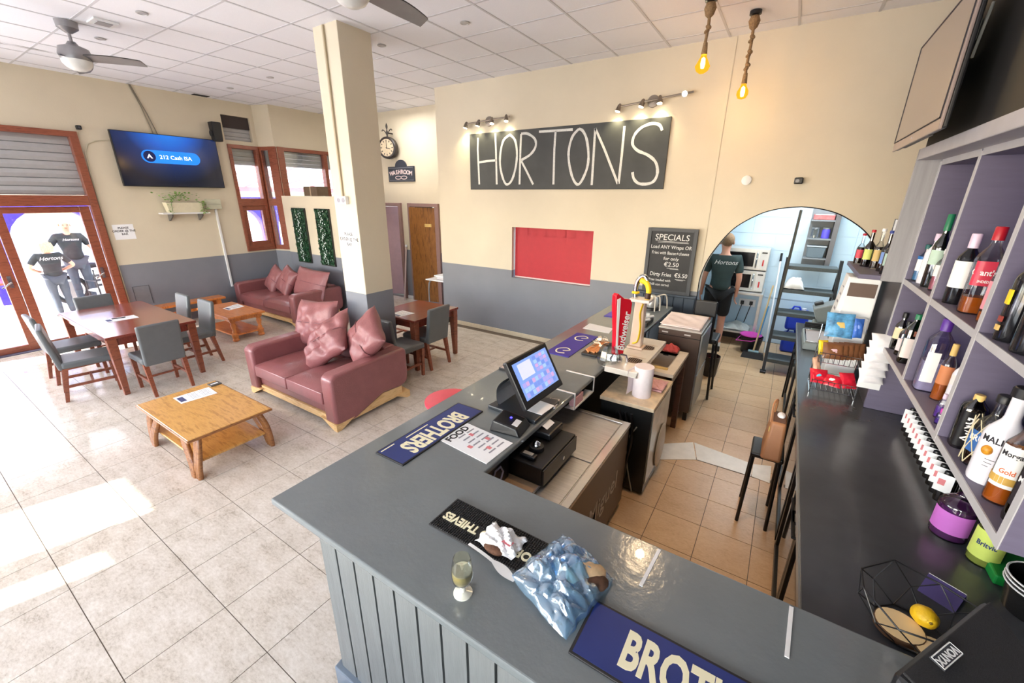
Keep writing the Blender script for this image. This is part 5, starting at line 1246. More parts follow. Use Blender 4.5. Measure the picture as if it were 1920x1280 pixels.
t = thing('waste_bin', 'small black waste bin with red rubbish in the kitchen arch', 'bin', (-0.55, 5.78, 0))
ob('bucket', MB().lathe([(0, 0), (0.085, 0), (0.11, 0.28), (0.104, 0.28), (0.08, 0.02), (0, 0.02)], n=20), black_m, t, 50)
ob('rubbish', MB().ell((0, 0, 0.21), (0.08, 0.08, 0.03)), mk('red_rubbish', (190, 70, 60), 0.7, var=0.4, scale=30), t, 60)

# white wire tray hung under the bar edge
t = thing('hanging_tray', 'white metal strip tray hung over the inner edge of the bar', 'tray', (-1.045, 2.6, BZ))
for y in (-0.175, 0.17):
    ob('strip', MB().box(-0.225, 0.012, y - 0.008, y + 0.008, 0.0, 0.003).box(0.008, 0.012, y - 0.008, y + 0.008, -0.12, 0.0).box(-0.06, 0.012, y - 0.008, y + 0.008, -0.123, -0.12), white_m, t)
ob('lip', MB().box(0.006, 0.012, -0.175, 0.17, -0.123, -0.113), white_m, t)
ob('shelf', MB().box(-0.06, 0.01, -0.17, 0.165, -0.128, -0.123), white_m, t)
t = ob('tissue_box', MB().box(-1.095, -1.045, 2.46, 2.60, 0.839, 0.91), pink_m, None, bevel=0.004); tag(t, 'pink tissue box in the white hanging tray', 'box')
ob('slot', MB().box(-1.08, -1.06, 2.49, 2.57, 0.91, 0.912), mk('mauve_shadow', (130, 96, 110), 0.7), t)

# ------------------------------------------------------------------ taps and drip tray
t = thing('drip_tray', 'steel drip tray with two round grilles held beside the bar', 'drip tray', (-0.89, 3.38, 0.955))
dm = mk('tray_steel', (238, 232, 222), 0.25, 0.35, var=0.05)
ob('plate', MB().box(-0.13, 0.13, -0.445, 0.445, 0.03, 0.045).box(-0.13, 0.13, -0.445, -0.435, 0.0, 0.03).box(0.12, 0.13, -0.445, 0.445, 0.0, 0.03), dm, t, bevel=0.003)
for y in (-0.2, 0.17):
    ob('grille', MB().lathe([(0, 0), (0.062, 0), (0.062, 0.003), (0, 0.003)], (0.03, y, 0.045), 24), mk('grille_brown', (120, 96, 80), 0.4, 0.4), t, 40)
    for k in range(7):
        ob('slot', MB().box(-0.02 + k * 0.016, -0.012 + k * 0.016, y - 0.045, y + 0.045, 0.048, 0.0486), blackgap_m, t)
    ob('groove', MB().box(-0.05, 0.1, y + 0.085, y + 0.095, 0.045, 0.0456), mk('groove_brown', (150, 130, 110), 0.4), t)
for y in (-0.35, 0.35):
    ob('bracket', MB().box(-0.17, -0.09, y - 0.02, y + 0.02, 0.005, 0.03), steel_m, t)
t = thing('beer_tap', 'tall red Budweiser beer tap with a flared badge', 'beer tap', (-0.985, 3.10, 1.001))
ob('base', MB().lathe([(0, 0), (0.05, 0), (0.05, 0.02), (0.03, 0.05), (0.026, 0.12), (0, 0.12)], n=24), chrome_m, t, 50)
prof = [(-0.04, 0.06), (-0.052, 0.25), (-0.082, 0.55), (0.0, 0.52), (0.078, 0.48), (0.056, 0.25), (0.042, 0.06)]
bm_ = at((0, 0, 0), (0.55, 0.83, 0), (0, 0, 1))
ob('badge', MB(bm_).prism(smooth_pts(prof, 3), -0.02, 0.03), mk('tap_red', (204, 24, 44), 0.25, coat=0.4), t, 50, bevel=0.004)
ob('white_band', MB(bm_).prism([(-0.038, 0.08), (-0.048, 0.25), (-0.07, 0.52), (-0.04, 0.53), (-0.03, 0.25), (-0.02, 0.08)], 0.03, 0.034), white_m, t)
ob('column', MB(bm_).prism([(0.02, 0.05), (0.04, 0.25), (0.07, 0.44), (0.105, 0.41), (0.085, 0.22), (0.075, 0.05)], -0.06, -0.015), mk('tap_graphite', (60, 58, 66), 0.25, 0.3), t, bevel=0.006)
txt('Budweiser', 0.088, white_m, bm_ @ at((0.022, 0.25, 0.0345), (0.1, 1, 0), (-1, 0.1, 0)), t, bold=0.02, shear=0.25, sx=0.85)
ob('spout', MB().tube([(0.02, 0, 0.06), (0.07, 0.02, 0.05), (0.085, 0.02, 0.0)], 0.012, 8), chrome_m, t, 50)
ob('clear_wrap', MB().lathe([(0.075, 0), (0.09, 0.05), (0.075, 0.12), (0.05, 0.16), (0.048, 0.16), (0.072, 0.12), (0.087, 0.05), (0.072, 0)], (-0.05, -0.06, -0.02), 11), clear_m, t)
t = thing('beer_tap', 'white beer tap with a yellow stripe and a chrome swan neck', 'beer tap', (-0.945, 3.50, 1.001))
ob('base', MB().box(-0.07, 0.07, -0.06, 0.06, 0, 0.02), mk('tap_cream', (222, 196, 176), 0.3), t, bevel=0.006)
ob('column', MB().taper((0, 0, 0.02), (0.1, 0.09), (0, 0, 0.42), (0.085, 0.08)), mk('tap_cream', (0, 0, 0)), t, bevel=0.01)
ob('stripe', MB().tube(smooth_pts([(-0.02, -0.047, 0.05), (0.02, -0.05, 0.08), (0.03, -0.047, 0.2), (0.015, -0.045, 0.32), (0.03, -0.042, 0.41)], 5), 0.014, 8, False, 0.5), yellow_m, t, 50)
ob('platform', MB().box(-0.085, 0.085, -0.07, 0.07, 0.42, 0.445), mk('tap_white', (236, 230, 226), 0.3), t, bevel=0.006)
ob('swan_neck', MB().tube(smooth_pts([(-0.05, 0, 0.445), (-0.055, 0, 0.53), (-0.04, 0, 0.60), (0.0, 0, 0.635), (0.03, 0.0, 0.60)], 6), 0.02, 10), chrome_m, t, 60)
ob('yellow_hose', MB().tube(smooth_pts([(0.05, -0.01, 0.445), (0.055, -0.01, 0.52), (0.03, -0.01, 0.58), (-0.02, -0.01, 0.60)], 6), 0.022, 10), yellow_m, t, 60)
ob('yellow_ring', MB().tube([(-0.055 + 0.022 * math.cos(a), 0.022 * math.sin(a), 0.49) for a in [2 * PI * k / 14 for k in range(14)]], 0.012, 8, True), yellow_m, t, 60)
ob('dark_end', MB().cyl((0.052, -0.01, 0.45), (0.055, -0.01, 0.50), 0.024, n=12), mk('brown_cap', (70, 44, 36), 0.4), t, 40)
# small things around the taps
t = ob('stirrer_tray', MB().box(-1.32, -1.18, 3.16, 3.56, BZ, BZ + 0.02), black_m, None, bevel=0.004); tag(t, 'black tray of orange stirrers in clear wrappers left of the red tap', 'tray')
rnd = random.Random(6)
for k in range(7):
    x = -1.30 + k * 0.016
    ob('stirrer', MB().cyl((x, 3.19 + rnd.random() * 0.05, BZ + 0.028), (x + rnd.uniform(-0.01, 0.02), 3.52, BZ + 0.03), 0.008, n=6), mk('orange_stirrer', (222, 150, 92), 0.5), t)
cr = MB()
for k in range(26):
    c = Vector((rnd.uniform(-1.30, -1.2), rnd.uniform(3.32, 3.56), BZ + rnd.uniform(0.035, 0.06)))
    m_ = Matrix.Rotation(rnd.uniform(0, 6.28), 3, 'Z') @ Matrix.Rotation(rnd.uniform(-1, 1), 3, 'X')
    cr.add([c + m_ @ Vector(v) for v in ((-0.02, 0, 0), (0.02, 0.01, 0), (0.015, 0.03, 0.01), (-0.02, 0.02, 0.012))], [(0, 1, 2, 3)])
ob('wrappers', cr, mk('clear_wrapper', (240, 228, 206), 0.2), t)['kind'] = 'stuff'
t = thing('glass_polisher', 'silver domed gadget with white arms at the far end of the bar', 'bar gadget', (-1.25, 5.1, BZ))
ob('foot', MB().lathe([(0, 0), (0.10, 0), (0.10, 0.02), (0.07, 0.035), (0, 0.035)], n=24), black_m, t, 50)
ob('body', MB().lathe([(0, 0.035), (0.075, 0.035), (0.085, 0.08), (0.07, 0.15), (0.03, 0.18), (0, 0.18)], n=24), steel_m, t, 60)
for k, (x, y) in enumerate(((0.12, -0.1), (0.16, 0.06), (0.08, -0.16))):
    ob('arm', MB().tube(smooth_pts([(x * 0.3, y * 0.3, 0.16), (x * 0.8, y * 0.8, 0.19), (x, y, 0.15), (x * 1.1, y * 1.1, 0.02)], 5), 0.008, 7), mk('pale_arm', (214, 206, 192), 0.4), t, 50)
t = thing('straw_holder', 'black holder with white rods near the yellow-striped tap', 'holder', (-1.12, 4.42, BZ))
ob('holder', MB().box(-0.05, 0.05, -0.13, 0.13, 0, 0.05), black_m, t, bevel=0.006)
for y in (-0.09, 0.06):
    ob('rod', MB().cyl((-0.02, y, 0.058), (0.045, y + 0.07, 0.062), 0.014, n=10), white_m, t, 40)
# ------------------------------------------------------------------ back counter and its glass-door fridges
t = thing('back_counter', 'black worktop along the right wall under the bottle shelves', 'counter', (0, 0, 0))
ob('worktop', MB().box(0.275, 1.055, 1.39, 5.62, 0.885, 0.92), backtop_m, t, bevel=0.004)
ob('edge_trim', MB().box(0.270, 0.276, 1.39, 5.62, 0.886, 0.918), mk('grey_edge', (132, 134, 132), 0.3, 0.4), t)
ob('side_panel', MB().box(0.30, 1.05, 5.56, 5.6, 0, 0.885), blackgap_m, t)
def fridge(label, y0, y1):
    t = thing('back_bar_fridge', label, 'fridge', (0.68, (y0 + y1) / 2, 0))
    h = (y1 - y0) / 2
    ob('cabinet', MB().box(-0.34, 0.36, -h, h, 0.02, 0.86), blackgap_m, t)
    for s in (-1, 1):
        a, b = (-h + 0.01, -0.005) if s < 0 else (0.005, h - 0.01)
        d = ob('door', MB().box(-0.375, -0.345, a, a + 0.04, 0.1, 0.85).box(-0.375, -0.345, b - 0.04, b, 0.1, 0.85).box(-0.375, -0.345, a, b, 0.81, 0.85).box(-0.375, -0.345, a, b, 0.1, 0.14), black_m, t, bevel=0.003)
        ob('glass', MB().box(-0.365, -0.36, a + 0.04, b - 0.04, 0.14, 0.81), mk('fridge_glass', (60, 56, 50), 0.04, 0.6), d)
        hy = b - 0.05 if s < 0 else a + 0.05
        ob('handle', MB().tube([(-0.375, hy - 0.1, 0.80), (-0.405, hy - 0.1, 0.80), (-0.405, hy + 0.1, 0.80), (-0.375, hy + 0.1, 0.80)], 0.008, 6), black_m, d)
    ob('plinth', MB().box(-0.32, 0.3, -h, h, 0, 0.1), black_m, t)
fridge('black glass-door fridge under the near end of the back counter', 1.45, 2.75)
fridge('black glass-door fridge under the middle of the back counter behind the handbag', 2.78, 4.08)
fridge('black glass-door fridge under the far end of the back counter', 4.11, 5.41)
# stool with the handbag
t = thing('bar_stool', 'black stool under the tan handbag behind the bar', 'stool', (0.165, 3.14, 0))
ob('seat', MB().box(-0.1, 0.1, -0.13, 0.13, 0.54, 0.575), black_m, t, bevel=0.01)
for x in (-0.08, 0.08):
    for y in (-0.11, 0.11):
        ob('leg', MB().tube([(x, y, 0.55), (x * 1.15, y * 1.4, 0)], 0.012, 8), black_m, t, 40)
t = thing('handbag', 'tan leather handbag standing on a stool behind the bar', 'handbag', (0.185, 3.1, 0.576))
ob('body', MB().hexa([(-0.065, -0.15, 0), (0.06, -0.15, 0), (0.06, 0.15, 0), (-0.065, 0.15, 0), (-0.045, -0.10, 0.27), (0.045, -0.10, 0.27), (0.045, 0.10, 0.27), (-0.045, 0.10, 0.27)]), tan_m, t, 60, bevel=0.02, seg=3)
ob('opening', MB().box(-0.035, 0.035, -0.085, 0.085, 0.262, 0.273), mk('dark_tan', (104, 70, 50), 0.6), t)
ob('strap', MB().tube(smooth_pts([(-0.045, -0.06, 0.25), (-0.05, -0.02, 0.36), (-0.03, 0.03, 0.38), (-0.03, 0.07, 0.26)], 5), 0.007, 6), tan_m, t, 50)
ob('tissue', MB().ell((0.01, 0.02, 0.275), (0.025, 0.04, 0.02)), paper_m, t, 60)
ob('buckle', MB().box(-0.05, -0.044, -0.11, -0.085, 0.2, 0.23), gold_m, t)

# ------------------------------------------------------------------ bottle shelves
sh = thing('bottle_shelves', 'grey pigeonhole shelves for bottles on the right wall', 'shelves', (0, 0, 0))
ys_ = (1.485, 2.135, 2.785, 3.415)
for i, y in enumerate(ys_):
    ob('divider', MB().box(0.65, 1.03, y, y + 0.03, 1.34, 2.46), shelf_m, sh, bevel=0.002)
for z in (1.338, 1.77, 2.44):
    for i in range(3):
        ob('shelf_board', MB().box(0.652, 1.03, ys_[i] + 0.03, ys_[i + 1], z, z + 0.03), shelf_m, sh, bevel=0.002)
eb = mk('front_edge', (186, 184, 186), 0.45)  # paler strips along the front edges of boards and dividers
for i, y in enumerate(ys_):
    ob('front_edge', MB().box(0.647, 0.65, y, y + 0.03, 1.338, 2.46), eb, sh)
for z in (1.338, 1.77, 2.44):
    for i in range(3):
        ob('front_edge', MB().box(0.648, 0.652, ys_[i] + 0.03, ys_[i + 1], z, z + 0.03), eb, sh)
ob('back_panel', MB().box(1.03, 1.058, 1.485, 3.445, 1.338, 2.47), shelfin_m, sh)
ob('cornice', MB().box(0.545, 1.058, 1.30, 3.445, 2.47, 2.53), mk('cornice_grey', (170, 168, 172), 0.45), sh, bevel=0.004)
ob('end_panel', MB().box(0.545, 1.058, 3.445, 3.475, 1.77, 2.53), mk('end_panel_grey', (150, 148, 150), 0.5, var=0.1, scale=3, stretch=(14, 14, 1)), sh, bevel=0.003)
ob('support_panel', MB().box(0.65, 1.058, 3.415, 3.445, 0.921, 1.34), shelf_m, sh, bevel=0.003)
ob('side_shelf', MB().box(0.435, 0.66, 3.475, 4.2, 1.77, 1.80), shelf_m, sh, bevel=0.003)
ob('side_shelf_back', MB().box(0.655, 0.675, 3.475, 4.2, 0.921, 1.80), mk('dark_wood_panel', (64, 58, 62), 0.5, stretch=(2, 2, 14)), sh)

# ------------------------------------------------------------------ bottles
def bent(s, size, mat, r, ang, z, parent, bold=0.02, sx=0.8, vertical=False):
    tmp = txt(s, size, mat, Matrix.Identity(4), None, bold=bold, sx=sx, ext=0.0003)
    me = tmp.data.copy(); bpy.data.objects.remove(tmp, do_unlink=True)
    for v in me.vertices:
        x, y = v.co.x, v.co.y
        if vertical: x, y = -y, x
        a = ang + x / r; rr = r + 0.0008 + v.co.z
        v.co = (rr * math.cos(a), rr * math.sin(a), z + y)
    me.name = 'lettering'
    return link('lettering', me, parent)
def bottle(label, x, y, z, h, r, glass, cap, capm, lab=None, liquid=None, sq=0, text=None, cat='bottle', shoulder=0.62, neck=0.36, group=None, opaque=False, cone=False, extra=None):
    t = thing('bottle', label, cat, (x, y, z))
    nr = r * neck
    if cone: pr = [(0, 0), (r, 0), (r, 0.01), (r * 0.98, h * 0.42), (r * 0.6, h * 0.66), (nr, h * 0.86), (nr, h * 0.93), (0, h * 0.93)]
    else: pr = [(0, 0), (r * 0.94, 0), (r, 0.012), (r, h * shoulder), (r * 0.88, h * (shoulder + 0.06)), (nr * 1.15, h * (shoulder + 0.16)), (nr, h * (shoulder + 0.2)), (nr, h * 0.92), (0, h * 0.92)]
    n = 24 if r > 0.025 else 14
    ob('glass_body', MB().lathe(pr, n=n, sq=sq), glass, t, 40)
    if liquid:
        lm, lv = liquid
        rr = r * 0.93
        ob('liquid', MB().lathe([(0, 0.006), (rr, 0.006), (rr, min(lv, shoulder) * h), (rr * 0.8, lv * h), (0, lv * h)] if lv > shoulder else [(0, 0.006), (rr, 0.006), (rr, lv * h), (0, lv * h)], n=n, sq=sq), lm, t, 40)
    ch = cap * h
    ob('cap', MB().lathe([(0, h - ch), (nr * 1.25, h - ch), (nr * 1.25, h - 0.003), (nr * 1.1, h), (0, h)], n=16), capm, t, 40)
    ang = math.atan2(-y, -x - 0.25)
    if lab:
        lm, z0, z1 = lab[:3]
        hw = lab[3] if len(lab) > 3 else 1.15
        rl = r * 1.012
        def f(u, v):
            a = ang + (u - 0.5) * 2 * hw
            k = 1 / (abs(math.cos(a)) ** sq + abs(math.sin(a)) ** sq) ** (1 / sq) if sq else 1
            return (rl * k * math.cos(a), rl * k * math.sin(a), h * (z0 + (z1 - z0) * v))
        ob('label', MB().grid(f, 14, 1), lm, t, 60)
        if text:
            for (s, sz, zz, tm_, vert) in text:
                bent(s, sz, tm_, rl * (1.0 if not sq else 1.22 if sq > 5 else 1.12), ang, h * zz, t, vertical=vert)
    if extra: extra(t, r, h, ang)
    return t
wl_ = mk('white_label', (244, 242, 240), 0.6, var=0.02)
cl_ = mk('cream_label', (234, 216, 176), 0.6, var=0.05)
blk_op = mk('black_bottle', (20, 20, 24), 0.12, coat=0.4)
wht_op = mk('white_bottle', (236, 234, 242), 0.2, coat=0.3)
redcap = mk('red_cap', (188, 30, 44), 0.35)
pinkcap = mk('pale_lilac_cap', (232, 208, 228), 0.35)
clear_l = mk('clear_spirit', (196, 196, 204), 0.1)
M_, L_ = 1.801, 1.369
def band(mat, z0, z1, nm='band'):
    def g(t, r, h, ang):
        ob(nm, MB().lathe([(r * 1.015, z0 * h), (r * 1.02, z0 * h), (r * 1.02, z1 * h), (r * 1.015, z1 * h)], n=24), mat, t, 40)
    return g
# upper shelf, far bay
bottle('short blue-and-white labelled bottle, leftmost on the upper shelf', 0.70, 3.375, M_, 0.21, 0.03, clear_m, 0.12, mk('teal_cap', (40, 100, 96), 0.4), (wl_, 0.28, 0.6), (mk('pale_blue_liquid', (60, 120, 170), 0.2), 0.66), extra=band(mk('blue_band', (40, 110, 180), 0.4), 0.6, 0.68))
bottle('plain white bottle with a lilac cap on the upper shelf far bay', 0.71, 3.28, M_, 0.278, 0.036, wht_op, 0.14, pinkcap, (mk('white_label', (0, 0, 0)), 0.15, 0.5), shoulder=0.6)
bottle('tall bottle with a long black neck on the upper shelf far bay', 0.80, 3.3, M_, 0.37, 0.034, dark_g, 0.34, black_m, (wl_, 0.2, 0.45), shoulder=0.55)
bottle('tall green bottle with a green cap on the upper shelf far bay', 0.705, 3.16, M_, 0.385, 0.034, green_g, 0.22, mk('green_cap', (32, 124, 84), 0.35), (mk('pale_green_label', (196, 220, 200), 0.6), 0.32, 0.52), (mk('dark_green_liquid', (20, 44, 26), 0.2), 0.5), shoulder=0.55)
bottle('short clear bottle with a white label beside the divider of the upper far bay', 0.71, 3.05, M_, 0.215, 0.028, clear_m, 0.12, white_m, (wl_, 0.35, 0.62), (mk('rose_liquid', (172, 96, 110), 0.2), 0.34))
# upper shelf, middle bay
bottle('black bottle with a pale cap and large white label on the upper middle bay', 0.705, 2.70, M_, 0.315, 0.04, blk_op, 0.2, pinkcap, (wl_, 0.24, 0.62, 1.3), shoulder=0.62)
bottle('square clear bottle with a red cap and red label reading Grant\'s', 0.715, 2.50, M_, 0.355, 0.042, clear_m, 0.15, redcap, (mk('grants_red', (214, 60, 84), 0.4), 0.34, 0.62, 0.7), (amber_m, 0.2), sq=4, text=[("Grant's", 0.032, 0.49, wl_, False), ('BLENDED', 0.014, 0.39, wl_, False)])
bottle('clear bottle with a red cap behind the Grant\'s bottle', 0.82, 2.58, M_, 0.37, 0.038, clear_m, 0.16, redcap, (mk('pink_label', (226, 150, 160), 0.5), 0.3, 0.6), (amber_m, 0.25), sq=4)
bottle('short clear bottle with pink label beside the divider of the upper middle bay', 0.72, 2.33, M_, 0.26, 0.033, clear_m, 0.12, redcap, (mk('pink_label', (0, 0, 0)), 0.2, 0.62), (amber_m, 0.16))
# upper shelf, near bay
def chips(t, r, h, ang):
    for k, (zz, c_) in enumerate(((0.12, gold_m), (0.22, mk('cherry', (150, 60, 50), 0.4)), (0.42, yellow_m), (0.52, yellow_m))):
        ob('motif', MB().box(-0.006, 0.0, -0.011, 0.011, zz * h, zz * h + (0.03 if k == 2 else 0.018)), c_, t).location = (r * 1.03 * math.cos(ang - 0.8), r * 1.03 * math.sin(ang - 0.8), 0)
bottle('black bottle with yellow motifs at the left of the upper near bay', 0.70, 2.05, M_, 0.30, 0.04, blk_op, 0.15, black_m, None, extra=chips, shoulder=0.68)
bottle('black and silver bottle at the right edge on the upper near bay', 0.70, 1.90, M_, 0.30, 0.042, blk_op, 0.15, steel_m, (wl_, 0.45, 0.7, 0.8), shoulder=0.7)
# lower shelf, far bay
bottle('dark bottle with a cream label at the far left of the lower shelf', 0.70, 3.37, L_, 0.235, 0.032, dark_g, 0.14, black_m, (cl_, 0.3, 0.6), (mk('dark_red_liquid', (64, 16, 16), 0.2), 0.6))
bottle('clear-necked bottle with a black cap at the back of the lower far bay', 0.79, 3.36, L_, 0.345, 0.032, clear_m, 0.12, black_m, (cl_, 0.25, 0.5), (mk('dark_red_liquid', (0, 0, 0)), 0.5))
bottle('bottle with a red cap and white neck at the back of the lower far bay', 0.80, 3.25, L_, 0.345, 0.034, clear_m, 0.16, redcap, (wl_, 0.55, 0.75), (mk('dark_liquid', (40, 26, 30), 0.2), 0.6))
bottle('small dark red bottle with a white label on the lower far bay', 0.70, 3.245, L_, 0.21, 0.027, dark_g, 0.12, black_m, (mk('pink_white_label', (238, 214, 216), 0.6), 0.14, 0.5), (mk('dark_red_liquid', (0, 0, 0)), 0.6))
bottle('square green bottle with a pale label at the front of the lower far bay', 0.70, 3.10, L_, 0.285, 0.035, green_g, 0.1, mk('green_cap', (0, 0, 0)), (mk('pale_pink_label', (240, 226, 222), 0.6), 0.12, 0.52, 0.8), (mk('dark_green_liquid', (0, 0, 0)), 0.62), sq=4, shoulder=0.68, extra=band(mk('brown_label', (140, 84, 66), 0.6), 0.58, 0.68))
# lower shelf, middle bay
bottle('large square grey gin bottle with a purple cap on the lower middle bay', 0.71, 2.68, L_, 0.36, 0.046, lilac_g, 0.16, purple_m, (wl_, 0.14, 0.56, 0.45), (clear_l, 0.42), sq=5, shoulder=0.66)
bottle('slim amber bottle with a cork on the lower middle bay', 0.73, 2.56, L_, 0.275, 0.026, clear_m, 0.2, gold_m, (mk('orange_label', (206, 130, 84), 0.6), 0.3, 0.62), (amber_m, 0.3))
def flower(t, r, h, ang):
    ob('flower', MB().ell((r * 1.02 * math.cos(ang), r * 1.02 * math.sin(ang), h * 0.64), (0.014, 0.014, 0.016)), magenta_m, t, 60)
bottle('white bottle with a pink flower on the lower middle bay', 0.755, 2.46, L_, 0.265, 0.033, wht_op, 0.1, white_m, (mk('pale_pink_label', (0, 0, 0)), 0.45, 0.62), extra=flower)
bottle('miniature bottle with purple liquid on the lower middle bay', 0.69, 2.33, L_, 0.11, 0.018, clear_m, 0.2, pinkcap, None, (purple_m, 0.5))
bottle('miniature bottle with a pink cap on the lower middle bay, nearest the shelf front', 0.675, 2.255, L_, 0.07, 0.014, lilac_g, 0.35, magenta_m, None, (purple_m, 0.4))
# lower shelf, near bay
bottle('square black-labelled bottle with white lettering at the left of the lower near bay', 0.70, 2.075, L_, 0.215, 0.034, dark_g, 0.18, gold_m, (mk('jet_label', (22, 22, 26), 0.4), 0.06, 0.72, 0.75), (amber_m, 0.7), sq=5, shoulder=0.74, text=[('KING', 0.05, 0.4, wl_, True)])
bottle('clear conical bottle with a wide black stopper on the lower near bay', 0.79, 2.06, L_, 0.27, 0.044, clear_m, 0.12, black_m, None, (clear_l, 0.3), cone=True, neck=0.5)
bottle('clear bottle with a tall cork on the lower near bay', 0.82, 1.95, L_, 0.30, 0.042, lilac_g, 0.26, gold_m, (mk('pale_lilac_label', (214, 206, 232), 0.6), 0.3, 0.5), (clear_l, 0.35), neck=0.5)
def net(t, r, h, ang):
    for k in range(9):
        for s in (-1, 1):
            pts = [(r * 1.05 * math.cos(a), r * 1.05 * math.sin(a), h * (0.03 + 0.62 * u)) for u in [i / 10 for i in range(11)] for a in [ang + 2 * PI * k / 9 + s * 1.3 * u]]
            ob('net_cord', MB().tube(pts, 0.0016, 5), mk('net_cord', (222, 208, 172), 0.7), t)
bottle('round-shouldered rum bottle in a string net with a blue label', 0.715, 1.945, L_, 0.27, 0.046, clear_m, 0.1, black_m, (mk('royal_blue_label', (46, 96, 160), 0.5), 0.2, 0.5, 1.2), (mk('dark_rum', (40, 20, 14), 0.2), 0.22), text=[('BRUGAL', 0.03, 0.4, wl_, False)], extra=net, shoulder=0.55)
def palm(t, r, h, ang):
    a = ang - 0.35
    ob('sun_motif', MB().ell((r * 1.0 * math.cos(a), r * 1.0 * math.sin(a), h * 0.36), (0.014, 0.014, 0.017)), mk('sunset', (236, 150, 40), 0.4, var=0.5, scale=50), t, 60)
    bent('MALIBU', 0.03, ink_m, r * 1.005, ang, h * 0.47, t)
    for i in range(3):
        def f(u, v, i=i):
            aa = ang - 0.3 + u * (0.5 - 0.1 * i)
            return (r * 1.008 * math.cos(aa), r * 1.008 * math.sin(aa), h * (0.27 - 0.035 * i) + v * 0.002)
        ob('small_print', MB().grid(f, 6, 1), ink_m, t)
bottle('big white MALIBU bottle with a black cap on the lower near bay', 0.705, 1.835, L_, 0.34, 0.047, wht_op, 0.1, black_m, None, shoulder=0.5, neck=0.4, extra=palm)
bottle('amber rum bottle labelled Morgan Gold on the lower near bay', 0.70, 1.715, L_, 0.30, 0.034, clear_m, 0.1, black_m, (wl_, 0.2, 0.66, 1.0), (amber_m, 0.62), text=[('Morgan', 0.023, 0.57, ink_m, False), ('Gold', 0.022, 0.38, mk('orange_print', (222, 110, 60), 0.5), False)], extra=band(mk('gold_band', (206, 164, 80), 0.4), 0.24, 0.32))
bottle('dark spiced rum bottle labelled Morgan at the right of the lower near bay', 0.715, 1.615, L_, 0.28, 0.034, dark_g, 0.1, black_m, (mk('dark_label', (44, 38, 44), 0.5), 0.2, 0.66, 1.0), (amber_m, 0.6), text=[('Morgan', 0.026, 0.5, wl_, False)])
bottle('small dark red bottle in the corner of the lower near bay', 0.685, 1.545, L_, 0.10, 0.018, clear_m, 0.2, redcap, None, (mk('dark_red_liquid', (0, 0, 0)), 0.6))
# beers on the side shelf
bb_ = mk('dark_beer', (40, 24, 16), 0.2)
for lb, x, y, h, r, g, cm_, lm_ in (
    ('beer bottle with a red and white label, leftmost on the small side shelf', 0.475, 4.03, 0.22, 0.026, clear_m, redcap, mk('red_label', (214, 70, 84), 0.5)),
    ('beer bottle with a yellow-green neck and red cap on the small side shelf', 0.505, 3.90, 0.255, 0.028, brown_g, redcap, mk('yellow_green_label', (214, 220, 120), 0.5)),
    ('clear long-necked beer bottle on the small side shelf', 0.545, 3.80, 0.27, 0.028, clear_m, white_m, mk('gold_label', (206, 176, 110), 0.5)),
    ('brown beer bottle with a blue label on the small side shelf', 0.57, 3.68, 0.265, 0.03, brown_g, mk('blue_cap', (40, 60, 140), 0.4), mk('blue_label', (120, 150, 210), 0.5)),
    ('dark beer bottle with a green neck label nearest on the small side shelf', 0.575, 3.555, 0.275, 0.033, dark_g, mk('dark_cap', (50, 50, 46), 0.4), mk('green_white_label', (170, 196, 184), 0.5))):
    bottle(lb, x, y, M_, h, r, g, 0.07, cm_, (lm_, 0.2, 0.48, 0.9), (bb_, 0.55), shoulder=0.5, extra=band(lm_ if 'blue' not in lb and 'green neck' not in lb else (mk('blue_cap', (0, 0, 0)) if 'blue' in lb else mk('green_cap', (0, 0, 0))), 0.9, 0.9) if False else None)
t = thing('menu_holder', 'small upright framed card behind the beers on the side shelf', 'card holder', (0.62, 3.8, M_))
ob('stem', MB().cyl((0, 0, 0), (0, 0, 0.24), 0.005, n=8).box(-0.03, 0.03, -0.03, 0.03, 0, 0.008), black_m, t)
ob('card', MB().box(-0.035, 0.035, -0.003, 0.003, 0.23, 0.33), paper_m, t)
ob('frame', MB().tube([(-0.037, 0, 0.228), (0.037, 0, 0.228), (0.037, 0, 0.332), (-0.037, 0, 0.332)], 0.004, 6, True), black_m, t)

# ------------------------------------------------------------------ things on the back counter
CZ = 0.921
def sign(t, r, h, ang):
    c, s = math.cos(ang), math.sin(ang)
    m_ = at((r * 1.15 * c, r * 1.15 * s, h * 0.66), (-s, c, 0), (0, 0, 1))
    ob('price_tag', MB(m_).box(-0.03, 0.03, -0.045, 0.045, 0, 0.0015), paper_m, t)
    ob('tag_print', MB(m_).box(-0.02, 0.004, -0.012, 0.018, 0.0015, 0.002), mk('pale_red_print', (0, 0, 0)), t)
nrow = 12
ORD = ['first', 'second', 'third', 'fourth', 'fifth', 'sixth', 'seventh', 'eighth', 'ninth', 'tenth', 'eleventh', 'twelfth']
for i in range(nrow):
    y = 2.44 + 0.066 * i
    lb = 'miniature bottle with a white price tag, number %d counted from the purple squash bottle' % (i + 1)
    lb = ('miniature bottle with a white price tag, nearest the purple squash bottle' if i == 0 else 'miniature bottle with a white price tag at the far end of the row' if i == nrow - 1 else 'price-tagged miniature bottle, %s in the row counted from the purple squash bottle' % ORD[i])
    bottle(lb, 0.825, y, CZ, 0.155, 0.021, dark_g if i > 6 else brown_g, 0.14, black_m, None, (mk('dark_red_liquid', (0, 0, 0)), 0.55), extra=sign, neck=0.5)
    [o for o in COL.objects if o.get('label') == lb][-1]['group'] = 'row of miniature bottles under the shelves'
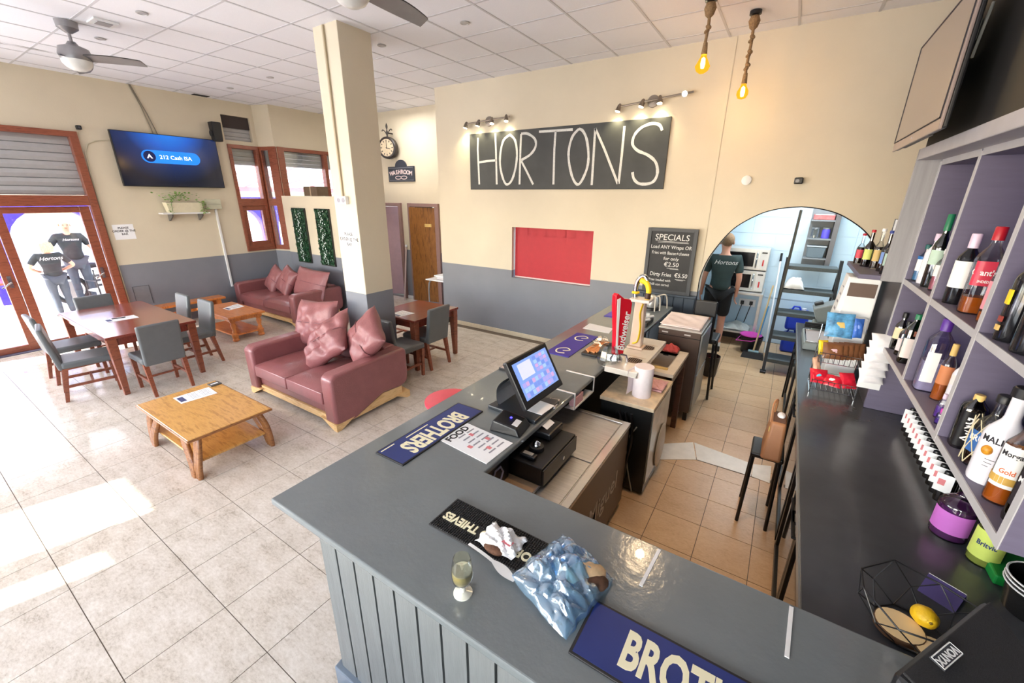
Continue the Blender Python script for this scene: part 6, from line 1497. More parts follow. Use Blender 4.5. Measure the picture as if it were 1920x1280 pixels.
for i in range(7):
    lb = 'dark-capped miniature bottle behind the price tags, %s in the rear row from the near end' % ORD[i]
    q = bottle(lb, 0.90, 2.5 + 0.1 * i, CZ, 0.165, 0.021, dark_g, 0.18, black_m, None, (mk('dark_liquid', (0, 0, 0)), 0.55), neck=0.5)
    q['group'] = 'rear row of miniature bottles'
bottle('big squash bottle with purple liquid standing on the back counter', 0.80, 2.17, CZ, 0.26, 0.062, clear_m, 0.1, white_m, (mk('purple_pink_label', (196, 110, 200), 0.5), 0.14, 0.5, 1.2), (mk('purple_juice', (84, 40, 92), 0.2), 0.56), shoulder=0.58, neck=0.3)
bottle('squash bottle with a lime green Britvic label beside the purple one', 0.872, 2.05, CZ, 0.25, 0.048, clear_m, 0.1, white_m, (mk('lime_label', (208, 224, 110), 0.5), 0.14, 0.62, 1.2), (mk('lime_juice', (150, 160, 70), 0.2), 0.6), text=[('Britvic', 0.028, 0.4, mk('navy_print', (40, 60, 120), 0.5), False)])
t = ob('green_packet', MB().box(0.87, 1.04, 1.93, 2.12, CZ, CZ + 0.04), green_m, None, bevel=0.006); tag(t, 'green packet with a white corner lying below the shelf end', 'packet')
ob('white_corner', MB().prism([(0.868, 2.122), (0.868, 2.06), (0.91, 2.122)], CZ - 0.0005, CZ + 0.042), paper_m, t)
t = thing('ice_bucket', 'shiny black ice bucket with white rim rings at the right edge', 'bucket', (0.945, 1.84, CZ))
ob('bucket', MB().lathe([(0, 0), (0.075, 0), (0.095, 0.13), (0.09, 0.13), (0.07, 0.01), (0, 0.01)], n=32), mk('gloss_black', (26, 26, 26), 0.08, coat=0.6), t, 50)
for z in (0.10, 0.115, 0.13):
    ob('rim_ring', MB().tube([(0.094 * math.cos(a), 0.094 * math.sin(a), z) for a in [2 * PI * k / 32 for k in range(32)]], 0.003, 6, True), white_m, t, 60)
# geometric wire basket with lemon
t = thing('wire_basket', 'black geometric wire fruit basket at the near end of the back counter', 'basket', (0.575, 1.525, CZ))
top = [(0.16 * math.cos(2 * PI * k / 8 + 0.3), 0.16 * math.sin(2 * PI * k / 8 + 0.3), 0.125 + 0.012 * (-1) ** k) for k in range(8)]
mid = [(0.145 * math.cos(2 * PI * (k + 0.5) / 8 + 0.3), 0.145 * math.sin(2 * PI * (k + 0.5) / 8 + 0.3), 0.06) for k in range(8)]
bot = [(0.095 * math.cos(2 * PI * k / 8 + 0.3), 0.095 * math.sin(2 * PI * k / 8 + 0.3), 0.004) for k in range(8)]
ob('rim', MB().tube(top, 0.003, 6, True), black_m, t, 50)
ob('base_ring', MB().tube(bot, 0.003, 6, True), black_m, t, 50)
for k in range(8):
    ob('wire', MB().tube([top[k], mid[k], bot[k]], 0.0022, 5), black_m, t)
    ob('wire', MB().tube([top[(k + 1) % 8], mid[k], bot[(k + 1) % 8]], 0.0022, 5), black_m, t)
t = thing('lemon', 'yellow lemon in the wire basket', 'lemon', (0.60, 1.545, CZ + 0.062))
ob('fruit', MB().lathe([(0, -0.04), (0.008, -0.037), (0.026, -0.024), (0.033, 0.0), (0.026, 0.024), (0.008, 0.037), (0, 0.04)], n=20), mk('lemon_skin', (244, 196, 30), 0.4, var=0.08, bump=0.2, bscale=160), t, 70).matrix_local = Matrix.Rotation(R_(70), 4, 'X') @ Matrix.Rotation(R_(25), 4, 'Y')
ob('stalk', MB().ell((0.005, -0.036, 0.012), (0.004, 0.004, 0.004)), mk('stalk', (150, 120, 40), 0.6), t, 60)
t = ob('wooden_disc', MB().lathe([(0, 0), (0.062, 0), (0.062, 0.022), (0, 0.022)], (0.54, 1.50, CZ + 0.008), 24), mk('pale_wood', (238, 212, 164), 0.5), None, 40); tag(t, 'pale round wooden piece under the lemon in the wire basket', 'coaster')
ob('bark_edge', MB().lathe([(0.0625, 0.001), (0.0645, 0.001), (0.0645, 0.021), (0.0625, 0.021)], (0.54, 1.50, CZ + 0.008), 24), mk('bark', (96, 66, 44), 0.8), t, 40)
t = ob('wooden_disc', MB().lathe([(0, 0), (0.05, 0), (0.05, 0.02), (0, 0.02)], (0.62, 1.455, CZ + 0.008), 24), mk('pale_wood', (0, 0, 0)), None, 40); tag(t, 'smaller wooden piece at the near side of the wire basket', 'coaster')
ob('bark_edge', MB().lathe([(0.0505, 0.001), (0.0525, 0.001), (0.0525, 0.019), (0.0505, 0.019)], (0.62, 1.455, CZ + 0.008), 24), mk('bark', (0, 0, 0)), t, 40)
t = ob('folded_card', MB().prism([(-0.05, 0.0), (0.0, 0.055), (0.05, 0.0), (0.045, 0.0), (0.0, 0.048), (-0.045, 0.0)], -0.05, 0.05, 'y'), mk('dark_purple_card', (52, 36, 96), 0.35), None); t.matrix_world = Matrix.Translation((0.70, 1.76, CZ)) @ Matrix.Rotation(R_(60), 4, 'Z'); tag(t, 'folded dark purple and white card behind the wire basket', 'card')
ob('white_face', MB().prism([(0.001, 0.056), (0.051, 0.001), (0.052, 0.002), (0.002, 0.057)], -0.05, 0.05, 'y'), paper_m, t)
# loudspeaker lying on the bar end
t = thing('loudspeaker', 'black cloth-fronted VONYX loudspeaker lying on the near end of the bar', 'speaker', (0, 0, 0))
C0, A0, B0, D0 = Vector((0.597, 1.321, 1.3)), Vector((0.362, 0.955, 1.3)), Vector((0.665, 1.14, 1.264)), Vector((0.724, 0.724, 1.209))
def dn(p): return Vector((p.x, p.y, BZ + 0.001))
ob('cabinet', MB().hexa([dn(A0), dn(D0), dn(B0), dn(C0), A0, D0, B0, C0]), black_m, t, bevel=0.02, seg=3)
nn = (A0 - C0).cross(B0 - C0).normalized()
if nn.z < 0: nn = -nn
sh_ = lambda p: (p - (A0 + B0 + C0 + D0) / 4) * 0.93 + (A0 + B0 + C0 + D0) / 4
q = [sh_(A0), sh_(D0), sh_(B0), sh_(C0)]
ob('grille_cloth', MB().hexa([p + nn * 0.0 for p in q] + [p + nn * 0.006 for p in q]), fab_m, t, bevel=0.003)
pc = Vector((0.463, 1.054, 1.3))
lx = (A0 - C0).normalized(); ly = nn.cross(lx)
lmx = at(pc + nn * 0.0085, lx, ly)
ob('badge', MB(lmx).box(-0.042, 0.042, -0.014, 0.014, -0.002, 0.001), mk('badge_grey', (60, 62, 66), 0.4), t)
ob('badge_border', MB(lmx).tube([(-0.04, -0.012, 0.001), (0.04, -0.012, 0.001), (0.04, 0.012, 0.001), (-0.04, 0.012, 0.001)], 0.0012, 4, True), white_m, t)
txt('VONYX', 0.021, white_m, lmx @ Matrix.Translation((0, 0, 0.0012)), t, bold=0.03)

# ------------------------------------------------------------------ snacks, dispenser, grill at the far end of the back counter
t = thing('snack_rack', 'two-tier chrome wire snack rack on the back counter', 'rack', (0.475, 3.63, CZ))
def basket(z, d, w, h, y):
    b = MB()
    for zz in (z, z + h): b.tube([(-w, y - d, zz), (w, y - d, zz), (w, y + d, zz), (-w, y + d, zz)], 0.0025, 5, True)
    for k in range(9):
        x = -w + 2 * w * k / 8
        b.tube([(x, y - d, z + h), (x, y - d, z), (x, y + d, z)], 0.0018, 5)
    for k in range(4):
        yy = y - d + 2 * d * (k + 0.5) / 4
        b.tube([(-w, yy, z + h), (-w, yy, z)], 0.0018, 5).tube([(w, yy, z + h), (w, yy, z)], 0.0018, 5)
    return b
ob('lower_basket', basket(0.03, 0.10, 0.13, 0.07, -0.03), chrome_m, t, 50)
ob('upper_basket', basket(0.22, 0.10, 0.12, 0.07, 0.03), chrome_m, t, 50)
for x in (-0.13, 0.13):
    ob('side_frame', MB().tube([(x, -0.13, 0.03), (x, -0.13, 0.0), (x, 0.12, 0.0), (x, 0.14, 0.45)], 0.004, 6), chrome_m, t, 50)
def packet(label, x, y, z, w, h, mat, seed, tilt, rz, motif=None, group=None):
    m_ = Matrix.Translation((x, y, z)) @ Matrix.Rotation(R_(rz), 4, 'Z') @ Matrix.Rotation(R_(tilt), 4, 'X')
    o = ob('snack_packet', MB().pillow(w, h, 0.035, 0.35, seed, 10, 0.03), mat, None, 40)
    o.matrix_world = m_; tag(o, label, 'packet', group)
    if motif:
        ob('print', MB().pillow(w * 0.5, h * 0.35, 0.040, 0.1, seed, 8, 0.2), motif, o, 40)
    return o
rp_ = mk('red_foil', (218, 34, 58), 0.25, var=0.1, scale=20); bp_ = mk('brown_foil', (128, 84, 54), 0.3, var=0.15, scale=20)
whp = mk('white_foil', (240, 238, 242), 0.3, var=0.05, scale=20); bw = mk('blue_white_foil', (96, 160, 226), 0.3, var=0.7, scale=16)
packet('red chocolate packet at the left of the lower wire basket', 0.385, 3.57, 1.03, 0.11, 0.12, rp_, 1, -50, 10, mk('sky_print', (90, 190, 220), 0.4))
packet('red packet in the middle of the lower wire basket', 0.465, 3.55, 1.02, 0.12, 0.11, rp_, 2, -60, -15, wl_)
packet('red packet at the right of the lower wire basket', 0.555, 3.57, 1.035, 0.10, 0.12, rp_, 3, -40, 25)
packet('orange and white packet sticking out left of the lower wire basket', 0.36, 3.64, 1.09, 0.07, 0.12, mk('orange_foil', (236, 190, 160), 0.35, var=0.2), 4, -20, 60)
for i in range(5):
    packet(('brown chocolate packet at the front of the upper wire basket' if i == 0 else 'brown chocolate packet behind the front one in the upper wire basket, %s' % ('second', 'third', 'fourth', 'rearmost')[i - 1] if i else ''), 0.43 + 0.032 * i, 3.60 + 0.022 * i, 1.225, 0.13, 0.12, bp_, 10 + i, -28, 12, mk('pinkish_print', (232, 196, 206), 0.4) if i == 0 else None)
packet('yellow packet at the left of the upper wire basket', 0.375, 3.66, 1.225, 0.07, 0.11, yellow_m, 21, -20, 30)
packet('large blue and white sweet bag on top of the wire rack', 0.44, 3.72, 1.39, 0.17, 0.18, bw, 30, -20, 8, mk('pale_yellow_print', (236, 200, 120), 0.4))
packet('small blue packet beside the large blue and white sweet bag', 0.545, 3.70, 1.39, 0.06, 0.14, mk('blue_foil', (60, 110, 200), 0.3, var=0.2), 31, -10, 20)
for i in range(6):
    nm = ('topmost', 'second from the top', 'third from the top', 'third from the bottom', 'second from the bottom', 'lowest')[i]
    packet('%s white snack packet of the strip hanging beside the wire rack' % nm, 0.645 - 0.003 * i, 3.40 - 0.004 * i, 1.40 - 0.048 * i, 0.13, 0.10, whp, 40 + i, -35, 14)
t = ob('hanging_strip', MB().box(0.58, 0.70, 3.4135, 3.4145, 1.06, 1.33), white_m); tag(t, 'white backing strip that holds the hanging snack packets', 'display strip')
ob('hook', MB().tube([(0.64, 3.413, 1.33), (0.64, 3.405, 1.36), (0.66, 3.42, 1.37)], 0.003, 6), chrome_m, t)
t = thing('napkin_dispenser', 'tall white dispenser with grey lettering under the small side shelf', 'dispenser', (0.525, 3.98, CZ))
ob('body', MB().box(-0.09, 0.10, -0.10, 0.12, 0.0, 0.80), white_m, t, bevel=0.008)
ob('window', MB().box(-0.075, 0.085, -0.104, -0.1, 0.66, 0.76), mk('smoky_brown', (110, 92, 82), 0.2), t, bevel=0.002)
ob('side_panel', MB().prism([(-0.13, 0.42), (-0.09, 0.80), (-0.088, 0.80), (-0.088, 0.42)], -0.09, 0.11, 'y'), white_m, t)
for i, s in enumerate(('TAKE', 'ONE', 'ONLY')):
    txt(s, 0.05, greyink_m, at((-0.098 - 0.010 * i, 0.01, 0.72 - 0.09 * i), (0, -1, 0), (0.1, 0, 1)), t, bold=0.02) if False else None
for i in range(5):
    ob('side_print', MB().box(-0.0, 0.0012, -0.05, 0.03, 0, 0.018), greyink_m, t, loc=(-0.0995 - 0.0063 * i, 0.0, 0.70 - 0.055 * i))
ob('tray', MB().box(-0.07, 0.08, -0.16, -0.1, 0.50, 0.515), white_m, t, bevel=0.003)
t = thing('contact_grill', 'grey contact grill with black handles on the far part of the back counter', 'grill', (0.42, 4.85, CZ))
ob('base', MB().box(-0.11, 0.11, -0.28, 0.26, 0, 0.07), mk('grill_grey', (140, 150, 150), 0.4), t, bevel=0.012)
ob('tray_rim', MB().tube([(-0.09, -0.26, 0.075), (0.09, -0.26, 0.075), (0.09, 0.2, 0.075), (-0.09, 0.2, 0.075)], 0.006, 6, True), chrome_m, t, 50)
ob('tray_bottom', MB().box(-0.085, 0.085, -0.255, 0.195, 0.071, 0.074), mk('grill_pale', (196, 192, 196), 0.4), t)
for z in (0.10, 0.13):
    ob('handle', MB().cyl((-0.1, 0.24, z), (0.12, 0.24 + z * 0.2, z), 0.014, n=10), black_m, t, 40)
t = thing('label_printer', 'tilted grey counter printer with black parts at the end of the back counter', 'printer', (0.50, 5.36, CZ))
m_ = Matrix.Rotation(R_(-24), 4, 'Y')
ob('stand', MB().box(-0.1, 0.1, -0.1, 0.1, 0, 0.1), mk('grill_grey', (0, 0, 0)), t, bevel=0.01)
ob('body', MB(Matrix.Translation((0, 0, 0.2)) @ m_).box(-0.1, 0.1, -0.12, 0.12, -0.09, 0.1), mk('printer_grey', (112, 122, 124), 0.4), t, bevel=0.012)
ob('screen', MB(Matrix.Translation((0, 0, 0.2)) @ m_).box(-0.104, -0.1, -0.07, 0.02, -0.02, 0.07), mk('pale_display', (176, 186, 188), 0.3), t)
ob('roll_slot', MB(Matrix.Translation((0, 0, 0.2)) @ m_).box(-0.106, -0.1, 0.03, 0.1, -0.06, 0.02), black_m, t)
ob('knob', MB(Matrix.Translation((0, 0, 0.2)) @ m_).box(-0.08, 0.0, 0.02, 0.1, 0.1, 0.13), black_m, t, bevel=0.01)
# television over the shelves, wall switch
t = thing('television', 'second television high on the right seen almost edge-on above the bottle shelves', 'television', (0.46, 3.125, 2.82))
ob('casing', MB().box(0.0, 0.018, -0.52, 0.52, -0.28, 0.27).box(0.018, 0.05, -0.3, 0.3, -0.2, 0.2), black_m, t, bevel=0.006)
ob('bezel', MB().box(-0.012, -0.0005, -0.525, 0.525, -0.285, 0.275), mk('tv_taupe', (150, 132, 124), 0.3), t, bevel=0.003)
ob('screen', MB().box(-0.0135, -0.012, -0.50, 0.50, -0.235, 0.255), mk('tv_screen_off', (120, 108, 108), 0.15, spec=0.8), t)  # grey base colour carries the reflection on the dark screen
ob('bezel_edge', MB().box(-0.016, -0.012, -0.506, -0.50, -0.24, 0.26).box(-0.016, -0.012, 0.50, 0.506, -0.24, 0.26).box(-0.016, -0.012, -0.506, 0.506, 0.255, 0.26).box(-0.016, -0.012, -0.506, 0.506, -0.24, -0.235), ink_m, t)
ob('wall_arm', MB().box(0.05, 0.103, -0.06, 0.06, -0.06, 0.06), black_m, t)
ob('speaker_slot', MB().box(0.0, 0.016, -0.3, 0.3, -0.285, -0.281), mk('slot_grey', (86, 82, 80), 0.5), t)
ob('status_light', MB().ell((-0.0135, 0.0, -0.262), (0.002, 0.005, 0.004)), white_m, t)
t = ob('wall_switch', MB().box(0.553, 0.565, 3.07, 3.13, 2.955, 3.04), mk('grey_switch', (190, 196, 188), 0.4), None, bevel=0.003); tag(t, 'pale socket plate on the black wall beside the second television', 'socket')
ob('screw', MB().cyl((0.553, 3.1, 2.965), (0.552, 3.1, 2.965), 0.004, n=8), steel_m, t)
t = ob('loose_cable', MB().tube(smooth_pts([(0.556, 2.93, 3.06), (0.553, 2.94, 3.0), (0.553, 2.965, 2.93), (0.556, 3.0, 2.87)], 5), 0.006, 6), mk('grey_cable_pale', (190, 192, 186), 0.5), None, 60); tag(t, 'short pale cable hanging beside the socket plate on the black wall', 'cable')
# ------------------------------------------------------------------ people
def skin_obj(name, chains, mats, parent, sub=2):
    """chains: list of (points, radii, parent_ref) where points are Vectors; one grown surface"""
    vs, es, rs, roots = [], [], [], []
    idx = {}
    for ch in chains:
        prev = None
        for p, r in ch:
            key = tuple(round(c, 4) for c in p)
            if key in idx: i = idx[key]
            else:
                i = len(vs); idx[key] = i; vs.append(p); rs.append(r)
            if prev is not None and prev != i: es.append((prev, i))
            prev = i
    me = bpy.data.meshes.new(name); me.from_pydata([tuple(v) for v in vs], es, [])
    o = link(name, me)
    md = o.modifiers.new('skin', 'SKIN'); md.use_smooth_shade = True
    if not me.skin_vertices:
        bpy.context.view_layer.objects.active = o
    sv = me.skin_vertices[0].data
    # one root per connected part
    par = list(range(len(vs)))
    def fd(a):
        while par[a] != a: a = par[a]
        return a
    for a, b in es: par[fd(a)] = fd(b)
    seen_r = set()
    for i, r in enumerate(rs):
        sv[i].radius = (r, r) if not isinstance(r, tuple) else r
        k = fd(i)
        sv[i].use_root = k not in seen_r
        seen_r.add(k)
    o.modifiers.new('sub', 'SUBSURF').levels = sub
    dg = bpy.context.evaluated_depsgraph_get()
    m2 = bpy.data.meshes.new_from_object(o.evaluated_get(dg))
    m2.name = name
    bpy.data.objects.remove(o, do_unlink=True)
    m2.materials.clear()
    for m in (mats if isinstance(mats, (list, tuple)) else [mats]): m2.materials.append(m)
    m2.polygons.foreach_set('use_smooth', [True] * len(m2.polygons))
    return link(name, m2, parent)
V = Vector
def person(label, loc, rz, H, arms, legs, shirt, bottoms, hair, short=False, shoe=black_m, socks=False, hairstyle='short', motif=None, wide=1.0):
    k = H / 1.75
    t = thing('person', label, 'person', loc, rz)
    J = lambda x, y, z: V((x * k, y * k, z * k))
    pel, wst, chs, nkb, nk = J(0, 0, 0.95), J(0, 0.0, 1.08), J(0, 0.0, 1.29), J(0, -0.01, 1.46), J(0, 0.0, 1.52)
    hd1, hd2, hd3 = J(0, 0.025, 1.58), J(0, 0.02, 1.65), J(0, 0.01, 1.71)
    R = lambda r: r * k
    body = [[(pel, R(0.13)), (wst, R(0.115)), (chs, R(0.135)), (nkb, R(0.075)), (nk, R(0.055)), (hd1, R(0.07)), (hd2, R(0.088)), (hd3, R(0.062))]]
    for s in (-1, 1):
        sh, el, wr, hv = [J(*p) for p in arms[s]]
        body.append([(chs, R(0.135)), (sh, R(0.062)), ((sh + el) / 2, R(0.05)), (el, R(0.041)), ((el + wr) / 2, R(0.036)), (wr, R(0.026)), (wr + hv * 0.045, R(0.032))])
        # hand: four fingers and a thumb rooted in the palm
        side = V((0, 1, 0)) if abs(hv.y) < 0.7 else V((1, 0, 0))
        side = (side - hv * side.dot(hv)).normalized()
        curl = hv.cross(side)
        for f_, ln in ((-1.5, 0.062), (-0.5, 0.075), (0.5, 0.07), (1.5, 0.055)):
            b0 = wr + hv * (0.055 * k) + side * (0.016 * f_ * k)
            b1 = wr + hv * (0.09 * k) + side * (0.018 * f_ * k)
            b2 = b1 + (hv * 0.8 + curl * 0.35) * (ln * 0.55 * k); b3 = b2 + (hv * 0.55 + curl * 0.7) * (ln * 0.5 * k)
            body.append([(b0, R(0.011)), (b1, R(0.0095)), (b2, R(0.0085)), (b3, R(0.007))])
        th0 = wr + hv * (0.03 * k) + side * (0.02 * k)
        body.append([(th0, R(0.012)), (th0 + (side + hv * 0.7) * (0.03 * k), R(0.0105)), (th0 + (side * 0.7 + hv * 1.3) * (0.05 * k), R(0.009))])
        hp, kn, an, toe = [J(*p) for p in legs[s]]
        body.append([(pel, R(0.13)), (hp, R(0.092)), ((hp + kn) / 2, R(0.078)), (kn, R(0.056)), (kn * 0.55 + an * 0.45, R(0.056)), (an, R(0.036)), (an * 0.4 + toe * 0.6, R(0.036)), (toe, R(0.028))])
    ob_ = skin_obj('body', body, skin_m, t)
    w = wide
    sc_ = [[(pel - V((0, 0, 0.03 * k)), R(0.168 * w)), (wst - V((0, 0, 0.02 * k)), R(0.148 * w)), (wst + V((0, 0, 0.06 * k)), R(0.14 * w)), (chs, R(0.152 * w)), (nkb - V((0, 0, 0.015)), R(0.082))]]
    for s in (-1, 1):
        sh, el = J(*arms[s][0]), J(*arms[s][1])
        sc_.append([(chs, R(0.152 * w)), (sh, R(0.078)), (sh * 0.4 + el * 0.6, R(0.062)), (sh * 0.25 + el * 0.75, R(0.06))])
    so = skin_obj('tshirt', sc_, shirt, t)
    tr = []
    for s in (-1, 1):
        hp, kn, an = [J(*p) for p in legs[s][:3]]
        if short: tr.append([(pel + V((0, 0, 0.03)), R(0.138)), (hp, R(0.112)), (hp * 0.4 + kn * 0.6, R(0.098)), (kn * 0.9 + hp * 0.1, R(0.09))])
        else: tr.append([(pel, R(0.148)), (hp, R(0.108)), ((hp + kn) / 2, R(0.092)), (kn, R(0.07)), (kn * 0.5 + an * 0.5, R(0.066)), (an, R(0.052))])
    skin_obj('shorts' if short else 'trousers', tr, bottoms, t)
    for s in (-1, 1):
        an, toe = J(*legs[s][2]), J(*legs[s][3])
        m_ = V((toe.x - an.x, toe.y - an.y, 0)).normalized(); ax = math.atan2(m_.y, m_.x)
        c = (an * 0.5 + toe * 0.5)
        ob('shoe', MB(Matrix.Translation((c.x, c.y, 0)) @ Matrix.Rotation(ax, 4, 'Z')).hexa([(-0.13 * k, -0.045 * k, 0), (0.13 * k, -0.045 * k, 0), (0.13 * k, 0.045 * k, 0), (-0.13 * k, 0.045 * k, 0), (-0.125 * k, -0.042 * k, 0.09 * k), (0.10 * k, -0.04 * k, 0.05 * k), (0.10 * k, 0.04 * k, 0.05 * k), (-0.125 * k, 0.042 * k, 0.09 * k)]), shoe, t, 60, bevel=0.015, seg=3)
        if socks: ob('sock', MB().cyl(an - V((0, 0, 0.02)), an + V((0, 0, 0.06 * k)), 0.042 * k, n=14), white_m, t, 50)
    hc = J(0, 0.0, 1.665)
    if hairstyle == 'short':
        ob('hair', MB().ell(hc + V((0, -0.012, 0.012)) * k, V((0.088, 0.10, 0.095)) * k, Matrix.Rotation(0.35, 3, 'X'), 18, 12), hair, t, 60)
    elif hairstyle == 'long':
        b = MB().ell(hc + V((0, -0.012, 0.012)) * k, V((0.092, 0.10, 0.098)) * k, None, 18, 12)
        for i in range(7):
            x = (i - 3) * 0.026 * k
            b.tube([hc + V((x, -0.06 * k, 0.02 * k)), hc + V((x * 1.2, -0.105 * k, -0.07 * k)), hc + V((x * 1.1, -0.10 * k, -0.17 * k))], [0.03 * k, 0.03 * k, 0.012 * k], 8)
        ob('hair', b, hair, t, 60)
    else:
        ob('hair', MB().ell(hc + V((0, -0.03, -0.01)) * k, V((0.086, 0.075, 0.07)) * k, None, 16, 10), hair, t, 60)
    for s in (-1, 1):
        ob('ear', MB().ell(J(s * 0.085, 0.005, 1.635), V((0.012, 0.02, 0.03)) * k), skin_m, t, 60)
        ob('eye', MB().ell(J(s * 0.032, 0.098, 1.645), V((0.012, 0.006, 0.007)) * k), ink_m, t, 60)
    ob('nose', MB().ell(J(0, 0.108, 1.62), V((0.013, 0.018, 0.022)) * k), skin_m, t, 60)
    ob('mouth', MB().ell(J(0, 0.092, 1.578), V((0.024, 0.006, 0.006)) * k), mk('lips', (176, 104, 96), 0.5), t, 60)
    if motif:
        y, z, sz, s = motif
        txt('Hortons', sz * k, white_m, at(J(0.0, y, z), (-1 if y > 0 else 1, 0, 0), (0, 0, 1)), t, shear=0.35, bold=0.0)
    return t
hang = {s: ((s * 0.185, 0, 1.41), (s * 0.235, -0.02, 1.13), (s * 0.24, 0.05, 0.88), (0, 0.12, -1)) for s in (-1, 1)}
hang = {s: (a, b, c, V(d).normalized()) for s, (a, b, c, d) in hang.items()}
stand = {s: ((s * 0.095, 0, 0.90), (s * 0.10, 0.015, 0.49), (s * 0.10, -0.02, 0.08), (s * 0.12, 0.12, 0.035)) for s in (-1, 1)}
hips = {s: ((s * 0.185, 0, 1.41), (s * 0.37, -0.04, 1.17), (s * 0.20, 0.10, 1.06), V((-s, 0.35, -0.1)).normalized()) for s in (-1, 1)}
out = {1: ((0.185, 0, 1.41), (0.33, 0.04, 1.20), (0.42, 0.16, 1.03), V((0.4, 0.6, -0.3)).normalized()), -1: ((-0.185, 0, 1.41), (-0.30, 0.0, 1.17), (-0.34, 0.14, 1.0), V((-0.2, 0.7, -0.4)).normalized())}
person('staff person seen from behind in the kitchen arch, dark Hortons t-shirt and black shorts', (-0.715, 6.88, 0), 14, 1.77, hang, stand, mk('dark_teal_tshirt', (46, 62, 62), 0.85, var=0.1), blackcloth_m, mk('cropped_hair', (150, 120, 92), 0.8, var=0.2, scale=60), True, black_m, True, 'short', (-0.160, 1.37, 0.088, 0))
person('fair-haired person outside the door with hands on hips, back to the room', (-12.15, 1.95, -0.14), 92, 1.52, hips, stand, tshirt_m, jeans_m, mk('blond_hair', (224, 196, 150), 0.6, var=0.2, scale=40), False, black_m, False, 'long', (-0.17, 1.36, 0.11, 0), 1.12)
person('man in a dark t-shirt outside the door facing the room', (-13.1, 2.50, -0.14), -92, 1.86, out, stand, tshirt_m, jeans_m, mk('grey_stubble', (206, 160, 140), 0.7), False, black_m, False, 'bald', (0.158, 1.36, 0.07, 0), 1.1)

# ------------------------------------------------------------------ terrace furniture seen through the door
t = thing('terrace_table', 'brown terrace table outside the entrance left of the people', 'table', (-12.9, 1.25, -0.14))
ob('tabletop', MB().box(-0.4, 0.4, -0.35, 0.35, 0.70, 0.74), brown_m, t)
for x in (-0.35, 0.35):
    for y in (-0.3, 0.3): ob('leg', MB().box(x - 0.025, x + 0.025, y - 0.025, y + 0.025, 0, 0.7), black_m, t)
def terrace_chair(label, x, y, rz):
    t = thing('terrace_chair', label, 'chair', (x, y, -0.14), rz)
    m = mk('pale_rattan', (226, 226, 230), 0.5)
    ob('seat', MB().box(-0.23, 0.23, -0.22, 0.22, 0.42, 0.45), m, t)
    for i in range(4): ob('back_slat', MB().box(-0.22, 0.22, -0.24, -0.21, 0.5 + 0.1 * i, 0.55 + 0.1 * i), m, t)
    for a in (-1, 1):
        ob('leg', MB().tube([(a * 0.22, 0.2, 0), (a * 0.22, 0.2, 0.64), (a * 0.22, -0.22, 0.66)], 0.016, 6), black_m, t)
        ob('leg', MB().tube([(a * 0.22, -0.24, 0), (a * 0.22, -0.22, 0.9)], 0.016, 6), black_m, t)
    return t
terrace_chair('pale slatted terrace chair right of the person with hands on hips', -12.2, 2.66, 100)
t = thing('motorbike', 'parked black motorbike behind the two people outside', 'motorbike', (-13.6, 2.98, -0.14), 4)
for y in (-0.62, 0.62):
    w = ob('wheel', MB().tube([(0, y + 0.28 * math.cos(a), 0.30 + 0.28 * math.sin(a)) for a in [2 * PI * k / 24 for k in range(24)]], 0.05, 8, True), black_m, t, 50)
    ob('rim', MB().cyl((-0.03, y, 0.3), (0.03, y, 0.3), 0.2, n=20), steel_m, w, 40)
ob('engine', MB().box(-0.14, 0.14, -0.3, 0.3, 0.28, 0.6), mk('engine_grey', (70, 70, 74), 0.4, 0.4), t, bevel=0.03)
ob('tank', MB().ell((0, 0.16, 0.78), (0.15, 0.26, 0.14)), black_m, t, 60)
ob('seat', MB().ell((0, -0.34, 0.80), (0.14, 0.38, 0.08)), black_m, t, 60)
ob('handlebar', MB().tube([(-0.36, 0.36, 1.06), (-0.1, 0.5, 1.0), (0.1, 0.5, 1.0), (0.36, 0.36, 1.06)], 0.02, 8), black_m, t, 50)
ob('fork', MB().tube([(0, 0.5, 1.0), (0, 0.64, 0.3)], 0.035, 8), steel_m, t)
ob('headlamp', MB().ell((0, 0.62, 0.9), (0.1, 0.08, 0.1)), chrome_m, t, 60)
t = ob('street_house', MB().box(-27, -24, -3, 2.2, -0.2, 3.6).box(-27, -24, 2.2, 5, -0.2, 1.2), mk('white_render', (244, 240, 236), 0.8)); tag(t, 'pale house far across the street behind the terrace arches', 'building')
ob('window', MB().box(-24, -23.95, -1, 0.1, 1.0, 2.2), mk('grey_pane', (150, 160, 170), 0.3), t)
ob('door', MB().box(-24, -23.95, 1.0, 1.8, -0.1, 2.0), mk('grey_door', (140, 130, 124), 0.5), t)

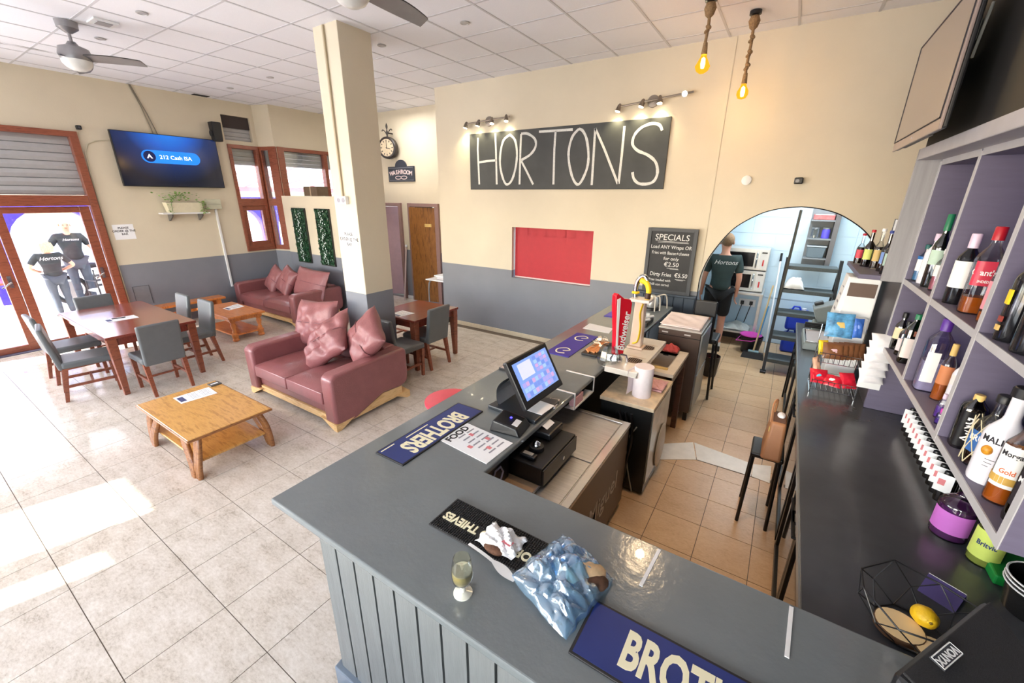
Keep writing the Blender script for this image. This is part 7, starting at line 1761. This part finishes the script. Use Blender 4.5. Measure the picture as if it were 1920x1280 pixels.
# ------------------------------------------------------------------ kitchen beyond the arch
t = thing('steel_table', 'steel kitchen table carrying two microwaves', 'table', (-0.52, 7.55, 0))
ob('tabletop', MB().box(-0.44, 0.38, -0.3, 0.26, 0.85, 0.885), steel_m, t, bevel=0.004)
ob('lower_shelf', MB().box(-0.44, 0.38, -0.26, 0.26, 0.22, 0.245), steel_m, t)
for x in (-0.4, 0.35):
    for y in (-0.26, 0.22): ob('leg', MB().box(x - 0.018, x + 0.018, y - 0.018, y + 0.018, 0, 0.85), steel_m, t)
ob('kickboard', MB().box(-0.44, 0.38, 0.2, 0.24, 0, 0.2), mk('dark_kick', (70, 54, 44), 0.6), t)
def microwave(label, z):
    t = thing('microwave', label, 'microwave', (-0.46, 7.58, z))
    ob('case', MB().box(-0.29, 0.29, -0.22, 0.2, 0.01, 0.325), mk('micro_steel', (198, 196, 192), 0.35, 0.4), t, bevel=0.006)
    ob('window', MB().box(-0.26, 0.10, -0.226, -0.22, 0.06, 0.27), mk('micro_dark', (20, 18, 20), 0.15), t, bevel=0.003)
    ob('handle', MB().tube([(0.135, -0.22, 0.05), (0.135, -0.25, 0.07), (0.135, -0.25, 0.26), (0.135, -0.22, 0.28)], 0.012, 8), chrome_m, t, 50)
    ob('control_panel', MB().box(0.17, 0.28, -0.224, -0.22, 0.03, 0.31), mk('micro_pale', (216, 212, 208), 0.4), t)
    ob('display', MB().box(0.19, 0.26, -0.226, -0.224, 0.265, 0.285), black_m, t)
    ob('red_marks', MB().box(0.215, 0.235, -0.226, -0.224, 0.08, 0.17), red_m, t)
    for x in (-0.25, 0.25): ob('foot', MB().box(x - 0.02, x + 0.02, -0.18, -0.14, 0, 0.012), black_m, t)
microwave('lower of the two stacked steel microwaves in the kitchen', 0.886)
microwave('upper of the two stacked steel microwaves in the kitchen', 1.215)
o = crumple(lambda u, v: ((u - 0.5) * 0.36, (v - 0.5) * 0.3, 0.10 * math.sin(PI * u) * math.sin(PI * v) + 0.01), 14, 0.04, 21, mk('pale_bag', (216, 220, 216), 0.3), 'plastic_sack', 'crumpled pale plastic sack on the low shelf under the microwaves', 'sack', (-0.42, 7.48, 0.247))
ob('white_tray', MB().box(-0.25, -0.1, -0.12, 0.12, 0, 0.03), white_m, o)
t = thing('wall_sockets', 'kitchen sockets with black plugs under the microwaves', 'socket', (-0.36, 7.82, 0.62))
ob('plate', MB().box(-0.12, 0.12, -0.015, 0, -0.06, 0.06), white_m, t)
for x in (-0.07, 0.06):
    ob('plug', MB().box(x - 0.025, x + 0.025, -0.05, -0.015, -0.03, 0.03), black_m, t, bevel=0.006)
    ob('flex', MB().tube(smooth_pts([(x, -0.04, -0.03), (x - 0.02, -0.06, -0.15), (x - 0.05, -0.05, -0.33)], 4), 0.007, 6), black_m, t)
t = thing('bucket', 'black mop bucket in the kitchen with a pink wringer on top', 'bucket', (-0.17, 7.12, 0))
ob('pail', MB().lathe([(0, 0), (0.12, 0), (0.155, 0.26), (0.148, 0.26), (0.115, 0.01), (0, 0.01)], n=24), black_m, t, 50)
ob('wringer', MB().lathe([(0.06, 0.25), (0.13, 0.26), (0.155, 0.275), (0.15, 0.285), (0.12, 0.275), (0.06, 0.262)], (-0.02, 0, 0), 24), magenta_m, t, 50)
ob('handle', MB().tube([(-0.15, -0.03, 0.25), (-0.2, -0.16, 0.2), (0.0, -0.18, 0.22), (0.12, -0.09, 0.25)], 0.007, 6), magenta_m, t, 50)
t = ob('mop_stick', MB().cyl((-0.10, 7.12, 0.06), (-0.045, 7.25, 0.72), 0.013, n=8), mk('sky_blue_stick', (90, 170, 226), 0.4), None, 40); tag(t, 'sky blue stick standing in the black mop bucket', 'mop')
ob('mop_head', MB().ell((-0.10, 7.12, 0.08), (0.06, 0.06, 0.06)), mk('mop_grey', (170, 170, 170), 0.9), t, 60)
t = thing('broom', 'black-bristled broom with a pale blue head and beige stick on the kitchen floor', 'broom', (-0.11, 6.86, 0))
ob('bristles', MB().taper((0, 0, 0), (0.30, 0.14), (0, 0, 0.085), (0.26, 0.07)), black_m, t)
ob('head', MB().box(-0.07, 0.07, -0.03, 0.03, 0.085, 0.11), mk('pale_blue_plastic', (150, 186, 200), 0.4), t, bevel=0.008)
ob('stick', MB().cyl((0, 0, 0.1), (0.07, 0.33, 1.05), 0.012, n=8), mk('beige_stick', (214, 186, 140), 0.5), t, 40)
t = ob('white_pole', MB().cyl((0.03, 7.2, 0.0), (-0.02, 7.78, 1.42), 0.012, n=8), white_m, None, 40); tag(t, 'thin white pole leaning against the tiled kitchen wall right of the microwaves', 'pole')
ob('grip', MB().cyl((-0.02, 7.75, 1.34), (-0.023, 7.79, 1.46), 0.016, n=8), black_m, t, 40)
t = thing('step_ladder', 'black step ladder with five wide treads in the kitchen arch', 'ladder', (0.36, 6.3, 0))
for x in (-0.30, 0.30):
    ob('rail', MB().hexa([(x - 0.018, -0.03, 0), (x + 0.018, -0.03, 0), (x + 0.018, 0.03, 0), (x - 0.018, 0.03, 0), (x - 0.018, 0.60, 1.5), (x + 0.018, 0.60, 1.5), (x + 0.018, 0.66, 1.5), (x - 0.018, 0.66, 1.5)]), black_m, t)
    ob('rear_rail', MB().tube([(x, 0.63, 1.45), (x, 1.1, 0)], 0.016, 6), black_m, t)
    ob('foot', MB().box(x - 0.035, x + 0.035, -0.05, 0.05, 0, 0.03), black_m, t, bevel=0.006)
tr_m = mk('tread_grey', (72, 80, 82), 0.5, var=0.2, scale=90)
for z in (0.2, 0.5, 0.8, 1.1, 1.4):
    ob('tread', MB().box(-0.282, 0.282, 0.42 * z - 0.06, 0.42 * z + 0.24, z - 0.05, z), tr_m, t, bevel=0.004)
ob('hand_post', MB().tube([(-0.30, 0.3, 0.75), (-0.27, 0.66, 2.12)], 0.017, 8), mk('dark_bronze_pole', (70, 64, 54), 0.4, 0.3), t, 40)
o = crumple(lambda u, v: ((u - 0.5) * 0.24, (v - 0.5) * 0.16, 0.14 * (math.sin(PI * u) * math.sin(PI * v)) ** 0.7 + 0.01), 12, 0.03, 31, white_m, 'plastic_sack', 'white plastic bag resting on an upper tread of the step ladder', 'sack', (0.20, 6.78, 1.101))
ob('knot', MB().ell((0.05, 0.0, 0.13), (0.02, 0.02, 0.03)), white_m, o, 60)
def can(label, x, y, z):
    t = thing('jerrycan', label, 'container', (x, y, z))
    ob('body', MB().box(-0.14, 0.14, -0.12, 0.12, 0, 0.30), bluepl_m, t, 60, bevel=0.04, seg=3)
    ob('cap', MB().cyl((0.06, 0, 0.30), (0.06, 0, 0.34), 0.03, n=14), white_m, t, 40)
    ob('handle', MB().tube([(-0.09, 0, 0.30), (-0.07, 0, 0.35), (0.0, 0, 0.35), (0.02, 0, 0.30)], 0.014, 8), bluepl_m, t, 50)
can('lower blue jerrycan on the floor behind the step ladder', 0.36, 7.52, 0.001)
can('upper blue jerrycan stacked on the lower one behind the step ladder', 0.36, 7.52, 0.36)
t = thing('wall_unit', 'narrow grey wall unit with tubs hanging on the kitchen tiles', 'shelf', (0.40, 7.82, 1.3))
um = mk('unit_grey', (132, 136, 140), 0.5)
ob('side', MB().box(0.13, 0.19, -0.22, 0, 0, 0.85), mk('unit_dark', (104, 100, 100), 0.5), t)
for z in (0.12, 0.4, 0.66): ob('shelf_board', MB().box(-0.15, 0.13, -0.22, 0, z, z + 0.02), um, t)
ob('back', MB().box(-0.15, 0.13, -0.012, 0, 0, 0.85), um, t)
t = ob('grey_tub', MB().taper((0.39, 7.70, 1.442), (0.2, 0.16), (0.39, 7.70, 1.6), (0.23, 0.19)), mk('tub_grey', (110, 124, 134), 0.4), None, bevel=0.01); tag(t, 'grey tub on the lowest board of the kitchen wall unit', 'tub')
ob('rim', MB().box(0.27, 0.51, 7.60, 7.80, 1.6, 1.615), mk('tub_rim', (186, 196, 204), 0.4), t)
for lb, x, m in (('clear jar on the middle board of the kitchen wall unit', 0.33, clear_m), ('violet tub on the middle board of the kitchen wall unit', 0.46, mk('violet_plastic', (90, 80, 200), 0.4))):
    t = thing('jar', lb, 'jar', (x, 7.70, 1.722))
    ob('body', MB().lathe([(0, 0), (0.05, 0), (0.05, 0.11), (0.04, 0.13), (0, 0.13)], n=18), m, t, 50)
    ob('lid', MB().cyl((0, 0, 0.13), (0, 0, 0.15), 0.045, n=18), um, t, 40)
t = ob('red_tray', MB().box(0.27, 0.52, 7.62, 7.80, 1.982, 2.05), mk('pale_red_plastic', (200, 110, 110), 0.4, var=0.3, scale=20), None, bevel=0.006); tag(t, 'pale red tray on top of the kitchen wall unit', 'tray')
ob('liner', MB().box(0.29, 0.50, 7.64, 7.78, 2.05, 2.055), white_m, t)
